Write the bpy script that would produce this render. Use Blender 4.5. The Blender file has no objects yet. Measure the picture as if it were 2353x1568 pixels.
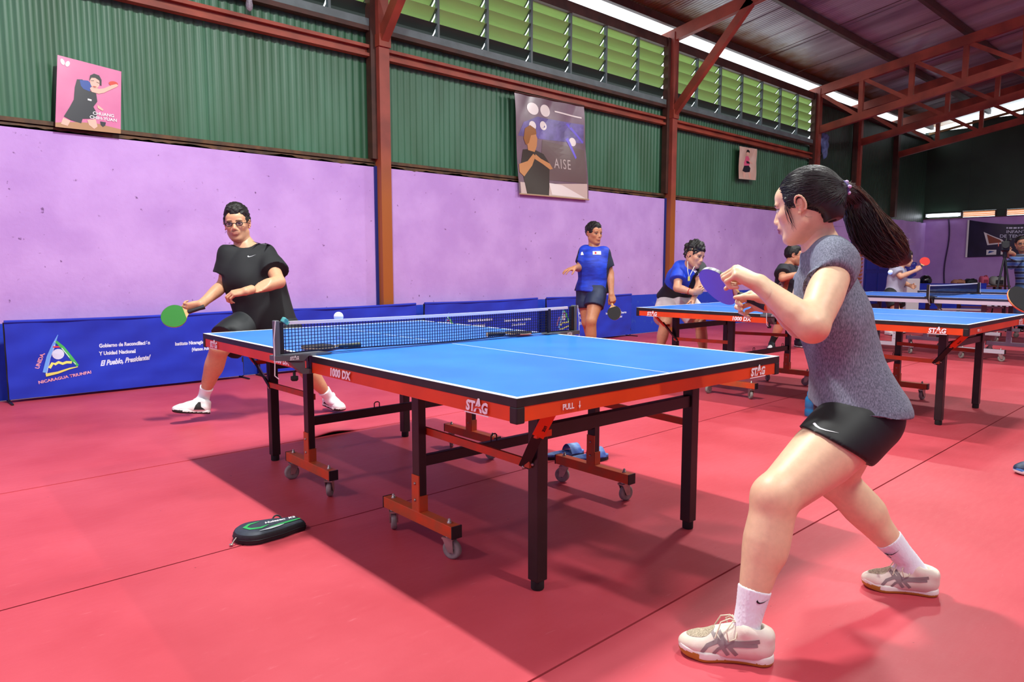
import bpy, bmesh, math, random
import numpy as np
from mathutils import Vector, Matrix, Euler
from mathutils.bvhtree import BVHTree

random.seed(7)
RNG = np.random.default_rng(11)
COL = bpy.context.scene.collection
SC = bpy.context.scene

# ------------------------------------------------------------------ camera
IMG_W, IMG_H = 2353.0, 1568.0
FPX = 1650.2
PITCH, YAW, CAMZ = math.radians(5.976), math.radians(46.6), 1.1496
cam_data = bpy.data.cameras.new('camera')
cam_data.sensor_fit = 'HORIZONTAL'; cam_data.sensor_width = 36.0
cam_data.lens = FPX / IMG_W * 36.0
cam_data.clip_start = 0.05; cam_data.clip_end = 200
cam = bpy.data.objects.new('camera', cam_data); COL.objects.link(cam)
cam.location = (0, 0, CAMZ)
cam.rotation_euler = (math.pi / 2 - PITCH, 0, YAW - math.pi / 2)
SC.camera = cam
_fh = np.array([math.cos(YAW), math.sin(YAW), 0.0])
RT = np.array([math.sin(YAW), -math.cos(YAW), 0.0])
ZU = np.array([0, 0, 1.0])
FW = _fh * math.cos(PITCH) - ZU * math.sin(PITCH)
UPV = _fh * math.sin(PITCH) + ZU * math.cos(PITCH)
CAM = np.array([0, 0, CAMZ])
def P(x, y, d):
    """world point seen at photo pixel (x, y) at distance d along the view axis"""
    return CAM + (FW + RT * (x - IMG_W / 2) / FPX - UPV * (y - IMG_H / 2) / FPX) * d

# ------------------------------------------------------------------ exposure, sky, lamps
SC.view_settings.view_transform = 'Standard'
SC.view_settings.look = 'None'
SC.view_settings.gamma = 1.0
SC.view_settings.use_curve_mapping = False
SC.view_settings.exposure = -0.2

world = bpy.data.worlds.new('sky'); SC.world = world
world.use_nodes = True
_bg = world.node_tree.nodes['Background']
_bg.inputs['Color'].default_value = (0.86, 0.94, 1.0, 1)
_bg.inputs['Strength'].default_value = 3.4

def area_lamp(loc, size, power, color=(0.97, 1.0, 0.96), rot=0.0, size_y=None, aim=None):
    d = bpy.data.lights.new('hall_and_fill_lamp', 'AREA')
    d.energy = power; d.color = color
    d.shape = 'RECTANGLE'; d.size = size; d.size_y = size_y or size
    o = bpy.data.objects.new('hall_and_fill_lamp', d); COL.objects.link(o)
    o.location = loc
    if aim is not None:
        o.rotation_euler = (Vector(aim) - Vector(loc)).to_track_quat('-Z', 'Y').to_euler()
    else:
        o.rotation_euler = (0, 0, rot)
    return o
LAMP_SPOTS = [((1.95, 3.4, 5.15), 420), ((6.2, 2.4, 5.2), 250), ((-2.3, 3.3, 5.1), 110), ((10.4, 3.3, 5.2), 230), ((15.0, 0.4, 5.6), 200), ((19.2, -0.8, 5.8), 130),  # the lamp nearest the end wall is added to brighten that wall
              ((2.0, -1.6, 5.6), 210), ((6.2, -1.6, 5.6), 70), ((10.4, -1.6, 5.6), 70), ((-2.3, -1.6, 5.6), 60)]
for _l, _p in LAMP_SPOTS:
    area_lamp(_l, 0.14, _p, size_y=0.6)

# ------------------------------------------------------------------ materials
MATS = {}
def lin(c):
    """sRGB 0-255 to linear rgba"""
    o = []
    for v in c[:3]:
        v = v / 255.0
        o.append(v / 12.92 if v <= 0.04045 else ((v + 0.055) / 1.055) ** 2.4)
    return tuple(o) + (1.0,)
def mat(name, rgb, rough=0.6, metal=0.0, var=0.0, scale=6.0, bump=0.0, bscale=40.0, rgb2=None, spec=0.5, detail=4.0,
        stretch=None, coat=0.0, trans=0.0, sheen=0.0, sss=0.0, emit=None, estr=0.0, vcol=None, lo=0.35, hi=0.65):
    """procedural principled material: rgb and rgb2 (sRGB) mixed by noise, with optional fine relief"""
    if name in MATS: return MATS[name]
    m = bpy.data.materials.new(name); m.use_nodes = True
    nt = m.node_tree; n = nt.nodes; l = nt.links
    b = n['Principled BSDF']
    b.inputs['Roughness'].default_value = rough
    b.inputs['Metallic'].default_value = metal
    b.inputs['Specular IOR Level'].default_value = spec
    if coat: b.inputs['Coat Weight'].default_value = coat; b.inputs['Coat Roughness'].default_value = 0.15
    if trans: b.inputs['Transmission Weight'].default_value = trans
    if sheen: b.inputs['Sheen Weight'].default_value = sheen
    if sss:
        b.inputs['Subsurface Weight'].default_value = sss
        b.inputs['Subsurface Radius'].default_value = (0.012, 0.005, 0.003)
        b.inputs['Subsurface Scale'].default_value = 0.6
    if emit:
        b.inputs['Emission Color'].default_value = lin(emit); b.inputs['Emission Strength'].default_value = estr
    c1 = lin(rgb)
    b.inputs['Base Color'].default_value = c1
    tc = n.new('ShaderNodeTexCoord')
    src = tc.outputs['Object']
    if stretch:
        mp = n.new('ShaderNodeMapping'); mp.inputs['Scale'].default_value = stretch
        l.new(src, mp.inputs['Vector']); src = mp.outputs['Vector']
    col_out = None
    if vcol:
        at = n.new('ShaderNodeAttribute'); at.attribute_name = vcol; col_out = at.outputs['Color']
    if var or rgb2:
        nz = n.new('ShaderNodeTexNoise'); nz.inputs['Scale'].default_value = scale; nz.inputs['Detail'].default_value = detail
        l.new(src, nz.inputs['Vector'])
        rp = n.new('ShaderNodeMapRange'); rp.inputs['From Min'].default_value = lo; rp.inputs['From Max'].default_value = hi
        l.new(nz.outputs['Fac'], rp.inputs['Value'])
        mx = n.new('ShaderNodeMix'); mx.data_type = 'RGBA'
        l.new(rp.outputs['Result'], mx.inputs['Factor'])
        if rgb2 is None:
            ca = tuple(min(1, x * (1 + var)) for x in c1[:3]) + (1,); cb = tuple(x * (1 - var) for x in c1[:3]) + (1,)
        else:
            ca, cb = c1, lin(rgb2)
        if col_out is not None:
            mx.blend_type = 'MULTIPLY'; mx.inputs['Factor'].default_value = 1.0
            for lk in list(mx.inputs['Factor'].links): l.remove(lk)
            mr = n.new('ShaderNodeMapRange'); mr.inputs['To Min'].default_value = 1 - var; mr.inputs['To Max'].default_value = 1 + var * 0.4
            mr.inputs['From Min'].default_value = lo; mr.inputs['From Max'].default_value = hi
            l.new(nz.outputs['Fac'], mr.inputs['Value'])
            l.new(col_out, mx.inputs[6]); l.new(mr.outputs['Result'], mx.inputs[7])
        else:
            mx.inputs[6].default_value = cb; mx.inputs[7].default_value = ca
        col_out = mx.outputs[2]
    if col_out is not None: l.new(col_out, b.inputs['Base Color'])
    if bump:
        n2 = n.new('ShaderNodeTexNoise'); n2.inputs['Scale'].default_value = bscale; n2.inputs['Detail'].default_value = 5
        l.new(src, n2.inputs['Vector'])
        bp = n.new('ShaderNodeBump'); bp.inputs['Strength'].default_value = bump; bp.inputs['Distance'].default_value = 0.01
        l.new(n2.outputs['Fac'], bp.inputs['Height']); l.new(bp.outputs['Normal'], b.inputs['Normal'])
    MATS[name] = m
    return m
def nodes_of(m): return m.node_tree.nodes, m.node_tree.links, m.node_tree.nodes['Principled BSDF']

# ------------------------------------------------------------------ mesh helpers
def rot_to(d, up=(0, 0, 1)):
    """3x3 with columns (x across, y along d, z near up)"""
    y = Vector(d).normalized(); u = Vector(up)
    x = y.cross(u)
    if x.length < 1e-5: x = y.cross(Vector((1, 0, 0)))
    x.normalize(); z = x.cross(y)
    return Matrix((x, y, z)).transposed()
def world_of(o):
    m = Matrix.LocRotScale(o.location, o.rotation_euler, o.scale)
    return world_of(o.parent) @ m if o.parent else m
class MB:
    def __init__(s): s.v = []; s.f = []; s.mi = []; s.sm = []; s.cur = 0; s.smooth = False
    def add(s, vs, fs, smooth=None):
        b = len(s.v); s.v.extend([tuple(map(float, q)) for q in vs])
        for f in fs: s.f.append([b + i for i in f]); s.mi.append(s.cur); s.sm.append(s.smooth if smooth is None else smooth)
    def box(s, c, size, R=None, bev=0.0):
        hx, hy, hz = (q / 2 for q in size); c = Vector(c); R = R or Matrix.Identity(3)
        if not bev:
            vs = [c + R @ Vector((sx * hx, sy * hy, sz * hz)) for sx in (-1, 1) for sy in (-1, 1) for sz in (-1, 1)]
            s.add(vs, [(0, 1, 3, 2), (4, 6, 7, 5), (0, 4, 5, 1), (2, 3, 7, 6), (0, 2, 6, 4), (1, 5, 7, 3)])
            return
        bm = bmesh.new(); bmesh.ops.create_cube(bm, size=1)
        for v in bm.verts: v.co = Vector((v.co.x * size[0], v.co.y * size[1], v.co.z * size[2]))
        bmesh.ops.bevel(bm, geom=bm.edges[:], offset=bev, segments=2, profile=0.5, affect='EDGES')
        bm.verts.index_update()
        s.add([c + R @ v.co for v in bm.verts], [[v.index for v in f.verts] for f in bm.faces]); bm.free()
    def beam(s, a, b, w, h, up=(0, 0, 1), bev=0.0):
        a, b = Vector(a), Vector(b)
        s.box((a + b) / 2, (w, (b - a).length, h), rot_to(b - a, up), bev)
    def prism(s, poly, z0, z1, M=None):
        """closed polygon (x,y) extruded z0..z1, placed by M (4x4)"""
        M = M or Matrix.Identity(4); n = len(poly)
        vs = [M @ Vector((x, y, z0)) for x, y in poly] + [M @ Vector((x, y, z1)) for x, y in poly]
        s.add(vs, [tuple(range(n))[::-1], tuple(range(n, 2 * n))] + [(i, (i + 1) % n, n + (i + 1) % n, n + i) for i in range(n)])
    def tube(s, pts, r, seg=8, cap=True, closed=False, smooth=True, flat=1.0, up=(0, 0, 1)):
        pts = [Vector(p) for p in pts]; n = len(pts)
        rs = r if hasattr(r, '__len__') else [r] * n
        base = []; prev = None
        for i, p in enumerate(pts):
            if closed: d = pts[(i + 1) % n] - pts[i - 1]
            else: d = pts[min(i + 1, n - 1)] - pts[max(i - 1, 0)]
            if d.length < 1e-9: d = Vector((0, 0, 1))
            d.normalize()
            if prev is None:
                x = d.cross(Vector(up))
                if x.length < 1e-4: x = d.cross(Vector((1, 0, 0)))
            else:
                x = prev - d * prev.dot(d)
                if x.length < 1e-6: x = d.orthogonal()
            x.normalize(); prev = x; y = d.cross(x)
            base.append([p + (x * math.cos(t) + y * math.sin(t) * flat) * rs[i] for t in [2 * math.pi * k / seg for k in range(seg)]])
        vs = [q for ring in base for q in ring]
        fs = []
        for i in range(n if closed else n - 1):
            j = (i + 1) % n
            for k in range(seg): k2 = (k + 1) % seg; fs.append((i * seg + k, i * seg + k2, j * seg + k2, j * seg + k))
        s.add(vs, fs, smooth)
        if cap and not closed:
            s.add(base[0], [tuple(range(seg))[::-1]], False); s.add(base[-1], [tuple(range(seg))], False)
    def lathe(s, prof, M=None, seg=24, smooth=True):
        """profile [(r, z)] revolved round z, placed by M"""
        M = M or Matrix.Identity(4); vs = []; n = len(prof)
        for r, z in prof:
            for k in range(seg): t = 2 * math.pi * k / seg; vs.append(M @ Vector((r * math.cos(t), r * math.sin(t), z)))
        fs = [(i * seg + k, i * seg + (k + 1) % seg, (i + 1) * seg + (k + 1) % seg, (i + 1) * seg + k) for i in range(n - 1) for k in range(seg)]
        s.add(vs, fs, smooth)
        if prof[0][0] > 1e-6: s.add(vs[:seg], [tuple(range(seg))[::-1]], False)
        if prof[-1][0] > 1e-6: s.add(vs[-seg:], [tuple(range(seg))], False)
    def grid(s, fn, nu, nv, smooth=True):
        vs = [fn(i / nu, j / nv) for i in range(nu + 1) for j in range(nv + 1)]
        fs = [(i * (nv + 1) + j, (i + 1) * (nv + 1) + j, (i + 1) * (nv + 1) + j + 1, i * (nv + 1) + j + 1) for i in range(nu) for j in range(nv)]
        s.add(vs, fs, smooth)
    def mesh(s, name, mats, M=None):
        me = bpy.data.meshes.new(name)
        vs = [M @ Vector(v) for v in s.v] if M is not None else s.v
        me.from_pydata([tuple(v) for v in vs], [], s.f)
        mats = mats if isinstance(mats, (list, tuple)) else [mats]
        for m in mats: me.materials.append(m)
        if len(mats) > 1: me.polygons.foreach_set('material_index', s.mi)
        me.polygons.foreach_set('use_smooth', s.sm)
        me.update()
        return me
    def build(s, name, mats, parent=None, world=False):
        M = world_of(parent).inverted() if (world and parent) else None
        return obj(name, s.mesh(name, mats, M), parent)
def obj(name, me, parent=None):
    o = bpy.data.objects.new(name, me); COL.objects.link(o)
    if parent is not None: o.parent = parent
    return o
def tag(o, label=None, cat=None, group=None, kind=None):
    if label: o['label'] = label
    if cat: o['category'] = cat
    if group: o['group'] = group
    if kind: o['kind'] = kind
    return o
def thing(name, label, cat, loc=(0, 0, 0), rotz=0.0, group=None):
    o = bpy.data.objects.new(name, None); COL.objects.link(o)
    o.empty_display_size = 0.1
    o.location = tuple(float(q) for q in loc); o.rotation_euler = (0, 0, rotz)
    return tag(o, label, cat, group)
def struct(name, mb, m, parent=None, label=None):
    o = mb.build(name, m, parent); o['kind'] = 'structure'
    if label: o['label'] = label
    return o
def copy_tree(o, parent=None):
    c = o.copy(); COL.objects.link(c); c.parent = parent
    for ch in list(o.children): copy_tree(ch, c)
    return c
def text_mesh(txt, size, weight=0.0, shear=0.0, spacing=1.0, depth=0.0006, squeeze=1.0):
    """lettering as a flat mesh, centred on the origin in the xy plane"""
    c = bpy.data.curves.new('lettering', 'FONT'); c.body = txt; c.size = size; c.offset = weight; c.shear = shear
    c.space_character = spacing; c.align_x = 'CENTER'; c.align_y = 'CENTER'; c.extrude = depth; c.resolution_u = 3
    o = bpy.data.objects.new('lettering', c); COL.objects.link(o)
    dg = bpy.context.evaluated_depsgraph_get()
    me = bpy.data.meshes.new_from_object(o.evaluated_get(dg))
    COL.objects.unlink(o); bpy.data.objects.remove(o); bpy.data.curves.remove(c)
    if squeeze != 1.0: me.transform(Matrix.Diagonal((squeeze, 1, 1, 1)))
    return me
def frame4(origin, xdir, ydir):
    x = Vector(xdir).normalized(); y = Vector(ydir); y = (y - x * y.dot(x)).normalized(); z = x.cross(y); o = Vector(origin)
    return Matrix(((x.x, y.x, z.x, o.x), (x.y, y.y, z.y, o.y), (x.z, y.z, z.z, o.z), (0, 0, 0, 1)))
def lettering(name, txt, size, m, M, parent, world=True, **kw):
    me = text_mesh(txt, size, **kw)
    if world and parent is not None: M = world_of(parent).inverted() @ M
    me.transform(M); me.materials.clear(); me.materials.append(m)
    return obj(name, me, parent)
def flat_shape(name, poly, m, M, parent, depth=0.0008, world=True):
    mb = MB(); mb.prism(poly, 0, depth)
    if world and parent is not None: M = world_of(parent).inverted() @ M
    return obj(name, mb.mesh(name, m, M), parent)
# ------------------------------------------------------------------ shared materials
M_RED_STEEL = mat('red oxide painted steel', (142, 62, 42), 0.5, var=0.25, scale=3, bump=0.05)
M_DARK_STEEL = mat('dark brown steel', (66, 36, 26), 0.55, var=0.3, scale=5)
M_GREY_STEEL = mat('grey steel', (96, 112, 112), 0.5, var=0.15)
M_GREEN = mat('green corrugated steel', (62, 112, 84), 0.45, rgb2=(48, 92, 62), scale=1.6, stretch=(1.4, 1, 0.35), bump=0.03)
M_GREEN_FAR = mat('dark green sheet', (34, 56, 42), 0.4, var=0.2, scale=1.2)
M_WHITE = mat('white print', (236, 236, 238), 0.5)
M_BLACK = mat('matt black', (16, 16, 17), 0.5)
M_SEAM = mat('bare floor', (92, 32, 30), 0.9)

def wall_material():
    m = mat('purple plaster over a blue dado', (198, 162, 226), 0.85, rgb2=(184, 146, 214), scale=2.2, detail=8, bump=0.35, bscale=22)
    n, l, b = nodes_of(m)
    src = b.inputs['Base Color'].links[0].from_socket
    tc = n.new('ShaderNodeTexCoord'); sp = n.new('ShaderNodeSeparateXYZ'); l.new(tc.outputs['Object'], sp.inputs['Vector'])
    # small dark chips and scratches in the plaster
    vz = n.new('ShaderNodeTexNoise'); vz.inputs['Scale'].default_value = 17; vz.inputs['Detail'].default_value = 6
    l.new(tc.outputs['Object'], vz.inputs['Vector'])
    r1 = n.new('ShaderNodeMapRange'); r1.inputs['From Min'].default_value = 0.69; r1.inputs['From Max'].default_value = 0.75
    l.new(vz.outputs['Fac'], r1.inputs['Value'])
    m1 = n.new('ShaderNodeMix'); m1.data_type = 'RGBA'; m1.inputs[7].default_value = lin((120, 84, 138))
    l.new(r1.outputs['Result'], m1.inputs['Factor']); l.new(src, m1.inputs[6])
    # blue dado up to 0.66 m with a worn lower edge
    nz = n.new('ShaderNodeTexNoise'); nz.inputs['Scale'].default_value = 7; nz.inputs['Detail'].default_value = 6
    l.new(tc.outputs['Object'], nz.inputs['Vector'])
    wear = n.new('ShaderNodeMapRange'); wear.inputs['From Min'].default_value = 0.60; wear.inputs['From Max'].default_value = 0.85
    l.new(nz.outputs['Fac'], wear.inputs['Value'])
    bl = n.new('ShaderNodeMix'); bl.data_type = 'RGBA'; bl.inputs[6].default_value = lin((28, 62, 196)); bl.inputs[7].default_value = lin((84, 128, 190))
    l.new(wear.outputs['Result'], bl.inputs['Factor'])
    st = n.new('ShaderNodeMath'); st.operation = 'LESS_THAN'; st.inputs[1].default_value = 0.66
    l.new(sp.outputs['Z'], st.inputs[0])
    m2 = n.new('ShaderNodeMix'); m2.data_type = 'RGBA'
    l.new(st.outputs[0], m2.inputs['Factor']); l.new(m1.outputs[2], m2.inputs[6]); l.new(bl.outputs[2], m2.inputs[7])
    l.new(m2.outputs[2], b.inputs['Base Color'])
    return m
M_WALL = wall_material()
M_WALL_END = mat('purple plaster of the end wall', (190, 152, 218), 0.8, rgb2=(176, 138, 206), scale=2.0, bump=0.2, bscale=20)

def mat_floor():
    m = mat('red sports flooring', (196, 76, 87), 0.42, rgb2=(180, 60, 70), scale=1.3, detail=6, bump=0.04, bscale=60, spec=0.3)
    n, l, b = nodes_of(m)
    src = b.inputs['Base Color'].links[0].from_socket
    tc = n.new('ShaderNodeTexCoord')
    mp = n.new('ShaderNodeMapping'); mp.inputs['Scale'].default_value = (1.0, 5.0, 1); mp.inputs['Rotation'].default_value = (0, 0, 0.5)
    l.new(tc.outputs['Object'], mp.inputs['Vector'])
    nz = n.new('ShaderNodeTexNoise'); nz.inputs['Scale'].default_value = 9; nz.inputs['Detail'].default_value = 8; nz.inputs['Roughness'].default_value = 0.7
    l.new(mp.outputs['Vector'], nz.inputs['Vector'])
    r = n.new('ShaderNodeMapRange'); r.inputs['From Min'].default_value = 0.62; r.inputs['From Max'].default_value = 0.74; r.inputs['To Max'].default_value = 0.35
    l.new(nz.outputs['Fac'], r.inputs['Value'])
    mx = n.new('ShaderNodeMix'); mx.data_type = 'RGBA'; mx.inputs[7].default_value = lin((220, 130, 140))
    l.new(r.outputs['Result'], mx.inputs['Factor']); l.new(src, mx.inputs[6])
    # a few small dark scuffs
    n3 = n.new('ShaderNodeTexNoise'); n3.inputs['Scale'].default_value = 26; n3.inputs['Detail'].default_value = 3
    l.new(tc.outputs['Object'], n3.inputs['Vector'])
    r3 = n.new('ShaderNodeMapRange'); r3.inputs['From Min'].default_value = 0.745; r3.inputs['From Max'].default_value = 0.765; r3.inputs['To Max'].default_value = 0.7
    l.new(n3.outputs['Fac'], r3.inputs['Value'])
    m3 = n.new('ShaderNodeMix'); m3.data_type = 'RGBA'; m3.inputs[7].default_value = lin((120, 30, 40))
    l.new(r3.outputs['Result'], m3.inputs['Factor']); l.new(mx.outputs[2], m3.inputs[6])
    l.new(m3.outputs[2], b.inputs['Base Color'])
    rr = n.new('ShaderNodeMapRange'); rr.inputs['To Min'].default_value = 0.36; rr.inputs['To Max'].default_value = 0.6
    l.new(nz.outputs['Fac'], rr.inputs['Value']); l.new(rr.outputs['Result'], b.inputs['Roughness'])
    return m
M_FLOOR = mat_floor()

WY = 7.4            # inner face of the long side wall
COLS_X = [4.85, 10.75, 16.45, 18.84]
XE = 24.3           # end wall

# ------------------------------------------------------------------ floor of sports mats
mb = MB(); mb.box((10.15, 0.2, -0.06), (28.5, 14.7, 0.1))
floor = struct('floor', mb, M_SEAM, label='red sports floor laid in long rolls with narrow seams')
_ys = [-7.15, -4.69, -3.18, -1.67, -0.17, 1.337, 2.847, 4.353, 5.86, 7.37]
for i in range(len(_ys) - 1):
    y0, y1 = _ys[i] + 0.004, _ys[i + 1] - 0.004
    mb = MB()
    if i == 7:      # this roll overlaps its neighbour and lifts in a small ripple
        def fn(u, w, y0=y0, y1=y1):
            x = -4 + u * 28.2; y = y0 - 0.012 + w * (y1 - y0 + 0.012)
            e = math.exp(-((x - 2.43) / 0.13) ** 2) * math.exp(-(w * 1.5 / 0.09) ** 2) * 0.022
            return (x, y, 0.0025 + e)
        xs = [-4, 1.9] + [1.95 + 0.04 * k for k in range(25)] + [3.1, 24.2]
        mb.grid(lambda u, w: fn((xs[round(u * (len(xs) - 1))] + 4) / 28.2, [0, .02, .04, .07, .12, .25, 1][round(w * 6)]), len(xs) - 1, 6, smooth=True)
        n0 = len(mb.v)
        edge = [mb.v[k * 7] for k in range(len(xs))]
        mb.add(edge + [(e[0], e[1], e[2] - 0.006) for e in edge], [(k, k + 1, len(xs) + k + 1, len(xs) + k) for k in range(len(xs) - 1)])
    else:
        mb.box((10.1, (y0 + y1) / 2, -0.006), (28.2, y1 - y0, 0.012))
    mb.build('floor_mat', M_FLOOR, floor)

# ------------------------------------------------------------------ long side wall: plaster below, corrugated sheets and louvres above
def jag(x): return 0.012 * math.sin(x * 9.1) * math.sin(x * 3.7 + 1) + 0.010 * math.sin(x * 31) * math.sin(x * 17.3)
mb = MB()
xs = np.arange(-3.0, 24.31, 0.06)
def top(x): return (2.325 if x < 18.84 else 2.44) + jag(x)
for k in range(len(xs) - 1):
    a, b = xs[k], xs[k + 1]
    mb.add([(a, WY, 0), (b, WY, 0), (b, WY, top(b)), (a, WY, top(a)), (b, WY + .15, top(b)), (a, WY + .15, top(a))], [(0, 1, 2, 3), (3, 2, 4, 5)])
wall_left = struct('wall_left', mb, M_WALL, label='long purple plaster wall with green corrugated sheets above')

def sheet(x0, x1, z0, z1, y, amp=0.011, pitch=0.088, name='corrugated_sheet', m=None, parent=None):
    mb = MB(); prof = []
    n = max(1, round((x1 - x0) / pitch)); p = (x1 - x0) / n
    for i in range(n):
        for t, s in ((0, 0), (.12, .8), (.22, 1), (.42, 1), (.52, .8), (.62, 0), (.8, 0)):
            prof.append((x0 + (i + t) * p, y - amp * s))
    prof.append((x1, y))
    m_ = len(prof)
    mb.add([(a, b, z0) for a, b in prof] + [(a, b, z1) for a, b in prof], [(k, k + 1, m_ + k + 1, m_ + k) for k in range(m_ - 1)], True)
    return mb.build(name, m or M_GREEN, parent)
bays = [(-3.0, 4.85), (4.85, 10.75), (10.75, 16.45)]
for bi, (x0, x1) in enumerate(bays):
    n = max(1, round((x1 - x0) / 0.98)); w = (x1 - x0) / n
    for k in range(n):
        sheet(x0 + k * w, x0 + (k + 1) * w + 0.02, 2.3, 3.96, WY + 0.105 + (0.004 if k % 2 else 0), parent=wall_left)
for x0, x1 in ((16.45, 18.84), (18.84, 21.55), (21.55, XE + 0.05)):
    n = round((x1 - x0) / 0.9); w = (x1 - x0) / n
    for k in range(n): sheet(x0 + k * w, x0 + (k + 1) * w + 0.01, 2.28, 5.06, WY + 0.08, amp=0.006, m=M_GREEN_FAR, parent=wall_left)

# horizontal steel rails on the wall
def rail(name, x0, x1, z, h, y, d, m, lip=True):
    mb = MB()
    if lip:   # channel section: two flanges and a recessed web
        mb.box(((x0 + x1) / 2, y, z + h / 2 - 0.018), (x1 - x0, d, 0.036)); mb.box(((x0 + x1) / 2, y, z - h / 2 + 0.018), (x1 - x0, d, 0.036))
        mb.box(((x0 + x1) / 2, y + d * 0.3, z), (x1 - x0, d * 0.4, h - 0.06))
    else:
        mb.box(((x0 + x1) / 2, y, z), (x1 - x0, d, h))
    return mb.build(name, m, wall_left)
M_RUST = mat('rusty dark channel', (58, 40, 22), 0.6, rgb2=(96, 66, 34), scale=8)
for x0, x1 in bays:
    rail('wall_rail', x0 + 0.06, x1 - 0.06, 3.625, 0.13, WY + 0.02, 0.09, M_RED_STEEL)
    rail('base_channel', x0 + 0.06, x1 - 0.06, 2.355, 0.085, WY + 0.035, 0.07, M_RUST)
    rail('sill_rail', x0 + 0.06, x1 - 0.06, 3.93, 0.10, WY + 0.02, 0.09, M_GREY_STEEL, lip=False)
    rail('sill_channel', x0 + 0.06, x1 - 0.06, 3.87, 0.05, WY + 0.02, 0.10, M_DARK_STEEL, lip=False)
rail('eave_beam', -3, XE, 4.93, 0.15, WY + 0.03, 0.10, M_DARK_STEEL, lip=False)

# ------------------------------------------------------------------ columns
def col_material():
    m = mat('two-tone column paint', (138, 62, 48), 0.5, var=0.2, scale=4)
    n, l, b = nodes_of(m); src = b.inputs['Base Color'].links[0].from_socket
    tc = n.new('ShaderNodeTexCoord'); sp = n.new('ShaderNodeSeparateXYZ'); l.new(tc.outputs['Object'], sp.inputs['Vector'])
    r = n.new('ShaderNodeMapRange'); r.inputs['From Min'].default_value = 1.9; r.inputs['From Max'].default_value = 2.6
    l.new(sp.outputs['Z'], r.inputs['Value'])
    mx = n.new('ShaderNodeMix'); mx.data_type = 'RGBA'; mx.inputs[6].default_value = lin((158, 86, 26))
    l.new(r.outputs['Result'], mx.inputs['Factor']); l.new(src, mx.inputs[7]); l.new(mx.outputs[2], b.inputs['Base Color'])
    return m
M_COL = col_material()
SL = 0.167
def zr(y): return 5.2 + SL * (7.4 - y)
M_BLUE_PAINT = mat('blue painted edge', (22, 40, 120), 0.7)
for i, x in enumerate(COLS_X):
    mb = MB(); w = 0.14 if i < 3 else 0.12
    mb.box((x, WY - 0.05, 2.55), (w, 0.13, 5.1))
    c = mb.build('steel_column', M_COL); c['kind'] = 'structure'
    c['label'] = ['red-brown steel column left of the brown poster', 'red-brown steel column right of the brown poster', 'steel column at the end of the green louvres', 'thin steel column behind the ponytail'][i]
    mb = MB(); mb.box((x - w / 2 - 0.035, WY + 0.0, 3.7), (0.07, 0.10, 2.6)); mb.build('rear_channel', M_DARK_STEEL, c)
    mb = MB(); mb.box((x - w / 2 - 0.014, WY - 0.012, 1.16), (0.028, 0.03, 2.32)); mb.build('painted_edge', M_BLUE_PAINT, c)
mb = MB(); mb.box((21.6, WY + 0.02, 3.8), (0.16, 0.14, 2.6)); c = mb.build('steel_column', M_DARK_STEEL); tag(c, 'dark narrow column on the far green wall', kind='structure')

# ------------------------------------------------------------------ roof trusses
WEB_Y = [6.42, 5.43, 4.47, 3.5, 2.53, 1.56, 0.6]
def chord_top(y): return zr(y) - 0.16
def chord_bot(y): return 4.19 + 0.187 * (7.35 - y)
def truss(x, full, label, m):
    t = bpy.data.objects.new('roof_truss', None); COL.objects.link(t); t.location = (x, WY, 5.0); tag(t, label, kind='structure')
    mb = MB(); mb.beam((x, WY + 0.25, chord_top(WY + .25)), (x, -2.0, chord_top(-2.0)), 0.1, 0.19); mb.build('top_chord', m, t, True)
    if full:
        mb = MB(); mb.beam((x, WY - 0.05, chord_bot(WY - .05)), (x, -2.0, chord_bot(-2)), 0.1, 0.16); mb.build('bottom_chord', m, t, True)
        prev = WY - 0.05
        for y in WEB_Y:
            mb = MB(); mb.beam((x, y, chord_bot(y)), (x, y, chord_top(y)), 0.09, 0.09, up=(0, 1, 0)); mb.build('vertical_web', m, t, True)
            mb = MB(); mb.beam((x, prev - 0.03, chord_top(prev) - 0.05), (x, y + 0.06, chord_bot(y) + 0.04), 0.06, 0.08); mb.build('diagonal_web', m, t, True)
            prev = y
    else:
        mb = MB(); mb.beam((x, WY - 0.06, 3.74), (x, 5.92, chord_top(5.92) - 0.02), 0.1, 0.13); mb.build('knee_brace', m, t, True)
        mb = MB(); mb.box((x, WY - 0.06, 3.74), (0.16, 0.16, 0.14)); mb.build('brace_plate', m, t, True)
    return t
truss(4.85, False, 'roof beam with knee brace on the column nearest the man in black', M_RED_STEEL)
truss(10.75, False, 'roof beam with long knee brace right of the brown poster', M_RED_STEEL)
truss(16.45, True, 'red-brown lattice truss nearest the player with the ponytail', M_RED_STEEL)
truss(18.84, True, 'second lattice truss, behind the red-brown one nearest the ponytail', M_RED_STEEL)
truss(21.6, True, 'third lattice truss, close to the dark green end wall', M_RED_STEEL)

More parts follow.
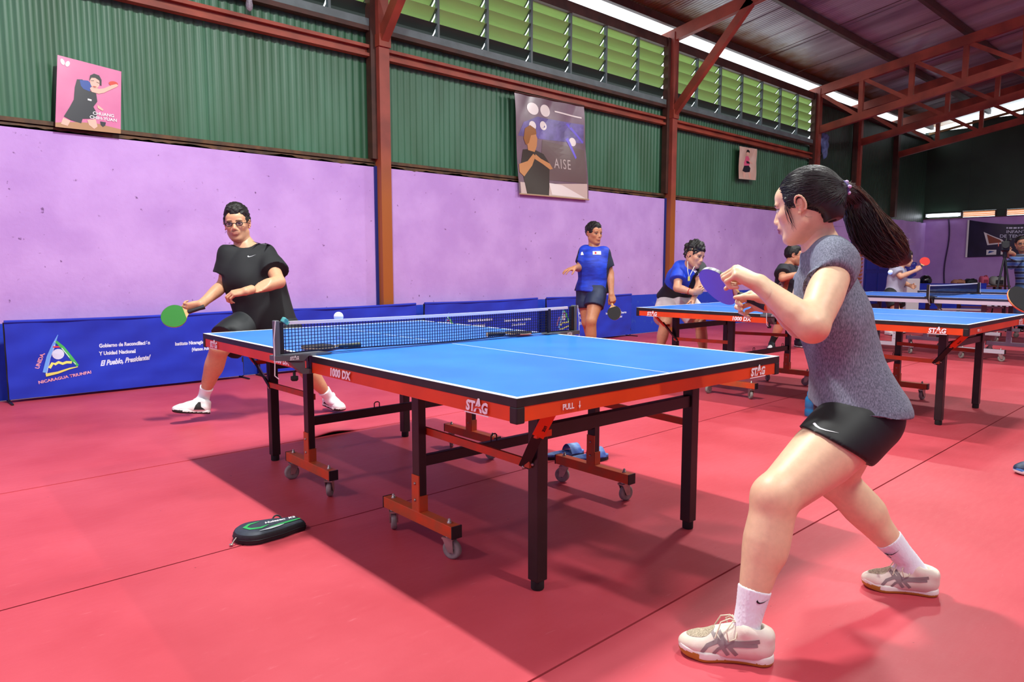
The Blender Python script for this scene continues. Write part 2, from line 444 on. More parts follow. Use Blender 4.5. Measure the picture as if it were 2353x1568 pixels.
# ------------------------------------------------------------------ roof: purlins, metal sheets, translucent eave strip
def mat_roof():
    m = mat('bare zinc sheet', (205, 212, 208), 0.36, metal=0.55, rgb2=(140, 132, 138), scale=1.1, stretch=(2.2, .25, 1), lo=0.3, hi=0.7)
    n, l, b = nodes_of(m); src = b.inputs['Base Color'].links[0].from_socket
    tc = n.new('ShaderNodeTexCoord'); sp = n.new('ShaderNodeSeparateXYZ'); l.new(tc.outputs['Object'], sp.inputs['Vector'])
    nz = n.new('ShaderNodeTexNoise'); nz.inputs['Scale'].default_value = 3.5; nz.inputs['Detail'].default_value = 6; l.new(tc.outputs['Object'], nz.inputs['Vector'])
    ad = n.new('ShaderNodeMath'); ad.operation = 'MULTIPLY_ADD'; ad.inputs[1].default_value = 0.9; ad.inputs[2].default_value = -0.45
    l.new(nz.outputs['Fac'], ad.inputs[0])
    su = n.new('ShaderNodeMath'); su.operation = 'ADD'; l.new(sp.outputs['Y'], su.inputs[0]); l.new(ad.outputs[0], su.inputs[1])
    r = n.new('ShaderNodeMapRange'); r.inputs['From Min'].default_value = 6.75; r.inputs['From Max'].default_value = 7.25
    l.new(su.outputs[0], r.inputs['Value'])
    mx = n.new('ShaderNodeMix'); mx.data_type = 'RGBA'; mx.inputs[7].default_value = lin((140, 100, 62))     # rust along the eave laps
    l.new(r.outputs['Result'], mx.inputs['Factor']); l.new(src, mx.inputs[6]); l.new(mx.outputs[2], b.inputs['Base Color'])
    return m
M_ROOF = mat_roof()
mb = MB(); mb.beam((10.15, -2.0, zr(-2) + 0.22), (10.15, 7.42, zr(7.42) + 0.22), 28.6, 0.02)
roof = struct('ceiling', mb, mat('roof underlay', (70, 66, 66), 0.7), label='sloping corrugated metal roof with steel purlins')
def roof_sheet(x0, x1, y0, y1, dz, m, name, parent):
    mb = MB(); prof = []; pitch = 0.076; amp = 0.009
    n = max(1, round((x1 - x0) / pitch)); p = (x1 - x0) / n
    for i in range(n):
        for t, s in ((0, 0), (.25, .7), (.5, 1), (.75, .7)): prof.append((x0 + (i + t) * p, amp * s))
    prof.append((x1, 0)); k_ = len(prof)
    mb.add([(a, y0, zr(y0) + dz + b) for a, b in prof] + [(a, y1, zr(y1) + dz + b) for a, b in prof], [(k, k + 1, k_ + k + 1, k_ + k) for k in range(k_ - 1)], True)
    return mb.build(name, m, parent)
for k in range(21):
    x0 = 4.4 + k * 0.97
    if x0 > XE + 0.4: break
    roof_sheet(x0, x0 + 0.985, 2.7, 7.42, 0.135 + (0.003 if k % 2 else 0), M_ROOF, 'roof_sheet', roof)
    roof_sheet(x0, x0 + 0.985, -2.0, 2.8, 0.143 + (0.003 if k % 2 else 0), M_ROOF, 'roof_sheet', roof)
for i, y in enumerate([7.37, 5.92, 4.52, 3.1, 1.7, 0.3, -1.1]):
    mb = MB(); z = zr(y) + 0.06
    mb.box((10.5, y, z + 0.055), (27.6, 0.075, 0.02)); mb.box((10.5, y - 0.028, z), (27.6, 0.02, 0.12)); mb.box((10.5, y, z - 0.055), (27.6, 0.075, 0.02))
    mb.build('purlin', M_DARK_STEEL, roof)
def mat_translucent(name, rgb, tr, rough=0.5):
    m = bpy.data.materials.new(name); m.use_nodes = True; nt = m.node_tree; n = nt.nodes; l = nt.links
    out = n['Material Output']; b = n['Principled BSDF']; b.inputs['Base Color'].default_value = lin(rgb); b.inputs['Roughness'].default_value = rough
    t = n.new('ShaderNodeBsdfTranslucent'); t.inputs['Color'].default_value = lin(rgb)
    mx = n.new('ShaderNodeMixShader'); mx.inputs['Fac'].default_value = tr
    l.new(b.outputs[0], mx.inputs[1]); l.new(t.outputs[0], mx.inputs[2]); l.new(mx.outputs[0], out.inputs['Surface'])
    MATS[name] = m
    return m
M_SKY_SHEET = mat_translucent('translucent corrugated plastic', (250, 252, 250), 0.9)
k = 0; x0 = -3.0
while x0 < XE:
    roof_sheet(x0, x0 + 0.985, 7.40, 8.15, 0.15 + (0.003 if k % 2 else 0), M_SKY_SHEET, 'translucent_sheet', roof); x0 += 0.97; k += 1
# thin tie rods between the purlins
for x in (8.9, 13.6, 15.2):
    for y0, y1 in ((7.37, 5.92), (5.92, 4.52)):
        mb = MB(); mb.tube([(x, y0, zr(y0) + 0.01), (x, y1, zr(y1) + 0.01)], 0.006, 6); mb.build('tie_rod', M_DARK_STEEL, roof)

# ------------------------------------------------------------------ louvre windows under the eave
M_SLAT = mat_translucent('green fibre louvre', (172, 192, 136), 0.6, 0.4)
M_SLAT_DARK = mat('dark green bottom slat', (26, 40, 30), 0.5)  # lowest slat of each column, in a darker green
def louvre(n_, x0, x1, label):
    t = bpy.data.objects.new('window_%d' % n_, None); COL.objects.link(t); t.location = (x0, WY, 3.98); tag(t, label, kind='structure')
    n = 7; w = (x1 - x0) / n
    for k in range(1, n):
        mb = MB(); x = x0 + k * w
        mb.box((x, WY + 0.03, 4.42), (0.032, 0.05, 0.88)); mb.build('mullion', M_GREY_STEEL, t, True)
    for k in range(n):
        for r in range(5):
            z = 3.985 + r * 0.185
            a, b = x0 + k * w + 0.010, x0 + (k + 1) * w - 0.010
            mb = MB()
            # inner edge high, outer edge low; thin bent plate
            q = [(0.02, z + 0.17), (0.10, z + 0.075), (0.19, z + 0.0)]
            vs = [(a, WY + y, zz) for y, zz in q] + [(b, WY + y, zz) for y, zz in q] + [(a, WY + y, zz + 0.004) for y, zz in q] + [(b, WY + y, zz + 0.004) for y, zz in q]
            mb.add(vs, [(0, 3, 4, 1), (1, 4, 5, 2), (6, 7, 10, 9), (7, 8, 11, 10), (0, 6, 9, 3), (2, 5, 11, 8)])
            mb.build('slat' if r else 'bottom_slat', M_SLAT if r else M_SLAT_DARK, t, True)
            if r:
                mb = MB(); mb.beam((b - 0.02, WY + 0.012, z + 0.160), (b - 0.02, WY + 0.18, z + 0.005), 0.012, 0.02); mb.build('slat_clip', mat('green grey clip', (62, 80, 56), 0.6), t, True)
louvre(1, 0.9, 4.78, 'green louvre band above the left bay, mostly above the picture')
louvre(2, 4.92, 10.68, 'green louvre band in the middle bay of the side wall')
louvre(3, 10.82, 16.38, 'green louvre band in the far bay of the side wall')

# ------------------------------------------------------------------ the walls and roof half behind the camera
mb = MB(); mb.box((10.15, -7.2, 2.6), (28.5, 0.1, 5.2)); struct('wall_right', mb, M_WALL_END, label='long purple wall on the opposite side of the hall')
mb = MB(); mb.box((-4.05, 0.1, 3.0), (0.1, 14.8, 6.4)); struct('wall_front', mb, M_WALL_END, label='purple end wall behind the camera')
mb = MB(); mb.beam((10.15, -2.0, zr(-2) + 0.22), (10.15, -7.3, zr(-2) + 0.22 - 0.167 * 5.3), 28.6, 0.02); mb.build('far_roof_slope', mat('roof underlay', (70, 66, 66), 0.7), roof)

# ------------------------------------------------------------------ end wall
mb = MB()
mb.add([(XE, WY + .1, 0), (XE, -7, 0), (XE, -7, 2.55), (XE, WY + .1, 2.55)], [(0, 1, 2, 3)])
wall_back = struct('wall_back', mb, M_WALL_END, label='purple end wall with dark green sheets above')
mb = MB(); prev = None
for k in range(12):
    y1 = WY + 0.16 - k * 1.22; y0 = y1 - 1.25
    mb = MB(); tp = lambda y: 5.06 + 0.165 * (WY - y)
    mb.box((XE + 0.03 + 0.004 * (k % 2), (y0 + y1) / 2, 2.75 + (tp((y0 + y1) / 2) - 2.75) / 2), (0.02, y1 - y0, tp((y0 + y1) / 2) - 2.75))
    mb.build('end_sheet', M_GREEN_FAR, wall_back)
mb = MB(); mb.beam((XE, WY + .05, 5.08), (XE, -2, 5.08 + .165 * 9.4), 0.06, 0.06); mb.build('verge_rail', mat('ochre verge rail', (130, 96, 52), 0.6), wall_back)
mb = MB(); mb.box((XE + .02, 0.2, 2.555), (0.1, 14.6, 0.02)); mb.build('wall_cap', M_DARK_STEEL, wall_back)
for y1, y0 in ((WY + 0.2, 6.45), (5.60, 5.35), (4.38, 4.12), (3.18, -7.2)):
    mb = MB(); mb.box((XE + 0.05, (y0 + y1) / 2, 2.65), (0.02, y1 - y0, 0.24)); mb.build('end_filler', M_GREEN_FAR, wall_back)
M_SLIT = mat_translucent('warm slatted window board', (240, 196, 160), 0.7)
for i, (y1, y0) in enumerate([(6.42, 5.62), (5.33, 4.4), (4.1, 3.2)]):
    w_ = bpy.data.objects.new('window_%d' % (4 + i), None); COL.objects.link(w_); w_.location = (XE, y0, 2.57)
    tag(w_, ['low slatted window strip next to the glowing tube', 'low slatted window strip above the dark banner', 'low slatted window strip beyond the dark banner'][i], kind='structure')
    for z in (2.605, 2.655, 2.705):
        mb = MB(); mb.box((XE + 0.02, (y0 + y1) / 2, z), (0.012, y1 - y0, 0.045)); mb.build('slat', M_SLIT, w_, True)
    mb = MB()
    mb.box((XE + 0.01, (y0 + y1) / 2, 2.735), (0.05, y1 - y0 + 0.06, 0.02)); mb.box((XE + .01, y0 - .02, 2.65), (0.05, 0.03, 0.17)); mb.box((XE + .01, y1 + .02, 2.65), (0.05, 0.03, 0.17))
    mb.build('frame', M_DARK_STEEL, w_, True)
# orange shutter and blue door near the far corner of the side wall
w_ = bpy.data.objects.new('window_7', None); COL.objects.link(w_); w_.location = (18.95, WY, 0.9); tag(w_, 'orange slatted shutter beside the blue door', kind='structure')
M_SHUT = mat('orange painted shutter', (206, 128, 98), 0.6, var=0.1)
for k in range(13):
    mb = MB(); mb.box((19.22, WY - 0.02, 0.62 + k * 0.1), (0.55, 0.02, 0.075), Euler((0.5, 0, 0)).to_matrix()); mb.build('slat', M_SHUT, w_, True)
mb = MB()
for x in (18.92, 19.52): mb.box((x, WY - .02, 1.25), (0.05, 0.06, 1.5))
mb.box((19.22, WY - .02, 2.0), (0.65, 0.06, 0.05)); mb.build('frame', M_WALL_END, w_, True)
mb = MB(); mb.box((20.45, WY - 0.03, 1.03), (1.7, 0.05, 2.06), bev=0.01)
d_ = struct('door_1', mb, mat('dark blue door paint', (14, 34, 138), 0.45, var=0.12), label='dark blue door in the far corner under the ponytail')
mb = MB()
for z0, z1 in ((0.12, 0.95), (1.05, 1.95)):
    for x in (20.03, 20.87): mb.box((x, WY - 0.06, (z0 + z1) / 2), (0.7, 0.012, z1 - z0), bev=0.004)
mb.build('door_panel', mat('dark blue door panel', (18, 40, 150), 0.45), d_)
# ------------------------------------------------------------------ table tennis tables
M_BLUE_TOP = mat('blue table surface', (44, 122, 226), 0.38, rgb2=(36, 110, 214), scale=3, detail=6, spec=0.45, bump=0.02, bscale=120)
M_LINE = mat('white table line', (235, 238, 240), 0.45)
M_EDGE = mat('black table edge', (22, 22, 22), 0.5, var=0.3, scale=20)
M_APRON = mat('orange red apron', (218, 68, 12), 0.42, var=0.1, scale=4)
M_APRON_DUST = mat('dusty orange red steel', (204, 72, 22), 0.55, rgb2=(172, 82, 40), scale=14)
M_LEG = mat('black brown leg steel', (26, 20, 20), 0.42, var=0.25, scale=9)
M_RUBBER = mat('black rubber', (24, 24, 23), 0.8)
M_TYRE = mat('grey rubber tyre', (138, 134, 126), 0.7, var=0.2, scale=25)
M_HUB = mat('dark teal hub', (34, 44, 44), 0.5)
M_ZINC = mat('zinc plated steel', (176, 170, 158), 0.35, metal=0.8, var=0.2, scale=20)
M_NETPOST = mat('grey net post paint', (88, 94, 98), 0.45, var=0.12, scale=12)
M_NET = mat('navy net cord', (12, 16, 48), 0.7)
M_TAPE = mat('white net tape', (228, 228, 230), 0.7)

def stag_logo(M, h, parent, m, m_cut):
    """STAG word mark: chunky letters, raised A, underline and a leaping deer cut across the A"""
    for txt, x, dy, s in (('ST', -0.95 * h, -0.02 * h, 1.0), ('A', 0.12 * h, 0.10 * h, 1.32), ('G', 1.02 * h, -0.02 * h, 1.0)):
        lettering('logo_letter', txt, h * 1.25 * s, m, M @ Matrix.Translation((x, dy, 0)), parent, weight=h * 0.055, squeeze=0.92, shear=0.12)
    flat_shape('logo_underline', [(-1.75 * h, -0.66 * h), (1.62 * h, -0.66 * h), (1.62 * h, -0.56 * h), (-1.7 * h, -0.56 * h)], m, M, parent)
    deer = [(-.62, -.16), (-.35, .02), (-.1, .1), (.25, .08), (.5, .22), (.62, .2), (.52, .02), (.7, -.16), (.6, -.18), (.38, -.04), (.1, -.08), (-.2, -.06), (-.5, -.24)]
    flat_shape('logo_deer', [(x * h + 0.1 * h, y * h) for x, y in deer], m_cut, M @ Matrix.Translation((0, 0, 0.0009)), parent)

def caster(parent, x, y, z_beam, yaw):
    """swivel caster under a beam: fork with axle, hub and tyre"""
    R = 0.039
    f = MB(); Rm = Matrix.Rotation(yaw, 4, 'Z'); T = Matrix.Translation((x, y, 0)) @ Rm
    off = 0.012
    def tr(q): return T @ Vector(q)
    for s in (-1, 1):
        f.prism([(-0.022, 0.082), (0.022, 0.082), (off + 0.014, 0.03), (off - 0.010, 0.03)], s * 0.017 - 0.0015, s * 0.017 + 0.0015,
                T @ Matrix(((1, 0, 0, 0), (0, 0, 1, 0), (0, 1, 0, 0), (0, 0, 0, 1))))
    f.box(tr((0, 0, 0.085)), (0.05, 0.04, 0.008), Rm.to_3x3())
    f.lathe([(0.016, 0.086), (0.016, 0.094), (0.008, 0.095), (0.008, z_beam)], T, 14)
    fork = f.build('caster', M_ZINC, parent)
    W = T @ Matrix.Translation((off, 0, R)) @ Matrix.Rotation(math.pi / 2, 4, 'X')
    w = MB(); w.lathe([(0.026, -0.011), (0.034, -0.012), (R, -0.007), (R, 0.007), (0.034, 0.012), (0.026, 0.011)], W, 26); w.build('tyre', M_TYRE, fork)
    w = MB(); w.lathe([(0.005, -0.012), (0.013, -0.013), (0.014, -0.008), (0.0265, -0.0085), (0.0265, 0.0085), (0.014, 0.008), (0.013, 0.013), (0.005, 0.012)], W, 20); w.build('hub', M_HUB, fork)

def make_table(name, label, loc, rotz, style='stag', net=True, group=None, text=True):
    T = thing(name, label, 'table', loc, rotz, group)
    A = style == 'stag'
    m_ap = M_APRON if A else mat('pale grey apron', (206, 200, 216), 0.5)
    m_ed = M_EDGE if A else mat('navy table edge', (34, 40, 66), 0.5)
    m_top = M_BLUE_TOP if A else mat('duller blue table surface', (52, 104, 198), 0.4, var=0.08, scale=3)
    m_leg = M_LEG if A else mat('grey table leg', (86, 84, 92), 0.45)
    m_red = M_APRON_DUST if A else mat('pale steel beam', (196, 192, 202), 0.5)
    HW, HL = 0.7625, 1.37
    MT = world_of(T)
    for s in (-1, 1):
        g = 0.004
        y0, y1 = (g, HL) if s > 0 else (-HL, -g)
        yc, L = (y0 + y1) / 2, HL - g
        # slab: blue face on top, black edge
        mb = MB()
        mb.box((0, yc, 0.746), (2 * HW, L, 0.0275), bev=0.0015)
        mb.cur = 1; t = 0.02
        mb.add([(-HW + t, y0 + (t if s < 0 else 0), 0.7602), (HW - t, y0 + (t if s < 0 else 0), 0.7602), (HW - t, y1 - (t if s > 0 else 0), 0.7602), (-HW + t, y1 - (t if s > 0 else 0), 0.7602)], [(0, 1, 2, 3)])
        top = mb.build('table_top', [m_ed, m_top], T)
        mb = MB()
        for sx in (-1, 1): mb.box((sx * (HW - 0.0105), yc, 0.7599), (0.019, L - 0.002, 0.0012))
        ye = s * (HL - 0.0105); mb.box((0, ye, 0.7599), (2 * HW - 0.002, 0.019, 0.0013))
        mb.build('boundary_line', M_LINE, top)
        mb = MB(); mb.box((0, yc, 0.7603), (0.004, L - 0.03, 0.0008)); mb.build('centre_line', M_LINE, top)
        # apron, three outer sides, with black corner caps
        za, ha = 0.709, 0.046
        for sx in (-1, 1):
            mb = MB(); mb.box((sx * (HW - 0.017), yc, za), (0.028, L - 0.03, ha)); mb.build('side_apron', m_ap, T)
            mb = MB(); mb.box((sx * (HW - 0.016), s * (HL - 0.016), za - 0.002), (0.034, 0.034, ha + 0.006), bev=0.004); mb.build('corner_cap', M_EDGE, T)
            mb = MB(); mb.box((sx * (HW - 0.016), s * 0.014, za), (0.030, 0.022, ha)); mb.build('inner_cap', M_EDGE, T)
        mb = MB(); mb.box((0, s * (HL - 0.017), za), (2 * HW - 0.06, 0.028, ha)); mb.build('end_apron', m_ap, T)
        # outer legs
        for sx in (-1, 1):
            mb = MB(); mb.box((sx * 0.4545, s * 1.136, 0.365), (0.05, 0.05, 0.66), bev=0.003); lg = mb.build('leg', m_leg, T)
            mb = MB(); mb.lathe([(0.021, 0.0), (0.024, 0.004), (0.024, 0.036)], Matrix.Translation((sx * 0.4545, s * 1.136, 0)), 16); mb.build('rubber_foot', M_RUBBER, lg)
            mb = MB(); mb.lathe([(0.006, 0), (0.006, 0.004), (0.003, 0.006)], frame4((sx * 0.4545 + 0.025 * sx, s * 1.136, 0.46), (0, 1, 0), (0, 0, 1)) if sx > 0 else frame4((sx * 0.4545 - 0.025, s * 1.136, 0.46), (0, -1, 0), (0, 0, 1)), 10); mb.build('bolt', M_ZINC, lg)
        mb = MB(); mb.box((0, s * 1.136, 0.572), (0.86, 0.03, 0.05), bev=0.002); mb.build('leg_crossbar', m_leg, T)
        # inner uprights on caster beams
        for sx in (-1, 1):
            x, y = sx * 0.53, s * 0.505
            mb = MB(); mb.box((x, y, 0.435), (0.036, 0.05, 0.54), bev=0.002); up = mb.build('upright', m_leg, T)
            mb = MB(); mb.box((x - 0.0195, y, 0.21), (0.005, 0.052, 0.17)); mb.box((x, y - 0.027, 0.175), (0.04, 0.005, 0.07)); mb.box((x, y + 0.027, 0.175), (0.04, 0.005, 0.07))
            mb.build('upright_bracket', m_red, up)
            for z in (0.19, 0.26):
                mb = MB(); mb.lathe([(0.006, 0), (0.006, 0.004), (0.003, 0.006)], frame4((x - 0.022, y, z), (0, -1, 0), (0, 0, 1)), 10); mb.build('bolt', M_ZINC, up)
            mb = MB(); mb.box((x, y, 0.119), (0.046, 0.50, 0.048), bev=0.002); bm_ = mb.build('caster_beam', m_red, T)
            for sy in (-1, 1):
                mb = MB(); mb.box((x, y + sy * 0.252, 0.119), (0.048, 0.006, 0.05)); mb.build('beam_cap', M_EDGE, bm_)
                mb = MB(); mb.lathe([(0.009, 0.143), (0.009, 0.149), (0.006, 0.15), (0.006, 0.158), (0.003, 0.162)], Matrix.Translation((x, y + sy * 0.205, 0)), 12); mb.build('axle_nut', M_ZINC, bm_)
                caster(bm_, x, y + sy * 0.205, 0.096, 1.45 + 0.5 * sx + 1.1 * sy + s)
            # red side rail between upright and outer leg
            mb = MB(); mb.beam((sx * 0.50, s * 0.50, 0.475), (sx * 0.486, s * 1.13, 0.462), 0.012, 0.03); mb.build('side_rail', m_red, T)
        mb = MB(); mb.box((0, s * 0.505, 0.35), (1.04, 0.028, 0.045), bev=0.002); mb.build('upright_crossbar', m_leg, T)
        if A:
            for x in (-0.13, 0.42):
              mb = MB(); mb.tube([(x - 0.016, s * 0.505, 0.37), (x - 0.016, s * 0.505, 0.395), (x - 0.008, s * 0.505, 0.402), (x + 0.008, s * 0.505, 0.402), (x + 0.016, s * 0.505, 0.395), (x + 0.016, s * 0.505, 0.37)], 0.003, 6)
              mb.build('wire_loop', m_leg, T)
        # folding lock strut by the left outer leg
        sn = Vector((-0.72, s * 0.69, 0)); ra, rb = Vector((-0.572, s * 1.325, 0.698)), Vector((-0.528, s * 1.215, 0.585)); ka, kb = Vector((-0.540, s * 1.238, 0.612)), Vector((-0.494, s * 1.104, 0.446))
        mb = MB(); mb.beam(ra, rb, 0.040, 0.012, up=sn); mb.box(rb + Vector((0.03, -s * 0.01, 0.0)), (0.07, 0.016, 0.022)); st = mb.build('lock_strut', m_ap, T)
        mb = MB(); mb.beam(ka - sn * 0.012, kb - sn * 0.012, 0.036, 0.011, up=sn); mb.build('lock_arm', m_leg, T)
        mb = MB(); mb.lathe([(0.007, 0), (0.007, 0.006), (0.003, 0.009)], frame4(kb - sn * 0.006, Vector((0, 0, 1)).cross(sn), (0, 0, 1)), 10); mb.build('pivot_bolt', M_ZINC, T)
        if A and text:
            c_ = rb * 0.68 + ra * 0.32; dr = (rb - ra).normalized(); yv = sn.cross(dr)
            Mx = frame4(c_ + sn * 0.0064 + yv * 0.010, dr, yv)
            flat_shape('lock_sticker', [(-0.030, -0.0075), (0.030, -0.0075), (0.030, 0.0075), (-0.030, 0.0075)], mat('yellow sticker', (232, 190, 40), 0.5), MT @ Mx, T)
            lettering('lock_text', 'LOCK', 0.0125, M_BLACK, MT @ Mx @ Matrix.Translation((0, 0, 0.0014)), T, weight=0.0007)
        if text and A:
            side = frame4((-HW - 0.0033, 0, za), (0, -1, 0), (0, 0, 1)); side2 = frame4((HW + 0.0033, 0, za), (0, 1, 0), (0, 0, 1))
            end = frame4((0, -HL - 0.0033, za), (1, 0, 0), (0, 0, 1)) if s < 0 else frame4((0, HL + 0.0033, za), (-1, 0, 0), (0, 0, 1))
            for fr, sg in ((side, -1), (side2, 1)):
                yk = s * sg
                stag_logo(MT @ fr @ Matrix.Translation((yk * 1.185, -0.001, 0)), 0.036, T, M_WHITE, m_ap)
                lettering('model_text', '1000 DX', 0.044, M_WHITE, MT @ fr @ Matrix.Translation((yk * 0.285, 0, 0)), T, weight=0.0019, squeeze=1.05, shear=0.12)
            stag_logo(MT @ end @ Matrix.Translation((0.585, 0.001, 0)), 0.036, T, M_WHITE, m_ap)
            lettering('pull_text', 'PULL', 0.026, M_WHITE, MT @ end @ Matrix.Translation((-0.548, 0, 0)), T, weight=0.0005, squeeze=0.9)
            flat_shape('pull_arrow', [(-.0015, .012), (.0015, .012), (.0015, -.002), (.005, -.002), (0, -.012), (-.005, -.002), (-.0015, -.002)], M_WHITE, MT @ end @ Matrix.Translation((-0.497, 0, 0)), T)
    if net: make_net(T, A)
    return T

def make_net(T, A):
    """net assembly clamped on the table: a thing of its own"""
    lab = T['label']
    N = thing('table_net', 'dark net with white tape clamped across the ' + lab_short[T.name], 'net', T.location, T.rotation_euler.z, 'table tennis nets')
    MT = world_of(N)
    m_post = M_NETPOST if A else M_EDGE
    for sx in (-1, 1):
        mb = MB(); mb.box((sx * 0.905, 0, 0.845), (0.020, 0.032, 0.15), bev=0.003); p = mb.build('net_post', m_post, N)
        mb = MB(); mb.box((sx * 0.885, 0.0, 0.845), (0.022, 0.02, 0.14), bev=0.004); mb.build('post_sleeve', M_BLACK, p)
        # clamp arm: wedge plate from post to table with the screw below
        mb = MB()
        pl = [(0.925, 0.772), (0.70, 0.772), (0.66, 0.766), (0.70, 0.762), (0.775, 0.762), (0.80, 0.742), (0.925, 0.752)]
        mb.prism([(sx * a, b) for a, b in pl], -0.03, 0.03, Matrix(((1, 0, 0, 0), (0, 0, 1, 0), (0, 1, 0, 0), (0, 0, 0, 1))))
        cl = mb.build('clamp', m_post, N)
        mb = MB(); mb.prism([(sx * a, b) for a, b in [(0.79, 0.742), (0.79, 0.705), (0.70, 0.697), (0.70, 0.68), (0.80, 0.684), (0.86, 0.742)]], -0.022, 0.022, Matrix(((1, 0, 0, 0), (0, 0, 1, 0), (0, 1, 0, 0), (0, 0, 0, 1))))
        mb.build('lower_jaw', m_post, cl)
        mb = MB(); mb.lathe([(0.012, 0.655), (0.016, 0.66), (0.016, 0.675), (0.006, 0.677), (0.006, 0.70)], Matrix.Translation((sx * 0.83, 0, 0)), 14); mb.build('clamp_knob', M_RUBBER, cl)
        mb = MB(); pts = [(sx * 0.915, -0.02, 0.92 - 0.0), (sx * 0.925, -0.022, 0.84), (sx * 0.925, -0.024, 0.74), (sx * 0.93, -0.03, 0.69), (sx * 0.915, -0.035, 0.675)]
        mb.tube(pts, 0.0022, 6); mb.build('cord', M_TAPE, p)
        if A:
            fr = frame4((sx * 0.8, -0.0335, 0.757), (1, 0, 0), (0, 0, 1)); fr2 = frame4((sx * 0.929, 0, 0.757), (0, -sx, 0) if sx < 0 else (0, 1, 0), (0, 0, 1))
            stag_logo(MT @ frame4((sx * 0.84, -0.0305, 0.758), (1, 0, 0), (0, 0, 1)), 0.013, cl, M_WHITE, m_post)
    # mesh of cords with a white tape along the top
    zt, zb = 0.912, 0.772
    def sag(x): return -0.006 * (1 - (x / 0.88) ** 2)
    def zbot(x): return zb - 0.004 * math.cos(x * 5) + 0.004 * (1 if x < -0.6 else 0)
    mb = MB(); n = 118
    xs = [-0.88 + 1.76 * k / n for k in range(n + 1)]
    for x in xs:
        w = 0.0012
        mb.add([(x - w, 0.002, zbot(x)), (x + w, 0.002, zbot(x)), (x + w, 0.002, zt + sag(x)), (x - w, 0.002, zt + sag(x)), (x - w, -0.001, zbot(x)), (x + w, -0.001, zbot(x)), (x + w, -0.001, zt + sag(x)), (x - w, -0.001, zt + sag(x))],
               [(0, 3, 2, 1), (4, 5, 6, 7), (0, 4, 7, 3), (1, 2, 6, 5)])
    for r in range(10):
        t = r / 9.0; h = 0.0012 if r else 0.003
        vs = []; fs = []
        for k, x in enumerate(xs[::2]):
            z = zbot(x) * (1 - t * 0.97) + (zt + sag(x)) * t * 0.97
            vs += [(x, 0.003, z - h), (x, 0.003, z + h), (x, -0.002, z + h), (x, -0.002, z - h)]
            if k: b = 4 * k; fs += [(b - 4, b - 3, b + 1, b), (b - 3, b - 2, b + 2, b + 1), (b - 2, b - 1, b + 3, b + 2), (b - 1, b - 4, b, b + 3)]
        mb.add(vs, fs)
    me = mb.build('net_mesh', M_NET, N); me['kind'] = 'stuff'
    mb = MB(); vs = []; fs = []
    for k, x in enumerate(xs[::4]):
        z = zt + sag(x)
        vs += [(x, 0.005, z - 0.011), (x, 0.005, z + 0.003), (x, -0.004, z + 0.003), (x, -0.004, z - 0.011)]
        if k: b = 4 * k; fs += [(b - 4, b - 3, b + 1, b), (b - 3, b - 2, b + 2, b + 1), (b - 2, b - 1, b + 3, b + 2), (b - 1, b - 4, b, b + 3)]
    mb.add(vs, fs); mb.build('top_tape', M_TAPE, N)
    if A:
        mb = MB(); mb.tube([(-0.88, 0, 0.768), (-0.3, -0.004, 0.7635), (0.3, -0.004, 0.7635), (0.88, 0, 0.768)], 0.0016, 6); mb.build('bottom_cord', M_NET, N)
        mb = MB(); mb.box((0.70, -0.001, 0.838), (0.02, 0.008, 0.135)); mb.build('tension_strap', M_NET, N)
    return N
lab_short = {}
def table(name, label, short, *a, **k):
    # the short phrase feeds the label of the net that stands on this table
    lab_short[name] = short
    return make_table(name, label, *a, **k)
T1 = table('table_tennis_table', 'large blue table with red-orange apron in the middle, nearest of all', 'big red-aproned table in the middle', (2.256, 2.846, 0), math.radians(-2.1425))
lab_short['table_tennis_table.001'] = 'second red-aproned table behind the ponytailed player'
T2 = make_table('table_tennis_table', 'second blue table with red-orange apron, behind the ponytailed player', (6.245, 2.73, 0), math.radians(-0.6))
lab_short['table_tennis_table.002'] = 'pale-aproned table behind the second red one'
T3 = make_table('table_tennis_table', 'blue table with pale apron and net, behind the second red-aproned one', (10.75, 2.88, 0), math.radians(-3), style='pale', group=None)
lab_short['table_tennis_table.003'] = 'farthest pale-aproned table'
T4 = make_table('table_tennis_table', 'farthest blue table with pale apron and dark lettering near the tripod', (13.3, 2.5, 0), math.radians(-2), style='pale', net=False)
lettering('maker_text', 'DONIC', 0.05, M_BLACK, world_of(T4) @ frame4((-0.766, 1.15, 0.709), (0, -1, 0), (0, 0, 1)), T4, weight=0.001, squeeze=1.3, shear=0.2)
for t_, y_ in ((T3, 1.0), (T3, -0.5), (T4, -0.6)):
    lettering('maker_text', 'DONIC', 0.05, M_BLACK, world_of(t_) @ frame4((-0.766, y_ - 2.0 if False else y_, 0.709), (0, -1, 0), (0, 0, 1)), t_, weight=0.001, squeeze=1.3, shear=0.2) if t_ is T4 else None

# ------------------------------------------------------------------ barriers along the wall
M_CLOTH_BLUE = mat('royal blue barrier cloth', (20, 50, 196), 0.75, rgb2=(16, 40, 176), scale=2.5, sheen=0.1)
M_STEEL_BLK = mat('black barrier frame', (20, 22, 26), 0.5)
M_PALE = mat('white barrier print', (214, 222, 246), 0.7)
M_LGREEN = mat('green barrier print', (70, 190, 90), 0.7); M_LBLUE = mat('sky blue barrier print', (110, 170, 246), 0.7)
M_LYEL = mat('yellow barrier print', (236, 232, 120), 0.7); M_LRED = mat('red barrier print', (226, 60, 70), 0.7); M_LPINK = mat('pink barrier print', (240, 170, 190), 0.7)
def cloth_y(x, z, seed):
    return 0.006 * math.sin(x * 7 + seed) * math.sin(z * 9 + seed) + 0.004 * math.sin((x * 2 - z * 4) * 6 + seed) + 0.003 * math.sin(z * 40 + x * 3 + seed) * (0.4 + 0.6 * (z < 0.2))
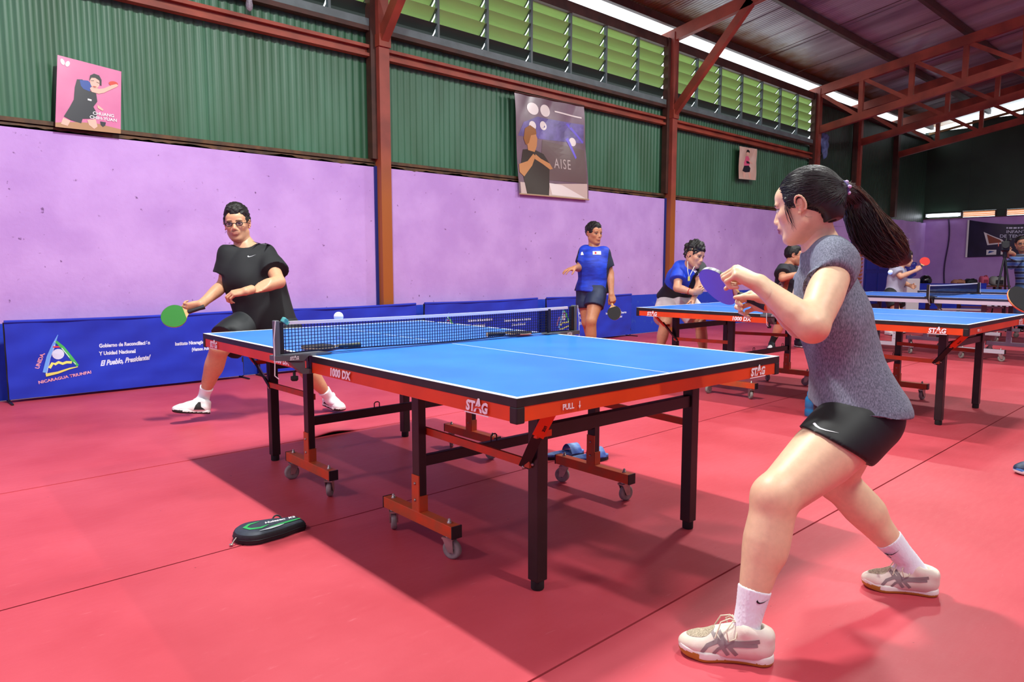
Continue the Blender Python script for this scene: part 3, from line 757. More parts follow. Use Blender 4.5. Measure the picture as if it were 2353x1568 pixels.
def barrier(x0, w, y, label, seed, text=True, rotz=0.0, group='blue barriers along the purple wall', h=0.70):
    B = thing('court_barrier', label, 'barrier', (x0, y, 0), rotz, group)
    mb = MB(); mb.grid(lambda u, v: (u * w, cloth_y(u * w, v * h, seed) - 0.004, 0.03 + v * (h - 0.045) - 0.008 * math.sin(u * 3.1)), 40, 16)
    c = mb.build('cloth', M_CLOTH_BLUE, B)
    mb = MB(); mb.tube([(u / 20 * w, 0.0, h - 0.015 - 0.010 * math.sin(u / 20 * 3.14)) for u in range(21)], 0.014, 8); mb.build('top_sleeve', M_CLOTH_BLUE, B)
    for sx in (0.0, 1.0):
        mb = MB(); mb.beam((sx * w, 0.012, 0.02), (sx * w, 0.012, h - 0.02), 0.016, 0.016, up=(0, 1, 0)); mb.build('frame_post', M_STEEL_BLK, B)
        mb = MB(); mb.beam((sx * w, -0.14, 0.008), (sx * w, 0.10, 0.008), 0.016, 0.012); mb.build('foot', M_STEEL_BLK, B)
    if not text: return B
    def put(me, m, nm):
        for v in me.vertices:
            v.co.y = cloth_y(v.co.x, v.co.z, seed) - 0.0065 - (v.co.y if False else 0)
        me.materials.clear(); me.materials.append(m); obj(nm, me, B)
    def txt(s, cx, cz, size, m=M_PALE, rot=0.0, **kw):
        me = text_mesh(s, size, depth=0.0, **kw)
        me.transform(frame4((cx, 0, cz), (math.cos(rot), 0, math.sin(rot)), (-math.sin(rot), 0, math.cos(rot)))); put(me, m, 'print_text')
    def shape(poly, m):
        mb = MB(); mb.add([(x, 0, z) for x, z in poly], [tuple(range(len(poly)))]); put(mb.mesh('print_mark', m), m, 'print_mark')
    def strip(pts, wd, m):
        mb = MB(); vs = []
        for i, p in enumerate(pts):
            a = Vector(pts[max(i - 1, 0)]); b = Vector(pts[min(i + 1, len(pts) - 1)]); d = (b - a).normalized(); nn = Vector((-d.y, d.x)); ww = wd[i] if hasattr(wd, '__len__') else wd
            vs += [(p[0] + nn.x * ww / 2, 0, p[1] + nn.y * ww / 2), (p[0] - nn.x * ww / 2, 0, p[1] - nn.y * ww / 2)]
        mb.add(vs, [(2 * i, 2 * i + 1, 2 * i + 3, 2 * i + 2) for i in range(len(pts) - 1)]); put(mb.mesh('print_mark', m), m, 'print_mark')
    k = 1.0
    strip([(0.262, 0.235), (0.30, 0.37), (0.345, 0.48), (0.378, 0.555)], [0.03, 0.03, 0.022, 0.004], M_LBLUE)
    strip([(0.275, 0.225), (0.31, 0.36), (0.352, 0.47)], 0.008, M_PALE)
    strip([(0.36, 0.50), (0.41, 0.44), (0.47, 0.34), (0.515, 0.27)], [0.018, 0.028, 0.028, 0.02], M_LGREEN)
    strip([(0.35, 0.50), (0.40, 0.44), (0.455, 0.35), (0.50, 0.285)], 0.006, M_PALE)
    strip([(0.27, 0.212), (0.36, 0.225), (0.45, 0.252), (0.515, 0.262)], [0.028, 0.02, 0.014, 0.006], M_LYEL)
    strip([(0.30, 0.27), (0.325, 0.31), (0.345, 0.30), (0.37, 0.315), (0.40, 0.30), (0.43, 0.31), (0.47, 0.305)], 0.022, M_LYEL)
    strip([(0.335, 0.452), (0.40, 0.448)], 0.012, M_LRED)
    shape([(0.372 + 0.046 * math.cos(t * 0.393), 0.386 + 0.046 * math.sin(t * 0.393)) for t in range(16)], M_PALE)
    shape([(0.372 + 0.014 * math.cos(t * 1.257), 0.386 + 0.014 * math.sin(t * 1.257)) for t in range(5)], M_LRED)
    txt('UNIDA,', 0.235, 0.34, 0.042, M_LPINK, rot=1.22, weight=0.0012)
    txt('NICARAGUA TRIUNFA!', 0.415, 0.178, 0.035, M_LPINK, rot=0.13, weight=0.0012, squeeze=1.12)
    txt('Gobierno de Reconciliación', 0.905, 0.432, 0.046, weight=0.0022, squeeze=0.82)
    txt('Y Unidad Nacional', 0.84, 0.362, 0.046, weight=0.0022, squeeze=0.86)
    txt('El Pueblo, Presidente!', 0.90, 0.282, 0.064, weight=0.0028, shear=0.45, rot=0.05, squeeze=0.74)
    txt('Instituto Nicaragüense de Deportes', 1.60, 0.40, 0.044, weight=0.0022, squeeze=0.80)
    txt('¡Vamos Adelante!', 1.62, 0.335, 0.044, weight=0.0022, squeeze=0.80)
    return B
barrier(1.02, 2.0, 7.22, 'blue printed barrier at the left end, beside the player in black', 0.3)
barrier(3.20, 2.0, 7.22, 'blue barrier partly behind the legs of the player in black', 1.7)
barrier(5.35, 2.0, 7.24, 'blue printed barrier seen through the nearest net', 3.1)
barrier(7.52, 2.0, 7.22, 'blue printed barrier behind the boy in the blue shirt', 4.4)

# ------------------------------------------------------------------ posters
def poster(name, label, corners, m_back, wave=0.0):
    """corners: bottom-left, bottom-right, top-right, top-left in world; returns thing, mapping function"""
    bl, br, tr, tl = [Vector(c) for c in corners]
    o = thing(name, label, 'poster', tuple((bl + br) / 2), 0)
    def at(u, v, d=0.0):
        q = (bl * (1 - u) + br * u) * (1 - v) + (tl * (1 - u) + tr * u) * v
        q.y += -d + wave * math.sin(u * 5 + v * 2) * math.sin(v * 6) - wave * abs(math.sin(u * 9 - v * 5)) * (v ** 2)
        return q
    mb = MB(); mb.grid(lambda u, v: at(u, v), 36, 36); mb.build('sheet', m_back, o, True)
    mb = MB(); mb.grid(lambda u, v: at(u, v, -0.003), 24, 24); mb.build('backing', mat('dark sheet back', (30, 20, 26), 0.8), o, True)
    return o, at
def pprint_(o, at, poly, m, layer=1, nm='print_figure'):
    """flat print that follows the sheet"""
    bm = bmesh.new(); bm.faces.new([bm.verts.new((u, v, 0)) for u, v in poly]); bmesh.ops.triangulate(bm, faces=bm.faces[:])
    for _ in range(3):
        long = [e for e in bm.edges if e.calc_length() > 0.06]
        if not long: break
        bmesh.ops.subdivide_edges(bm, edges=long, cuts=1, use_grid_fill=False); bmesh.ops.triangulate(bm, faces=bm.faces[:])
    bm.verts.index_update(); mb = MB()
    mb.add([at(v.co.x, v.co.y, 0.0025 + 0.0009 * layer) for v in bm.verts], [[v.index for v in f.verts] for f in bm.faces]); bm.free()
    return mb.build(nm, m, o, True)
def ell(cx, cy, rx, ry, n=18, a0=0.0, rot=0.0):
    out = []
    for k in range(n):
        t = a0 + 2 * math.pi * k / n; x, y = rx * math.cos(t), ry * math.sin(t)
        out.append((cx + x * math.cos(rot) - y * math.sin(rot), cy + x * math.sin(rot) + y * math.cos(rot)))
    return out
def ptext(o, at, s, cu, cv, size, m, W, H, layer=4, **kw):
    me = text_mesh(s, size, depth=0.0, **kw)
    inv = world_of(o).inverted()
    for v in me.vertices: v.co = inv @ at(cu + v.co.x / W, cv + v.co.y / H, 0.0025 + 0.0009 * layer)
    me.materials.clear(); me.materials.append(m); return obj('print_text', me, o)
PY = 7.335
M_SKIN_P = mat('printed skin', (226, 178, 158), 0.4); M_HAIR_P = mat('printed black hair', (22, 18, 20), 0.4); M_SHIRT_P = mat('printed black kit', (30, 30, 40), 0.35)
M_KBLUE_P = mat('printed blue sleeve', (24, 66, 150), 0.4); M_RED_P = mat('printed red bat', (206, 60, 44), 0.4)
o, at = poster('player_poster', 'pink poster of a player in black stretching out a red bat', [(1.505, PY, 2.345), (2.02, PY, 2.35), (2.065, PY + .04, 2.915), (1.565, PY + .04, 2.965)], mat('pink glossy poster', (222, 140, 176), 0.25, rgb2=(206, 112, 156), scale=1.6))
pprint_(o, at, [(.0, .0), (1, .0), (1, .07), (.6, .12), (.3, .10), (.0, .06)], mat('printed tan floor', (170, 128, 86), 0.35), 0, 'print_floor')
for sx in (-1, 1): pprint_(o, at, ell(.115 + sx * .038, .915 - .005 * sx, .03, .045, rot=-sx * .5), M_WHITE, 1, 'print_butterfly')
pprint_(o, at, [(.30, .72), (.38, .735), (.44, .70), (.48, .60), (.60, .57), (.62, .45), (.56, .36), (.60, .30), (.62, .20), (.48, .17), (.40, .16), (.38, .09), (.22, .12), (.12, .16), (.20, .30), (.26, .42), (.27, .60)], M_SHIRT_P, 1)
pprint_(o, at, [(.34, .72), (.47, .735), (.53, .69), (.50, .58), (.40, .60), (.36, .64)], M_KBLUE_P, 2)
pprint_(o, at, [(.50, .63), (.53, .58), (.64, .57), (.72, .60), (.84, .68), (.92, .73), (.95, .76), (.92, .78), (.84, .745), (.72, .67), (.64, .645), (.55, .67)], M_SKIN_P, 3)
pprint_(o, at, ell(.87, .775, .075, .038, rot=.15), M_RED_P, 2)
pprint_(o, at, ell(.575, .735, .075, .095), M_SKIN_P, 3)
pprint_(o, at, [(.49, .75), (.50, .82), (.56, .86), (.64, .85), (.68, .79), (.68, .70), (.655, .71), (.65, .77), (.58, .80), (.52, .79), (.50, .75)], M_HAIR_P, 4)
pprint_(o, at, [(.51, .745), (.56, .755), (.56, .748), (.51, .738)], M_HAIR_P, 5); pprint_(o, at, [(.60, .745), (.645, .735), (.645, .728), (.60, .738)], M_HAIR_P, 5)
pprint_(o, at, [(.55, .672), (.60, .672), (.60, .664), (.55, .664)], M_RED_P, 5)
pprint_(o, at, [(.11, .14), (.22, .11), (.18, .03), (.08, .05)], M_SKIN_P, 2); pprint_(o, at, [(.47, .15), (.60, .18), (.63, .07), (.58, .03), (.50, .08)], M_SKIN_P, 2)
pprint_(o, at, [(.62, .40), (.66, .38), (.72, .34), (.70, .32), (.63, .35)], M_SKIN_P, 3)
pprint_(o, at, [(.47, .47), (.53, .465), (.53, .44), (.47, .445)], M_WHITE, 3, 'print_badge')
pprint_(o, at, [(.67, .155), (.76, .15), (.75, .10), (.715, .075), (.68, .10)], M_SHIRT_P, 3, 'print_badge')
ptext(o, at, 'CHUANG', .72, .265, .040, M_WHITE, .51, .6, weight=.0008)
ptext(o, at, 'CHIH-YUAN', .72, .20, .040, M_WHITE, .51, .6, weight=.0008)

M_TAN_P = mat('printed warm skin', (196, 138, 84), 0.4); M_GOLD_P = mat('printed golden hair', (150, 96, 40), 0.4); M_DUSK = mat('printed dusk brown', (108, 88, 86), 0.3)
M_VIO = mat('printed violet crowd', (120, 104, 176), 0.3, rgb2=(92, 78, 130), scale=5); M_GLOW = mat('printed pale lights', (236, 228, 222), 0.3)
o, at = poster('player_poster', 'large hanging brown and violet poster of a fair-haired player', [(7.10, PY + .02, 2.155), (8.58, PY + .02, 2.165), (8.43, PY + .02, 3.545), (6.98, PY + .02, 3.52)], mat('brown violet print', (134, 110, 124), 0.28, rgb2=(108, 84, 96), scale=2), wave=0.016)
pprint_(o, at, [(.02, .58), (.10, .72), (.30, .80), (.98, .80), (.97, .60), (.40, .58)], M_VIO, 0, 'print_crowd')
pprint_(o, at, [(.35, .57), (.98, .53), (.97, .17), (.30, .17)], M_DUSK, 1, 'print_board')
pprint_(o, at, [(.02, .0), (.98, .0), (.98, .17), (.42, .13), (.02, .12)], mat('printed pale court', (206, 186, 176), 0.3), 1, 'print_court')
pprint_(o, at, [(.45, .02), (.95, .01), (.6, .13), (.42, .14)], M_GLOW, 2, 'print_court')
for cx, cy, rx in ((.24, .87, .08), (.42, .875, .075)): pprint_(o, at, ell(cx, cy, rx, .06), M_GLOW, 1, 'print_lamp')
for cx, cy in ((.38, .72), (.22, .70), (.80, .60)): pprint_(o, at, ell(cx, cy, .05, .045), M_GLOW, 1, 'print_light')
pprint_(o, at, [(.72, .78), (.76, .79), (.96, .62), (.95, .60)], mat('printed violet beam', (112, 92, 220), 0.3), 1, 'print_beam'); pprint_(o, at, [(.70, .62), (.74, .64), (.84, .44), (.82, .42)], mat('printed violet beam', (112, 92, 220), 0.3), 2, 'print_beam')
pprint_(o, at, [(.08, .45), (.22, .47), (.36, .43), (.44, .34), (.42, .10), (.40, .0), (.10, .0), (.05, .30)], mat('printed dark kit', (58, 46, 36), 0.35), 3)
pprint_(o, at, [(.16, .66), (.24, .66), (.28, .58), (.27, .50), (.24, .44), (.15, .45), (.13, .55)], M_TAN_P, 4)
pprint_(o, at, [(.09, .56), (.11, .66), (.18, .70), (.26, .67), (.27, .62), (.19, .60), (.16, .52), (.12, .50)], M_GOLD_P, 5)
pprint_(o, at, [(.02, .30), (.14, .34), (.22, .42), (.25, .40), (.20, .30), (.08, .18), (.02, .22)], M_TAN_P, 5)
pprint_(o, at, [(.25, .42), (.32, .38), (.44, .34), (.48, .29), (.44, .28), (.34, .33), (.24, .37)], M_TAN_P, 5)
ptext(o, at, 'AISE', .62, .345, .20, mat('printed grey letters', (190, 176, 170), 0.3), 1.46, 1.37, squeeze=.8, spacing=1.2, layer=4)
pprint_(o, at, [(.56, .895), (.95, .875), (.95, .86), (.56, .88)], M_GLOW, 3, 'print_line')
mb = MB(); mb.tube([at(0, 1, 0.004), at(.5, 1, 0.004), at(1, 1, 0.004)], 0.012, 8); mb.build('hanging_rod', M_DARK_STEEL, o, True)
mb = MB(); mb.tube([at(0, 0, 0.004), at(.5, 0, 0.004), at(1, 0, 0.004)], 0.012, 8); mb.build('bottom_rod', mat('pale rod', (180, 150, 120), 0.5), o, True)

o, at = poster('player_poster', 'small pale poster of a player in pink, high on the far green wall', [(13.09, PY + .03, 2.85), (13.76, PY + .03, 2.875), (13.77, PY + .04, 3.495), (13.07, PY + .04, 3.475)], mat('cream poster', (222, 196, 180), 0.4, rgb2=(206, 170, 150), scale=3), wave=0.01)
pprint_(o, at, [(.38, .72), (.52, .74), (.60, .66), (.62, .50), (.55, .42), (.30, .42), (.28, .52), (.34, .62)], mat('printed pink kit', (220, 96, 130), 0.4), 1)
pprint_(o, at, [(.30, .42), (.55, .44), (.64, .36), (.60, .24), (.36, .22), (.22, .26)], M_SHIRT_P, 2)
pprint_(o, at, ell(.50, .82, .08, .075), M_SKIN_P, 2); pprint_(o, at, [(.42, .84), (.44, .92), (.52, .94), (.60, .90), (.59, .83), (.52, .87)], M_HAIR_P, 3)
pprint_(o, at, [(.55, .62), (.75, .54), (.78, .50), (.72, .50), (.55, .56)], M_SKIN_P, 3); pprint_(o, at, [(.40, .58), (.58, .56), (.60, .50), (.42, .50)], M_SHIRT_P, 3)
pprint_(o, at, [(.28, .26), (.40, .23), (.36, .04), (.24, .05)], M_SKIN_P, 1); pprint_(o, at, [(.52, .26), (.62, .26), (.70, .05), (.60, .04)], M_SKIN_P, 1)

# ------------------------------------------------------------------ bats
M_WOOD = mat('blade wood', (214, 172, 112), 0.5, var=0.15, scale=20, stretch=(1, 8, 1))
M_GRIP = mat('black bat grip', (26, 24, 28), 0.6, var=0.3, scale=60)
def bat(label, grip, tip_dir, normal, c_front, c_back, scale=1.0, grip_mat=None, cap=None, tape=None):
    """grip: middle of the handle; tip_dir: handle towards blade; normal: front face"""
    y = Vector(tip_dir).normalized(); z = Vector(normal); z = (z - y * z.dot(y)).normalized()
    o = thing('table_tennis_bat', label, 'bat', tuple(grip), 0)
    M = frame4(grip, y.cross(z), y) @ Matrix.Scale(scale, 4)
    M = Matrix.Translation(Vector(grip)) @ Matrix(((y.cross(z).x, y.x, z.x, 0), (y.cross(z).y, y.y, z.y, 0), (y.cross(z).z, y.z, z.z, 0), (0, 0, 0, 1))) @ Matrix.Scale(scale, 4)
    out = []
    for k in range(40):
        t = -math.pi / 2 + 2 * math.pi * (k + 0.5) / 40
        out.append((0.075 * math.cos(t) * (1 - 0.06 * math.sin(t)), 0.145 + 0.079 * math.sin(t)))
    blade = [(0.014, 0.055)] + [p for p in out if p[1] > 0.078 or abs(p[0]) > 0.03] + [(-0.014, 0.055)]
    mb = MB(); mb.prism(blade, -0.003, 0.003, M); bl = mb.build('blade', M_WOOD, o, True)
    rub = [p for p in out if p[1] > 0.082 or abs(p[0]) > 0.036]
    mb = MB(); mb.prism(rub, 0.003, 0.0062, M); mb.build('rubber', c_front, o, True)
    mb = MB(); mb.prism(rub, -0.0062, -0.003, M); mb.build('rubber', c_back, o, True)
    mb = MB(); vs = []
    prof = [(-0.052, 0.0155, 0.0125), (-0.045, 0.0165, 0.013), (-0.015, 0.0135, 0.0115), (0.02, 0.0128, 0.011), (0.048, 0.0145, 0.010), (0.058, 0.0135, 0.007)]
    n = 16
    for yy, rx, rz in prof:
        for k in range(n): t = 2 * math.pi * k / n; vs.append(M @ Vector((rx * math.cos(t), yy, rz * math.sin(t))))
    mb.add(vs, [(i * n + k, i * n + (k + 1) % n, (i + 1) * n + (k + 1) % n, (i + 1) * n + k) for i in range(len(prof) - 1) for k in range(n)], True)
    mb.add(vs[-n:], [tuple(range(n))]); hd = mb.build('handle', grip_mat or M_GRIP, o, True)
    mb = MB(); mb.add(vs[:n], [tuple(range(n))[::-1]]); mb.build('handle_end', cap or M_WOOD, o, True)
    if tape:
        mb = MB()
        ring = [M @ Vector((p[0] * 1.012, 0.145 + (p[1] - 0.145) * 1.012, 0)) for p in out if p[1] > 0.11]
        hw = Vector(normal).normalized() * 0.0055 * scale
        vs = [r + hw for r in ring] + [r - hw for r in ring]; k_ = len(ring)
        mb.add(vs, [(i, i + 1, k_ + i + 1, k_ + i) for i in range(k_ - 1)]); mb.build('edge_tape', tape, o, True)
    return o
M_R_BLACK = mat('black rubber sheet', (18, 18, 20), 0.65); M_R_RED = mat('red rubber sheet', (214, 42, 36), 0.4); M_R_GREEN = mat('green rubber sheet', (30, 122, 30), 0.45)
M_R_PURPLE = mat('purple rubber sheet', (124, 82, 200), 0.5); M_R_NAVY = mat('navy rubber sheet', (14, 26, 70), 0.4)
M_BALL = mat('white ball', (240, 240, 240), 0.35)
def ball(label, c, r=0.02):
    mb = MB(); mb.lathe([(1e-7, -r)] + [(r * math.sin(math.pi * k / 10), -r * math.cos(math.pi * k / 10)) for k in range(1, 10)] + [(1e-7, r)], None, 20)
    o = mb.build('table_tennis_ball', M_BALL); o.location = tuple(float(q) for q in c); return tag(o, label, 'ball', 'balls in flight')
ball('white ball in flight just above the nearest net', P(778, 728, 3.9), 0.026)
ball('white ball in flight beside the grey shirt of the boy with red bat', P(2046, 626, 6.2))
ball('white ball in flight behind the purple bat', P(1656, 656, 5.4))
# bats resting under the net on the main table
Mt = world_of(T1)
bat('black bat lying on the far side of the nearest net', Mt @ Vector((-0.50, 0.115, 0.776)), Mt.to_3x3() @ Vector((-1, 0.25, 0)), (0, 0, 1), M_R_BLACK, M_R_BLACK, grip_mat=mat('olive bat grip', (60, 70, 30), 0.5, rgb2=(20, 60, 90), scale=40))
bat('black bat lying by the far clamp of the nearest net', Mt @ Vector((0.38, 0.09, 0.776)), Mt.to_3x3() @ Vector((1, -0.2, 0)), (0, 0, 1), M_R_BLACK, M_R_RED)
# small teal clip tied to the near end of the net tape
mb = MB(); mb.box(Mt @ Vector((-0.868, -0.004, 0.917)), (0.03, 0.02, 0.024), Euler((0.3, 0.5, 0.6)).to_matrix(), 0.004); mb.tube([Mt @ Vector((-0.88, 0, 0.915)), Mt @ Vector((-0.86, -0.01, 0.90)), Mt @ Vector((-0.845, 0, 0.912))], 0.004, 6)
tag(mb.build('net_clip', mat('teal cloth knot', (70, 160, 160), 0.6, var=0.3, scale=60)), 'small teal knot tied at the near end of the net tape', 'knot')

# ------------------------------------------------------------------ bat case on the floor
c0, c1 = Vector((1.150, 2.905, 0)), Vector((1.432, 2.865, 0))
dv = (c1 - c0).normalized(); nv = Vector((-dv.y, dv.x, 0))
CS = thing('bat_case', 'zipped black and green bat case lying on the red floor', 'bat case', tuple((c0 + c1) / 2))
def case_outline(s=1.0):
    out = []
    for k in range(30):
        t = math.pi / 2 + math.pi * k / 29
        out.append((0.085 * math.cos(t) * s + 0.085, 0.088 * math.sin(t) * s))
    out += [(0.18, -0.072 * s), (0.25, -0.045 * s), (0.285 * (1 if s == 1 else .985), -0.038 * s), (0.29 * (1 if s == 1 else .985), 0.0), (0.285 * (1 if s == 1 else .985), 0.038 * s), (0.25, 0.045 * s), (0.18, 0.072 * s)]
    return out
Mc = frame4(c0, dv, nv)
M_CASE = mat('black case fabric', (20, 24, 28), 0.6, var=0.3, scale=90, bump=0.1, bscale=300); M_CASE_NAVY = mat('slate case top', (40, 48, 62), 0.6, var=0.15, scale=60)
M_CGREEN = mat('green case print', (44, 160, 84), 0.5); M_CGREY = mat('pale case print', (196, 204, 204), 0.5)
mb = MB()
rings = [(1.0, 0.0), (1.03, 0.008), (1.03, 0.03), (0.97, 0.040)]
n = len(case_outline()); vs = []
for s, z in rings: vs += [Mc @ Vector((0.10 + (x - 0.10) * s, y * s, z)) for x, y in case_outline()]
mb.add(vs, [(i * n + k, (i) * n + (k + 1) % n, (i + 1) * n + (k + 1) % n, (i + 1) * n + k) for i in range(len(rings) - 1) for k in range(n)], True)
mb.add(vs[:n], [tuple(range(n))[::-1]]); mb.build('case_body', M_CASE, CS, True)
mb = MB(); vs = []
for s, z in ((0.97, 0.0395), (0.9, 0.046), (0.6, 0.049)): vs += [Mc @ Vector((0.12 + (x - 0.12) * s, y * s, z)) for x, y in case_outline()]
mb.add(vs, [(i * n + k, i * n + (k + 1) % n, (i + 1) * n + (k + 1) % n, (i + 1) * n + k) for i in range(2) for k in range(n)], True); mb.add(vs[-n:], [tuple(range(n))]); mb.build('case_top', M_CASE_NAVY, CS, True)
def cstrip(pts, wd, m, nm):
    mb = MB(); vs = []
    for i, p in enumerate(pts):
        a = Vector(pts[max(i - 1, 0)]); b = Vector(pts[min(i + 1, len(pts) - 1)]); d = (b - a).normalized(); q = Vector((-d.y, d.x))
        for sgn in (1, -1):
            x, y = p[0] + q.x * wd[i] / 2 * sgn, p[1] + q.y * wd[i] / 2 * sgn
            vs.append(Mc @ Vector((x, y, 0.0505)))
    mb.add(vs, [(2 * i, 2 * i + 1, 2 * i + 3, 2 * i + 2) for i in range(len(pts) - 1)]); mb.build(nm, m, CS, True)
cstrip([(0.115, 0.046), (0.07, 0.035), (0.045, 0.008), (0.06, -0.022), (0.10, -0.032), (0.14, -0.012)], [0.004, 0.014, 0.018, 0.02, 0.018, 0.003], M_CGREEN, 'print_swirl')
cstrip([(0.13, -0.048), (0.18, -0.034), (0.23, -0.024), (0.275, -0.015)], [0.004, 0.016, 0.018, 0.01], M_CGREEN, 'print_band')
cstrip([(0.085, -0.066), (0.13, -0.060), (0.17, -0.050), (0.195, -0.042)], [0.002, 0.018, 0.014, 0.003], M_CGREY, 'print_band')
lettering('case_text', 'Huieson  K2', 0.026, M_WHITE, Mc @ Matrix.Translation((0.195, 0.014, 0.0506)) @ Matrix.Rotation(0.02, 4, 'Z'), CS, weight=0.0008, shear=0.2)
mb = MB(); mb.tube([Mc @ Vector((0.2 + 0.02 * math.cos(t), 0.07 + 0.012 * math.sin(t), 0.03 + 0.02 * math.sin(t))) for t in [k * 0.5 for k in range(13)]], 0.004, 6); mb.build('loop', M_CASE, CS, True)
mb = MB(); mb.tube([Mc @ Vector((0.0, -0.03, 0.028)), Mc @ Vector((-0.012, -0.036, 0.018)), Mc @ Vector((-0.02, -0.04, 0.008))], 0.003, 6); mb.lathe([(0.004, -0.002), (0.008, -0.002), (0.008, 0.002), (0.004, 0.002)], Matrix.Translation(Mc @ Vector((-0.024, -0.042, 0.008))), 12); mb.build('zip_pull', M_ZINC, CS, True)
mb = MB(); mb.tube([Mc @ Vector((0.10 + (x - 0.10) * 1.032, y * 1.032, 0.019)) for x, y in case_outline()], 0.0025, 6, closed=True); mb.build('zip', M_STEEL_BLK, CS, True)

# blue slipper-like mat lying under the table: a pair of flip-flops seen as one blue shape each
def sole_poly(L=0.27, W=0.1):
    return [(L * (0.5 + 0.5 * math.cos(t)), W / 2 * math.sin(t) * (1 + 0.18 * math.cos(t))) for t in [2 * math.pi * k / 26 for k in range(26)]]
M_FLIP = mat('blue foam sandal', (44, 74, 150), 0.7, rgb2=(120, 150, 196), scale=14); M_FLIP_D = mat('black sandal sole', (14, 16, 24), 0.8)
for i, (x, y, a) in enumerate([(3.02, 2.90, -0.25), (3.06, 2.755, -0.32)]):
    S = thing('sandal', ['blue sandal under the nearest table, farther of two', 'blue sandal under the nearest table, closer of two'][i], 'sandal', (x, y, 0), a, 'blue sandals under the table')
    mb = MB(); mb.prism(sole_poly(), 0.0, 0.018); mb.build('sole', M_FLIP_D, S)
    mb = MB(); mb.prism([(p[0], p[1] * 0.97) for p in sole_poly()], 0.018, 0.030); mb.build('footbed', M_FLIP, S)
    mb = MB(); mb.grid(lambda u, v: (0.15 + 0.075 * v, (u - .5) * 0.112, 0.028 + 0.05 * math.sin(u * math.pi) ** 0.7), 10, 4); mb.build('strap', M_FLIP, S)

# blue drinking bottle lying behind the player
BX, BY = 5.40, 2.375
M_TEAL = mat('teal blue plastic', (20, 110, 160), 0.3, var=0.15, scale=8)
BT = thing('drink_bottle', 'teal blue bottle on the floor behind the ponytailed player', 'bottle', (BX, BY, 0))
mb = MB(); mb.lathe([(0.034, 0.0), (0.04, 0.008), (0.04, 0.05), (0.034, 0.06), (0.04, 0.07), (0.04, 0.13), (0.032, 0.15), (0.022, 0.158)], Matrix.Translation((BX, BY, 0)), 20); mb.build('bottle_body', M_TEAL, BT, True)
mb = MB(); mb.lathe([(0.026, 0.158), (0.026, 0.18), (0.012, 0.184), (0.010, 0.205), (0.004, 0.208)], Matrix.Translation((BX, BY, 0)), 18); mb.build('bottle_cap', mat('blue bottle cap', (30, 140, 190), 0.35), BT, True)
mb = MB(); mb.tube([(BX - 0.03, BY, 0.165), (BX - 0.05, BY, 0.19), (BX - 0.03, BY, 0.205), (BX, BY, 0.195)], 0.006, 8); mb.build('carry_loop', M_TEAL, BT, True)
# crumpled clear plastic and a blue rag hanging from the steel
mb = MB(); xx, zz = 3.28, 3.72
mb.lathe([(0.012, 0.0), (0.03, 0.02), (0.036, 0.06), (0.03, 0.10), (0.034, 0.14), (0.03, 0.20), (0.014, 0.24), (0.014, 0.27)], Matrix.Translation((xx, WY - 0.06, zz)), 14)
tag(mb.build('plastic_bottle', mat('clear crumpled plastic', (190, 186, 196), 0.15, trans=0.6, var=0.2, scale=40, bump=0.6, bscale=60)), 'clear crumpled plastic bottle hung on the rail above the corrugated wall', 'bottle')
mb = MB(); mb.grid(lambda u, v: (16.75 + u * 0.42 + 0.03 * math.sin(v * 9), WY - 0.02 - 0.02 * math.sin(u * 12), 4.22 - v * (0.34 + 0.25 * math.sin(u * 3.1 + 0.4)) - 0.05 * u), 10, 10)
tag(mb.build('hanging_rag', mat('faded blue rag', (110, 130, 180), 0.9, rgb2=(60, 80, 120), scale=9)), 'faded blue rag hanging by the far column', 'rag')

# ------------------------------------------------------------------ far end of the hall
barrier(20.6, 2.0, 6.55, 'plain blue barrier near the end wall behind the far tables', 2.2, text=False, rotz=math.radians(-43), group='blue barriers near the end wall')
# tube lamp glowing on the end wall
TL = thing('tube_lamp', 'glowing white tube lamp low on the dark green end wall', 'lamp', (XE - 0.03, 6.95, 2.66))
mb = MB(); mb.tube([(XE - 0.05, 7.35, 2.645), (XE - 0.05, 6.53, 2.645)], 0.04, 12); mb.build('tube', mat('lit tube', (255, 255, 255), 0.5, emit=(236, 244, 255), estr=9.0), TL, True)
mb = MB(); mb.box((XE - 0.012, 6.94, 2.66), (0.02, 0.94, 0.10)); mb.build('lamp_housing', M_WHITE, TL, True)
mb = MB(); mb.tube([(XE - 0.02, 6.78 - 0.04 * math.sin(k * 0.5), 2.54 - k * 0.16) for k in range(13)], 0.02, 6)
tag(mb.build('wall_cable', mat('dark cable', (60, 40, 80), 0.7)), 'dark cable running down the purple end wall', 'cable')
# banner
o, at = poster('event_banner', 'dark blue sagging event banner on the end wall behind the cameraman', [(XE - .04, 6.28, 1.40), (XE - .04, 3.58, 1.48), (XE - .04, 3.58, 2.50), (XE - .04, 6.28, 2.49)], mat('navy banner vinyl', (38, 34, 66), 0.35, rgb2=(26, 24, 46), scale=2))
o['category'] = 'banner'
def bat_at(u, v, d=0.0):
    q = Vector((XE - 0.04 - d - 0.03 * math.sin(u * 9) * v, 6.28 - 2.7 * u, 1.40 + .08 * u + v * (1.09 - 0.22 * math.sin(u * math.pi)))); return q
for c in list(o.children): bpy.data.objects.remove(c)
mb = MB(); mb.grid(lambda u, v: bat_at(u, v), 24, 10); mb.build('sheet', MATS['navy banner vinyl'], o, True)
mb = MB(); mb.add([bat_at(0, 0, .004), bat_at(0.018, 0, .004), bat_at(0.018, 1, .004), bat_at(0, 1, .004)], [(0, 1, 2, 3)]); mb.build('white_hem', M_WHITE, o, True)
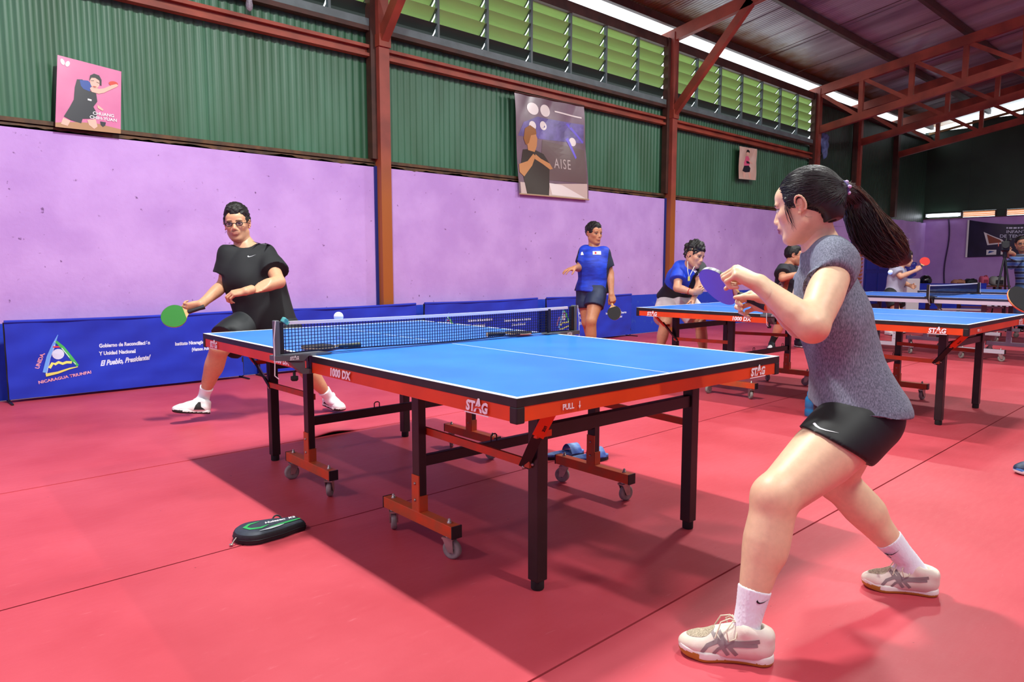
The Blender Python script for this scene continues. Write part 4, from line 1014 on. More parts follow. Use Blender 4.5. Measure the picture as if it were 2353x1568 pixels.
for s_, u_, v_, h_ in (('INFANTIL U11 Y U13', .58, .76, .13), ('DE TENIS DE MESA 2022', .58, .62, .14)):
    ptext(o, bat_at, s_, u_, v_, h_, M_PALE, 2.7, 1.0, layer=8, weight=.001)
def blur_line(o, at, u0, u1, v, hgt, m, layer, seed):
    """a line of print too small to read: short strokes"""
    r = random.Random(seed); u = u0
    while u < u1:
        w = r.uniform(0.010, 0.035); pprint_(o, at, [(u, v - hgt / 2), (min(u + w, u1), v - hgt / 2), (min(u + w, u1), v + hgt / 2), (u, v + hgt / 2)], m, layer, 'print_line'); u += w + 0.008
blur_line(o, bat_at, .36, .84, .885, .05, M_PALE, 8, 1); blur_line(o, bat_at, .44, .74, .50, .016, M_PALE, 8, 2); blur_line(o, bat_at, .46, .72, .44, .016, M_PALE, 8, 3)
pprint_(o, bat_at, [(.16, .72), (.33, .52), (.36, .40), (.20, .34)], M_WHITE, 8, 'print_card'); pprint_(o, bat_at, [(.19, .66), (.31, .51), (.33, .43), (.215, .385)], mat('printed brown photo', (140, 70, 50), 0.5), 14, 'print_card')
for u_ in (.24, .37): pprint_(o, bat_at, [(u_ - .045, .05), (u_ + .045, .05), (u_ + .045, .20), (u_ - .045, .20)], M_WHITE, 8, 'print_sticker')
pprint_(o, bat_at, [(.21, .09), (.27, .15), (.22, .17)], M_KBLUE_P, 12, 'print_sticker'); pprint_(o, bat_at, ell(.37, .125, .02, .03), M_LGREEN, 12, 'print_sticker')
# water dispenser with a large bottle
WD = P(2088, 690, 17.2); wx, wy = float(WD[0]), float(WD[1])
D_ = thing('water_dispenser', 'white water dispenser with a big blue bottle by the end wall', 'dispenser', (wx, wy, 0), math.radians(-40))
mb = MB(); mb.box((0, 0, 0.44), (0.32, 0.32, 0.82), bev=0.02); mb.box((0, 0, 0.02), (0.28, 0.28, 0.04)); mb.build('cabinet', mat('white appliance', (222, 220, 222), 0.4), D_)
mb = MB(); mb.box((-0.165, 0, 0.72), (0.02, 0.24, 0.16), bev=0.006); mb.build('tap_panel', mat('grey panel', (120, 130, 150), 0.5), D_)
for s in (-1, 1):
    mb = MB(); mb.tube([(-0.17, s * 0.05, 0.70), (-0.21, s * 0.05, 0.70), (-0.22, s * 0.05, 0.67)], 0.012, 8); mb.build('tap', mat('tap colour %d' % s, (40, 80, 190) if s > 0 else (200, 50, 50), 0.4), D_)
mb = MB(); mb.lathe([(0.03, 0.85), (0.05, 0.87), (0.13, 0.93), (0.135, 0.97), (0.125, 1.0), (0.135, 1.03), (0.135, 1.1), (0.125, 1.13), (0.135, 1.16), (0.13, 1.22), (0.1, 1.24)], None, 24); mb.build('water_bottle', mat('blue polycarbonate', (70, 80, 190), 0.1, trans=0.5), D_)
# low bench behind the far barrier carrying bags
bc = P(2205, 660, 19.6); bx, by = float(bc[0]), float(bc[1])
BE = thing('bench', 'low wooden bench behind the plain blue barrier', 'bench', (bx, by, 0), math.radians(-46))
mb = MB(); mb.box((0, 0, 0.60), (2.5, 0.34, 0.035), bev=0.006); mb.build('seat', mat('brown bench wood', (110, 60, 40), 0.6, var=0.2, scale=8), BE)
for sx in (-1, 1):
    for sy in (-1, 1): mb = MB(); mb.box((sx * 1.0, sy * 0.13, 0.29), (0.05, 0.05, 0.58)); mb.build('leg', M_DARK_STEEL, BE)
def lump(label, name, cat, cx, c, r, m, extra=None):
    q = world_of(BE) @ Vector((cx, 0, 0.6175))
    o = thing(name, label, cat, tuple(q))
    return o, q
q = world_of(BE) @ Vector((-0.92, 0.0, 0.6175))
HM = thing('motorcycle_helmet', 'glossy black helmet on the bench beside the water dispenser', 'helmet', tuple(q))
mb = MB(); mb.lathe([(0.10, 0.0), (0.125, 0.03), (0.15, 0.10), (0.152, 0.16), (0.13, 0.22), (0.09, 0.26), (0.04, 0.28), (1e-6, 0.283)], Matrix.Translation(q) @ Matrix.Diagonal((1.05, 1, 1, 1)), 24); mb.build('shell', mat('glossy black shell', (16, 18, 20), 0.15, coat=0.5), HM, True)
mb = MB(); mb.grid(lambda u, v: q + Vector((0.162 * math.cos(3.9 + u * 1.5), 0.156 * math.sin(3.9 + u * 1.5), 0.08 + 0.09 * v)), 10, 4); mb.build('visor', mat('smoked visor', (40, 52, 50), 0.08), HM, True)
def bag(label, cx, L, W, H, m, m2, nm='backpack', dy=0):
    q = world_of(BE) @ Vector((cx, dy, 0.6175)); o = thing(nm, label, 'bag', tuple(q), math.radians(-46))
    bm = bmesh.new(); bmesh.ops.create_cube(bm, size=1); bmesh.ops.subdivide_edges(bm, edges=bm.edges[:], cuts=3, use_grid_fill=True)
    for v in bm.verts:
        d = v.co.copy(); r = 0.62 / max(0.62, d.length) ; v.co = Vector((d.x * L * r, d.y * W * r, (d.z * r + 0.5 - 0.02) * H)); v.co.z = max(v.co.z, 0) + 0.012 * math.sin(v.co.x * 30 + v.co.z * 20)
        v.co.z = max(v.co.z, 0)
    me = bpy.data.meshes.new('bag_body'); bm.to_mesh(me); bm.free(); me.materials.append(m)
    for p in me.polygons: p.use_smooth = True
    obj('bag_body', me, o)
    mb = MB(); mb.tube([(-L * 0.25, -W * 0.3, H * 0.7), (-L * 0.1, -W * 0.4, H * 1.0), (L * 0.1, -W * 0.4, H * 1.02), (L * 0.25, -W * 0.3, H * 0.7)], 0.014, 6); mb.build('strap', m2, o)
    mb = MB(); mb.box((0, -W * 0.46, H * 0.38), (L * 0.55, 0.05, H * 0.45), bev=0.015); mb.build('pocket', m2, o)
    return o
bag('tan crumpled bag on the bench behind the blue barrier', -0.05, 0.32, 0.24, 0.16, mat('tan bag cloth', (186, 128, 100), 0.8), mat('tan bag strap', (150, 96, 70), 0.8))
bag('black bag on the bench below the banner', 0.28, 0.30, 0.24, 0.18, M_CASE, M_STEEL_BLK)
bag('pink rounded bag on the bench below the banner', 0.64, 0.20, 0.20, 0.27, mat('pink bag cloth', (214, 96, 130), 0.7), mat('dark pink strap', (150, 50, 80), 0.7), dy=0.02)
bag('grey and black backpack at the end of the bench', 0.97, 0.36, 0.26, 0.25, mat('grey bag cloth', (150, 156, 152), 0.7), M_STEEL_BLK)
# ------------------------------------------------------------------ smooth solid modelling for bodies and clothes
def V3(*a): return np.array(a, float)
def unit(v): v = np.asarray(v, float); return v / max(np.linalg.norm(v), 1e-9)
def rejecting(v, n): v = np.asarray(v, float); n = unit(n); return unit(v - n * (v @ n))
class Cone:
    """round limb from a to b with radii along it; flat=(axis, scale) makes it oval; cuts=[(point, normal)] keep the side behind the plane"""
    def __init__(s, a, b, radii, flat=None, cuts=(), hollow=0.0, cap=True):
        s.a, s.b = np.asarray(a, float), np.asarray(b, float); s.r = list(radii); s.flat = flat; s.cuts = cuts; s.hollow = hollow
        m = max(s.r) * (max(1, flat[1]) if flat else 1)
        s.lo = np.minimum(s.a, s.b) - m; s.hi = np.maximum(s.a, s.b) + m
    def __call__(s, X, Y, Z):
        ba = s.b - s.a; L2 = ba @ ba
        px, py, pz = X - s.a[0], Y - s.a[1], Z - s.a[2]
        t = np.clip((px * ba[0] + py * ba[1] + pz * ba[2]) / L2, 0, 1)
        r = np.interp(t, np.linspace(0, 1, len(s.r)), s.r).astype(np.float32)
        qx, qy, qz = px - ba[0] * t, py - ba[1] * t, pz - ba[2] * t
        if s.flat:
            ax, sc = unit(s.flat[0]), s.flat[1]
            c = (qx * ax[0] + qy * ax[1] + qz * ax[2]) * (1 / sc - 1)
            qx, qy, qz = qx + ax[0] * c, qy + ax[1] * c, qz + ax[2] * c
        d = np.sqrt(qx * qx + qy * qy + qz * qz) - r
        if s.flat and s.flat[1] < 1: d = d * s.flat[1] ** 0.5
        if s.hollow: d = np.maximum(d, -(d + s.hollow))
        for p, n in s.cuts:
            n = unit(n); d = np.maximum(d, (X - p[0]) * n[0] + (Y - p[1]) * n[1] + (Z - p[2]) * n[2])
        return d
class Ell:
    """ellipsoid; R columns are its axes"""
    def __init__(s, c, r, R=None, cuts=()):
        s.c = np.asarray(c, float); s.r = np.asarray(r, float); s.R = np.eye(3) if R is None else np.asarray(R, float); s.cuts = cuts
        e = np.sqrt(((s.R * s.r) ** 2).sum(1)); s.lo = s.c - e; s.hi = s.c + e
    def __call__(s, X, Y, Z):
        px, py, pz = X - s.c[0], Y - s.c[1], Z - s.c[2]
        k0 = 0; k1 = 0
        for i in range(3):
            u = (px * s.R[0, i] + py * s.R[1, i] + pz * s.R[2, i]) / s.r[i]
            k0 = k0 + u * u; k1 = k1 + (u / s.r[i]) ** 2
        k0 = np.sqrt(k0); k1 = np.sqrt(k1)
        d = k0 * (k0 - 1) / np.maximum(k1, 1e-6)
        for p, n in s.cuts:
            n = unit(n); d = np.maximum(d, (X - p[0]) * n[0] + (Y - p[1]) * n[1] + (Z - p[2]) * n[2])
        return d
class Field:
    def __init__(s, h): s.h = h; s.ops = []
    def add(s, prim, k=0.02): s.ops.append(('add', prim, k)); return s
    def sub(s, prim, k=0.01): s.ops.append(('sub', prim, k)); return s
    def cut(s, p, n): s.ops.append(('cut', (np.asarray(p, float), unit(n)), 0)); return s
    def surface(s, clip=None):
        h = s.h; add = [o for o in s.ops if o[0] == 'add']
        lo = np.min([o[1].lo for o in add], 0) - 4 * h; hi = np.max([o[1].hi for o in add], 0) + 4 * h
        if clip is not None: lo = np.maximum(lo, clip[0]); hi = np.minimum(hi, clip[1])
        n = np.ceil((hi - lo) / h).astype(int) + 1
        ax = [(lo[i] + h * np.arange(n[i])).astype(np.float32) for i in range(3)]
        d = np.full(tuple(n), 0.5, np.float32)
        for op, pr, k in s.ops:
            if op == 'cut':
                p, nn = pr
                pl = (ax[0][:, None, None] - p[0]) * nn[0] + (ax[1][None, :, None] - p[1]) * nn[1] + (ax[2][None, None, :] - p[2]) * nn[2]
                np.maximum(d, pl.astype(np.float32), out=d); continue
            m = k + 3 * h
            i0 = np.clip(np.floor((pr.lo - m - lo) / h).astype(int), 0, n); i1 = np.clip(np.ceil((pr.hi + m - lo) / h).astype(int) + 1, 0, n)
            if (i1 <= i0).any(): continue
            sl = tuple(slice(a, b) for a, b in zip(i0, i1))
            q = pr(ax[0][sl[0]][:, None, None], ax[1][sl[1]][None, :, None], ax[2][sl[2]][None, None, :]).astype(np.float32)
            c = d[sl]
            if op == 'add':
                hh = np.maximum(k - np.abs(c - q), 0) / max(k, 1e-6); d[sl] = np.minimum(c, q) - hh * hh * k * 0.25
            else:
                q = -q; hh = np.maximum(k - np.abs(c - q), 0) / max(k, 1e-6); d[sl] = np.maximum(c, q) + hh * hh * k * 0.25
        return nets(d, lo, h)
def nets(d, lo, h):
    """naive surface nets, vectorised"""
    ins = d < 0
    n = np.array(d.shape)
    cnt = np.zeros(tuple(n - 1), np.int8)
    corners = [(i, j, k) for i in (0, 1) for j in (0, 1) for k in (0, 1)]
    for i, j, k in corners: cnt += ins[i:n[0] - 1 + i, j:n[1] - 1 + j, k:n[2] - 1 + k]
    act = (cnt > 0) & (cnt < 8)
    ci = np.argwhere(act)
    idx = np.full(act.shape, -1, np.int32); idx[tuple(ci.T)] = np.arange(len(ci))
    pos = np.zeros((len(ci), 3)); num = np.zeros(len(ci))
    vals = {c: d[ci[:, 0] + c[0], ci[:, 1] + c[1], ci[:, 2] + c[2]].astype(float) for c in corners}
    for c in corners:
        for a in range(3):
            if c[a]: continue
            e = list(c); e[a] = 1; e = tuple(e)
            v0, v1 = vals[c], vals[e]; m = (v0 < 0) != (v1 < 0)
            t = v0[m] / (v0[m] - v1[m])
            p = np.tile(np.array(c, float), (m.sum(), 1)); p[:, a] += t
            pos[m] += p; num[m] += 1
    verts = lo + (ci + pos / num[:, None]) * h
    quads = []
    for a in range(3):
        b, c = (a + 1) % 3, (a + 2) % 3
        s0 = [slice(None)] * 3; s1 = [slice(None)] * 3; s0[a] = slice(0, -1); s1[a] = slice(1, None)
        x = ins[tuple(s0)] != ins[tuple(s1)]
        e = np.argwhere(x)
        ok = (e[:, b] > 0) & (e[:, c] > 0) & (e[:, b] < n[b] - 1) & (e[:, c] < n[c] - 1)
        e = e[ok]
        flip = ins[tuple(e.T)]
        def cell(db, dc):
            q = e.copy(); q[:, b] -= db; q[:, c] -= dc; return idx[tuple(q.T)]
        q = np.stack([cell(1, 1), cell(0, 1), cell(0, 0), cell(1, 0)], 1)
        q[~flip] = q[~flip][:, ::-1]
        quads.append(q)
    return verts, np.concatenate(quads)
def vnormals(v, f):
    n = np.cross(v[f[:, 2]] - v[f[:, 0]], v[f[:, 3]] - v[f[:, 1]])
    o = np.zeros_like(v)
    for k in range(4): np.add.at(o, f[:, k], n)
    return o / np.maximum(np.linalg.norm(o, axis=1, keepdims=True), 1e-12)
def wrinkle(v, f, amp, freq, seed=0, stretch=(1, 1, 1)):
    r = np.random.default_rng(seed); n = vnormals(v, f); w = np.zeros(len(v))
    q = v * np.array(stretch)
    for i in range(5):
        k = unit(r.normal(size=3)) * freq * (0.6 + 0.35 * i); ph = r.uniform(0, 6.28); k2 = unit(r.normal(size=3)) * freq * 0.5
        w += np.sin(q @ k + ph + 1.3 * np.sin(q @ k2)) / (1 + 0.5 * i)
    return v + n * (amp * w / 2)[:, None]
def relax(v, f, it=1, lam=0.5):
    for _ in range(it):
        acc = np.zeros_like(v); c = np.zeros(len(v))
        for a, b in ((0, 1), (1, 2), (2, 3), (3, 0)):
            np.add.at(acc, f[:, a], v[f[:, b]]); np.add.at(acc, f[:, b], v[f[:, a]]); np.add.at(c, f[:, a], 1); np.add.at(c, f[:, b], 1)
        v = v + (acc / np.maximum(c, 1)[:, None] - v) * lam
    return v
def mesh_np(name, v, f, mats, parent=None, colors=None, mi=None):
    me = bpy.data.meshes.new(name)
    if parent is not None:
        M = np.array(world_of(parent).inverted()); v = v @ M[:3, :3].T + M[:3, 3]
    me.vertices.add(len(v)); me.vertices.foreach_set('co', v.astype(np.float32).ravel())
    me.loops.add(f.size); me.loops.foreach_set('vertex_index', f.astype(np.int32).ravel())
    me.polygons.add(len(f)); me.polygons.foreach_set('loop_start', np.arange(0, f.size, 4, dtype=np.int32)); me.polygons.foreach_set('loop_total', np.full(len(f), 4, np.int32))
    me.update(); me.validate()
    me.polygons.foreach_set('use_smooth', np.ones(len(me.polygons), bool))
    for m in (mats if isinstance(mats, (list, tuple)) else [mats]): me.materials.append(m)
    if mi is not None: me.polygons.foreach_set('material_index', mi.astype(np.int32))
    if colors is not None:
        a = me.color_attributes.new('Col', 'FLOAT_COLOR', 'POINT')
        a.data.foreach_set('color', np.concatenate([colors, np.ones((len(colors), 1))], 1).astype(np.float32).ravel())
    return obj(name, me, parent)
def join_np(parts):
    vs, fs, o = [], [], 0
    for v, f in parts: vs.append(v); fs.append(f + o); o += len(v)
    return np.concatenate(vs), np.concatenate(fs)

# ------------------------------------------------------------------ anatomy
class Head:
    """local axes: x towards the face, y to the person's left, z up; origin between the ears"""
    def __init__(s, c, fwd, up=(0, 0, 1), scale=1.0):
        s.c = np.asarray(c, float); x = unit(fwd); z = rejecting(up, x); y = np.cross(z, x); s.R = np.stack([x, y, z], 1); s.s = scale
    def __call__(s, x, y, z): return s.c + s.R @ (V3(x, y, z) * s.s)
    def local(s, v): return ((v - s.c) @ s.R) / s.s
def head_field(H, h, neck, female=False, nose=1.0):
    F = Field(h); s = H.s; R = H.R
    F.add(Ell(H(-0.014, 0, 0.034), V3(0.097, 0.076, 0.090) * s, R), 0.01)
    F.add(Ell(H(0.030, 0, -0.030), V3(0.062, 0.057, 0.082) * s, R), 0.035 * s)
    F.add(Ell(H(0.056, 0, 0.045), V3(0.036, 0.054, 0.036) * s, R), 0.02 * s)             # brow plate
    for y in (-1, 1):
        F.add(Cone(H(-0.004, y * 0.050, -0.052), H(0.058, y * 0.018, -0.093), [0.020 * s, 0.017 * s]), 0.03 * s)   # jaw
        F.add(Ell(H(0.058, y * 0.038, -0.018), V3(0.022, 0.020, 0.020) * s, R), 0.02 * s)     # cheekbone
        F.add(Ell(H(0.081, y * 0.028, 0.020), V3(0.010, 0.022, 0.008) * s, R), 0.014 * s)    # brow ridge
        F.sub(Ell(H(0.098, y * 0.032, 0.003), V3(0.013, 0.017, 0.010) * s, R), 0.012 * s)    # eye socket
        F.add(Ell(H(0.076, y * 0.031, 0.002), V3(0.0125, 0.0145, 0.0115) * s, R), 0.004 * s)    # eyeball under lids
        # ear: disc, rim and lobe
        t = 0.18
        F.add(Ell(H(-0.008, y * 0.073, 0.0), V3(0.014, 0.008, 0.026) * s, R), 0.006 * s)
        rim = [H(-0.009 - 0.016 * math.cos(a) + 0.004 * math.sin(a), y * (0.082 + 0.003 * math.sin(a)), 0.004 + 0.026 * math.sin(a)) for a in np.linspace(-1.1, 3.3, 12)]
        for p, q in zip(rim[:-1], rim[1:]): F.add(Cone(p, q, [0.0036 * s, 0.0036 * s]), 0.0025 * s)
        F.add(Ell(H(-0.001, y * 0.079, -0.025), V3(0.006, 0.0045, 0.008) * s, R), 0.005 * s)
        F.sub(Ell(H(-0.003, y * 0.085, 0.003), V3(0.010, 0.009, 0.017) * s, R), 0.003 * s)
        F.add(Cone(H(-0.012, y * 0.080, 0.012), H(-0.010, y * 0.080, -0.012), [0.003 * s, 0.003 * s]), 0.003 * s)
        F.add(Ell(H(0.006, y * 0.077, -0.004), V3(0.004, 0.005, 0.006) * s, R), 0.003 * s)
        F.add(Ell(H(0.094, y * 0.0105, -0.034), V3(0.010, 0.0075, 0.0075) * s * nose, R), 0.006 * s)      # nostril wing
    F.add(Ell(H(0.069, 0, -0.096), V3(0.019, 0.022, 0.016) * s, R), 0.022 * s)             # chin
    F.add(Cone(H(0.083, 0, 0.016), H(0.103, 0, -0.028), [0.008 * s, 0.0105 * s * nose]), 0.010 * s)     # nose
    F.add(Ell(H(0.086, 0, -0.056), V3(0.013, 0.024, 0.018) * s, R), 0.016 * s)              # mouth mound
    F.add(Ell(H(0.0965, 0, -0.0555), V3(0.007, 0.020, 0.0052) * s, R), 0.004 * s)
    F.add(Ell(H(0.0945, 0, -0.0665), V3(0.008, 0.018, 0.0062) * s, R), 0.004 * s)
    F.sub(Cone(H(0.104, -0.02, -0.0608), H(0.104, 0.02, -0.0608), [0.0022 * s, 0.0022 * s]), 0.003 * s)
    F.add(Cone(H(-0.020, 0, -0.045), neck, [0.050 * s, 0.052 * s, 0.056 * s]), 0.025 * s)
    return F
def head_colors(H, v, skin, lip=(176, 96, 92), brow=(40, 28, 24), stubble=0.0, female=False):
    q = H.local(v); col = np.tile(np.array(lin(skin)[:3]), (len(v), 1))
    def mixin(mask, c): col[:] = col * (1 - mask[:, None]) + np.array(lin(c)[:3]) * mask[:, None]
    x, y, z = q.T; ay = np.abs(y)
    blush = np.exp(-(((ay - 0.042) / 0.022) ** 2 + ((z + 0.025) / 0.02) ** 2)) * (x > 0.03) * (0.25 if female else 0.08)
    mixin(blush, (214, 130, 112))
    mixin(np.exp(-(((ay - 0.078) / 0.012) ** 2 + (x + 0.01) ** 2 / 0.03 ** 2 + z ** 2 / 0.035 ** 2)) * 0.35, (206, 112, 92))       # ears are redder
    if stubble:
        st = ((x > 0.0) & (z < -0.04)) * np.clip((-0.035 - z) / 0.02, 0, 1) * np.clip((x + 0.0) / 0.02, 0, 1) * stubble
        mixin(st * 0.6, (84, 62, 50)); mixin(((np.abs(z + 0.046) < 0.005) & (ay < 0.024) & (x > 0.08)) * stubble * 1.0, (50, 38, 34))
    lp = np.clip(1.25 - np.sqrt((ay / 0.024) ** 2 + ((z + 0.061) / 0.0115) ** 2) , 0, 1) * (x > 0.078)
    mixin(np.clip(lp * 3, 0, 1) * (1.0 if female else 0.45), lip)
    bz = 0.0225 - 3.0 * (ay - 0.03) ** 2 * 2
    bw = np.clip(1.5 - np.abs(z - bz) / 0.0036, 0, 1) * (ay > 0.012) * (ay < 0.05) * (x > 0.045)
    mixin(bw, brow)
    ew = np.clip(1.6 - np.sqrt(((ay - 0.032) / 0.0155) ** 2 + ((z - 0.003) / 0.0055) ** 2) * 1.2, 0, 1) * (x > 0.06)     # eye opening
    mixin(np.clip(ew * 3, 0, 1), (214, 208, 200) if female else (150, 120, 104))
    ir = np.clip(1.7 - np.sqrt(((ay - 0.032) / 0.0055) ** 2 + ((z - 0.003) / 0.0055) ** 2), 0, 1) * (x > 0.06)
    mixin(np.clip(ir * 3, 0, 1), (36, 24, 18))
    lash = np.clip(1.4 - np.abs(z - (0.0085 - 12 * (ay - 0.032) ** 2)) / 0.0017, 0, 1) * (np.abs(ay - 0.032) < 0.017) * (x > 0.055)
    mixin(lash, (24, 16, 14))
    return col
def eyeball_less(H): pass
def finger_chain(base, d, n, lens, curl, radii):
    """points of a finger: bends towards palm normal n by curl (deg per joint)"""
    pts = [base]; ax = np.cross(d, n); cur = d.copy()
    for L, c in zip(lens, curl):
        a = math.radians(c); cur = unit(cur * math.cos(a) + np.cross(ax, cur) * math.sin(a) * (1 if True else -1))
        # rotate towards n
        pts.append(pts[-1] + cur * L)
    return pts
def hand_field(F, wrist, d, n, side, curl, spread=4.0, thumb=(35, 20, 20, 25), s=1.0, curls=None):
    """wrist, d: wrist to knuckles, n: palm normal, side: +1 left hand, -1 right hand; curl: degrees at the three joints; thumb: (out, across, bend1, bend2)"""
    d = unit(d); n = rejecting(n, d)
    across = np.cross(n, d) * side            # from the thumb side towards the little finger
    across = -across
    lens = [(.040, .026, .021), (.044, .029, .022), (.041, .027, .021), (.033, .021, .019)]
    rad = [(.0092, .0080, .0072, .0062), (.0094, .0083, .0074, .0063), (.0090, .0078, .0070, .0060), (.0080, .0069, .0062, .0054)]
    kx = [-0.029, -0.0095, 0.0105, 0.028]; kl = [0.082, 0.086, 0.081, 0.072]
    kn = []
    for i in range(4):
        p = wrist + (d * kl[i] + across * kx[i] - n * 0.004 * (i in (1, 2))) * s
        kn.append(p)
        F.add(Cone(wrist + (across * kx[i] * 0.45 + d * 0.004) * s, p, [0.015 * s, 0.0135 * s, 0.0108 * s]), 0.014 * s)
    F.add(Ell(wrist + (d * 0.045 + n * 0.003) * s, V3(0.040, 0.036, 0.0145) * s, np.stack([d, across, n], 1)), 0.012 * s)
    F.add(Ell(wrist + (d * 0.030 - across * 0.022 + n * 0.010) * s, V3(0.030, 0.015, 0.015) * s, np.stack([d, across, n], 1)), 0.012 * s)     # thumb pad
    for i in range(4):
        cu = curls[i] if curls else curl
        a = math.radians(spread * (i - 1.5)); dd = unit(d * math.cos(a) + across * math.sin(a)); nn = rejecting(n, dd)
        cur = dd; p = kn[i]; ang = 0.0
        for j in range(3):
            ang += math.radians(cu[j]); cur = dd * math.cos(ang) + nn * math.sin(ang)
            q = p + cur * lens[i][j] * s
            F.add(Cone(p, q, [rad[i][j] * s, rad[i][j + 1] * s]), 0.004 * s); p = q
    out, acr, b1, b2 = [math.radians(t) for t in thumb]
    p = wrist + (d * 0.022 - across * 0.026 + n * 0.008) * s
    cur = unit(d * math.cos(out) - across * math.sin(out) + n * math.sin(acr)); bend = rejecting(across + n * 0.5, cur)
    for j, (L, r0, r1, b) in enumerate(((.040, .0125, .0105, 0), (.031, .0105, .0092, b1), (.026, .0092, .0068, b2))):
        cur = unit(cur * math.cos(b) + bend * math.sin(b)); bend = rejecting(across + n * 0.5, cur)
        q = p + cur * L * s; F.add(Cone(p, q, [r0 * s, r1 * s]), 0.006 * s); p = q
    return F
M_SKINS = {}
def skin_mat(key, rgb):
    if key not in M_SKINS:
        M_SKINS[key] = mat('skin ' + key, rgb, 0.45, vcol='Col', var=0.05, scale=60, bump=0.03, bscale=260, spec=0.4, sss=0.15)
    return M_SKINS[key]
def decal(target, name, poly, m, o, xd, yd, parent, depth=0.25, lift=0.0012, sub=3):
    """flat mark pressed onto a curved surface: polygon in the (xd, yd) plane at o, cast along the plane's normal"""
    xd, yd = unit(xd), unit(yd); z = np.cross(xd, yd)
    me = target.data; M = np.array(world_of(target))
    v = np.empty(len(me.vertices) * 3, np.float32); me.vertices.foreach_get('co', v); v = v.reshape(-1, 3) @ M[:3, :3].T + M[:3, 3]
    polys = [tuple(p.vertices) for p in me.polygons]
    bvh = BVHTree.FromPolygons([tuple(q) for q in v], polys)
    bm = bmesh.new(); bv = [bm.verts.new((x, y, 0)) for x, y in poly]; bm.faces.new(bv); bmesh.ops.triangulate(bm, faces=bm.faces[:])
    bmesh.ops.subdivide_edges(bm, edges=bm.edges[:], cuts=sub, use_grid_fill=False); bmesh.ops.triangulate(bm, faces=bm.faces[:])
    mb = MB(); bm.verts.index_update(); vs = []
    for q in bm.verts:
        p = np.asarray(o) + xd * q.co.x + yd * q.co.y
        hit = bvh.ray_cast(Vector(p + z * depth), Vector(-z), 3 * depth)
        vs.append(Vector(hit[0]) + Vector(z) * lift if hit[0] is not None else Vector(p))
    mb.add(vs, [[q.index for q in fc.verts] for fc in bm.faces], True); bm.free()
    return mb.build(name, m, parent, True)
SWOOSH = [(-.5, .16), (-.46, .22), (-.40, .02), (-.30, -.08), (-.12, -.06), (.5, .16), (-.1, -.16), (-.34, -.22), (-.48, -.14), (-.54, .02)]
# ------------------------------------------------------------------ shoes and socks
def shoe_fields(heel, toe, scale=1.0, h=0.004, ankle_open=True, up=(0, 0, 1)):
    """returns (upper verts/faces, sole verts/faces, map) for a low sports shoe; heel and toe are floor points, up tilts the shoe"""
    heel, toe = np.asarray(heel, float), np.asarray(toe, float)
    x = unit(toe - heel); z = rejecting(up, x); y = np.cross(z, x); L = np.linalg.norm(toe - heel); k = L / 0.27
    R = np.stack([x, y, z], 1)
    def S(a, b, c): return heel + R @ (V3(a, b, c) * k)
    U = Field(h)
    U.add(Ell(S(0.055, 0, 0.052), V3(0.054, 0.039, 0.054) * k, R), 0.01)                       # heel cup
    U.add(Cone(S(0.06, 0, 0.050), S(0.20, 0.002, 0.032), [0.042 * k, 0.045 * k, 0.040 * k]), 0.02)      # body
    U.add(Cone(S(0.085, 0, 0.082), S(0.155, 0, 0.055), [0.032 * k, 0.030 * k]), 0.025)             # instep
    U.add(Ell(S(0.205, 0.002, 0.034), V3(0.062, 0.045, 0.030) * k, R), 0.015)                    # toe box
    U.add(Cone(S(0.020, 0, 0.085), S(0.080, 0, 0.098), [0.016 * k, 0.023 * k], flat=(y, 1.75)), 0.02)   # collar
    if ankle_open: U.sub(Cone(S(0.060, 0, 0.075), S(0.062, 0, 0.15), [0.024 * k, 0.034 * k], flat=(y, 0.9)), 0.008)
    U.cut(S(0, 0, 0.018), -z)
    So = Field(h)
    for a, b, ra, rb in (((0.040, 0, 0.016), (0.10, -0.002, 0.016), 0.038, 0.034), ((0.10, -0.002, 0.016), (0.19, 0.004, 0.016), 0.034, 0.0475), ((0.19, 0.004, 0.016), (0.222, 0.002, 0.018), 0.0475, 0.044)):
        So.add(Cone(S(*a), S(*b), [ra * k, rb * k]), 0.01)
    So.cut(S(0, 0, 0.030), z); So.cut(S(0, 0, 0.0), -z)
    return U, So, S, R, k
def laces(S, R, k, m, parent, loose=True):
    mb = MB()
    for i, a in enumerate((0.098, 0.114, 0.130, 0.146)):
        zt = 0.106 - i * 0.0085
        mb.tube([S(a - .004, -0.026, zt - 0.016), S(a + .002, -0.012, zt), S(a + .006, 0.012, zt), S(a + .010, 0.026, zt - 0.016)], 0.0023 * k, 6)
        mb.tube([S(a - .004, 0.026, zt - 0.016), S(a + .002, 0.012, zt + .001), S(a + .006, -0.012, zt + .001), S(a + .010, -0.026, zt - 0.016)], 0.0023 * k, 6)
    lc = mb.build('laces', m, parent, True)
    if loose:
        for sgn in (-1, 1):
            mb = MB(); mb.tube([S(0.100, 0, 0.108), S(0.118, sgn * 0.020, 0.118), S(0.135, sgn * 0.040, 0.098), S(0.128, sgn * 0.050, 0.072), S(0.110, sgn * 0.044, 0.080), S(0.102, sgn * 0.018, 0.104)], 0.0021 * k, 6); mb.build('lace_loop', m, parent, True)
            mb = MB(); mb.tube([S(0.100, 0, 0.108), S(0.125, sgn * 0.012, 0.122), S(0.150, sgn * 0.020, 0.112), S(0.165, sgn * 0.042, 0.072)], 0.0021 * k, 6); mb.build('lace_end', m, parent, True)
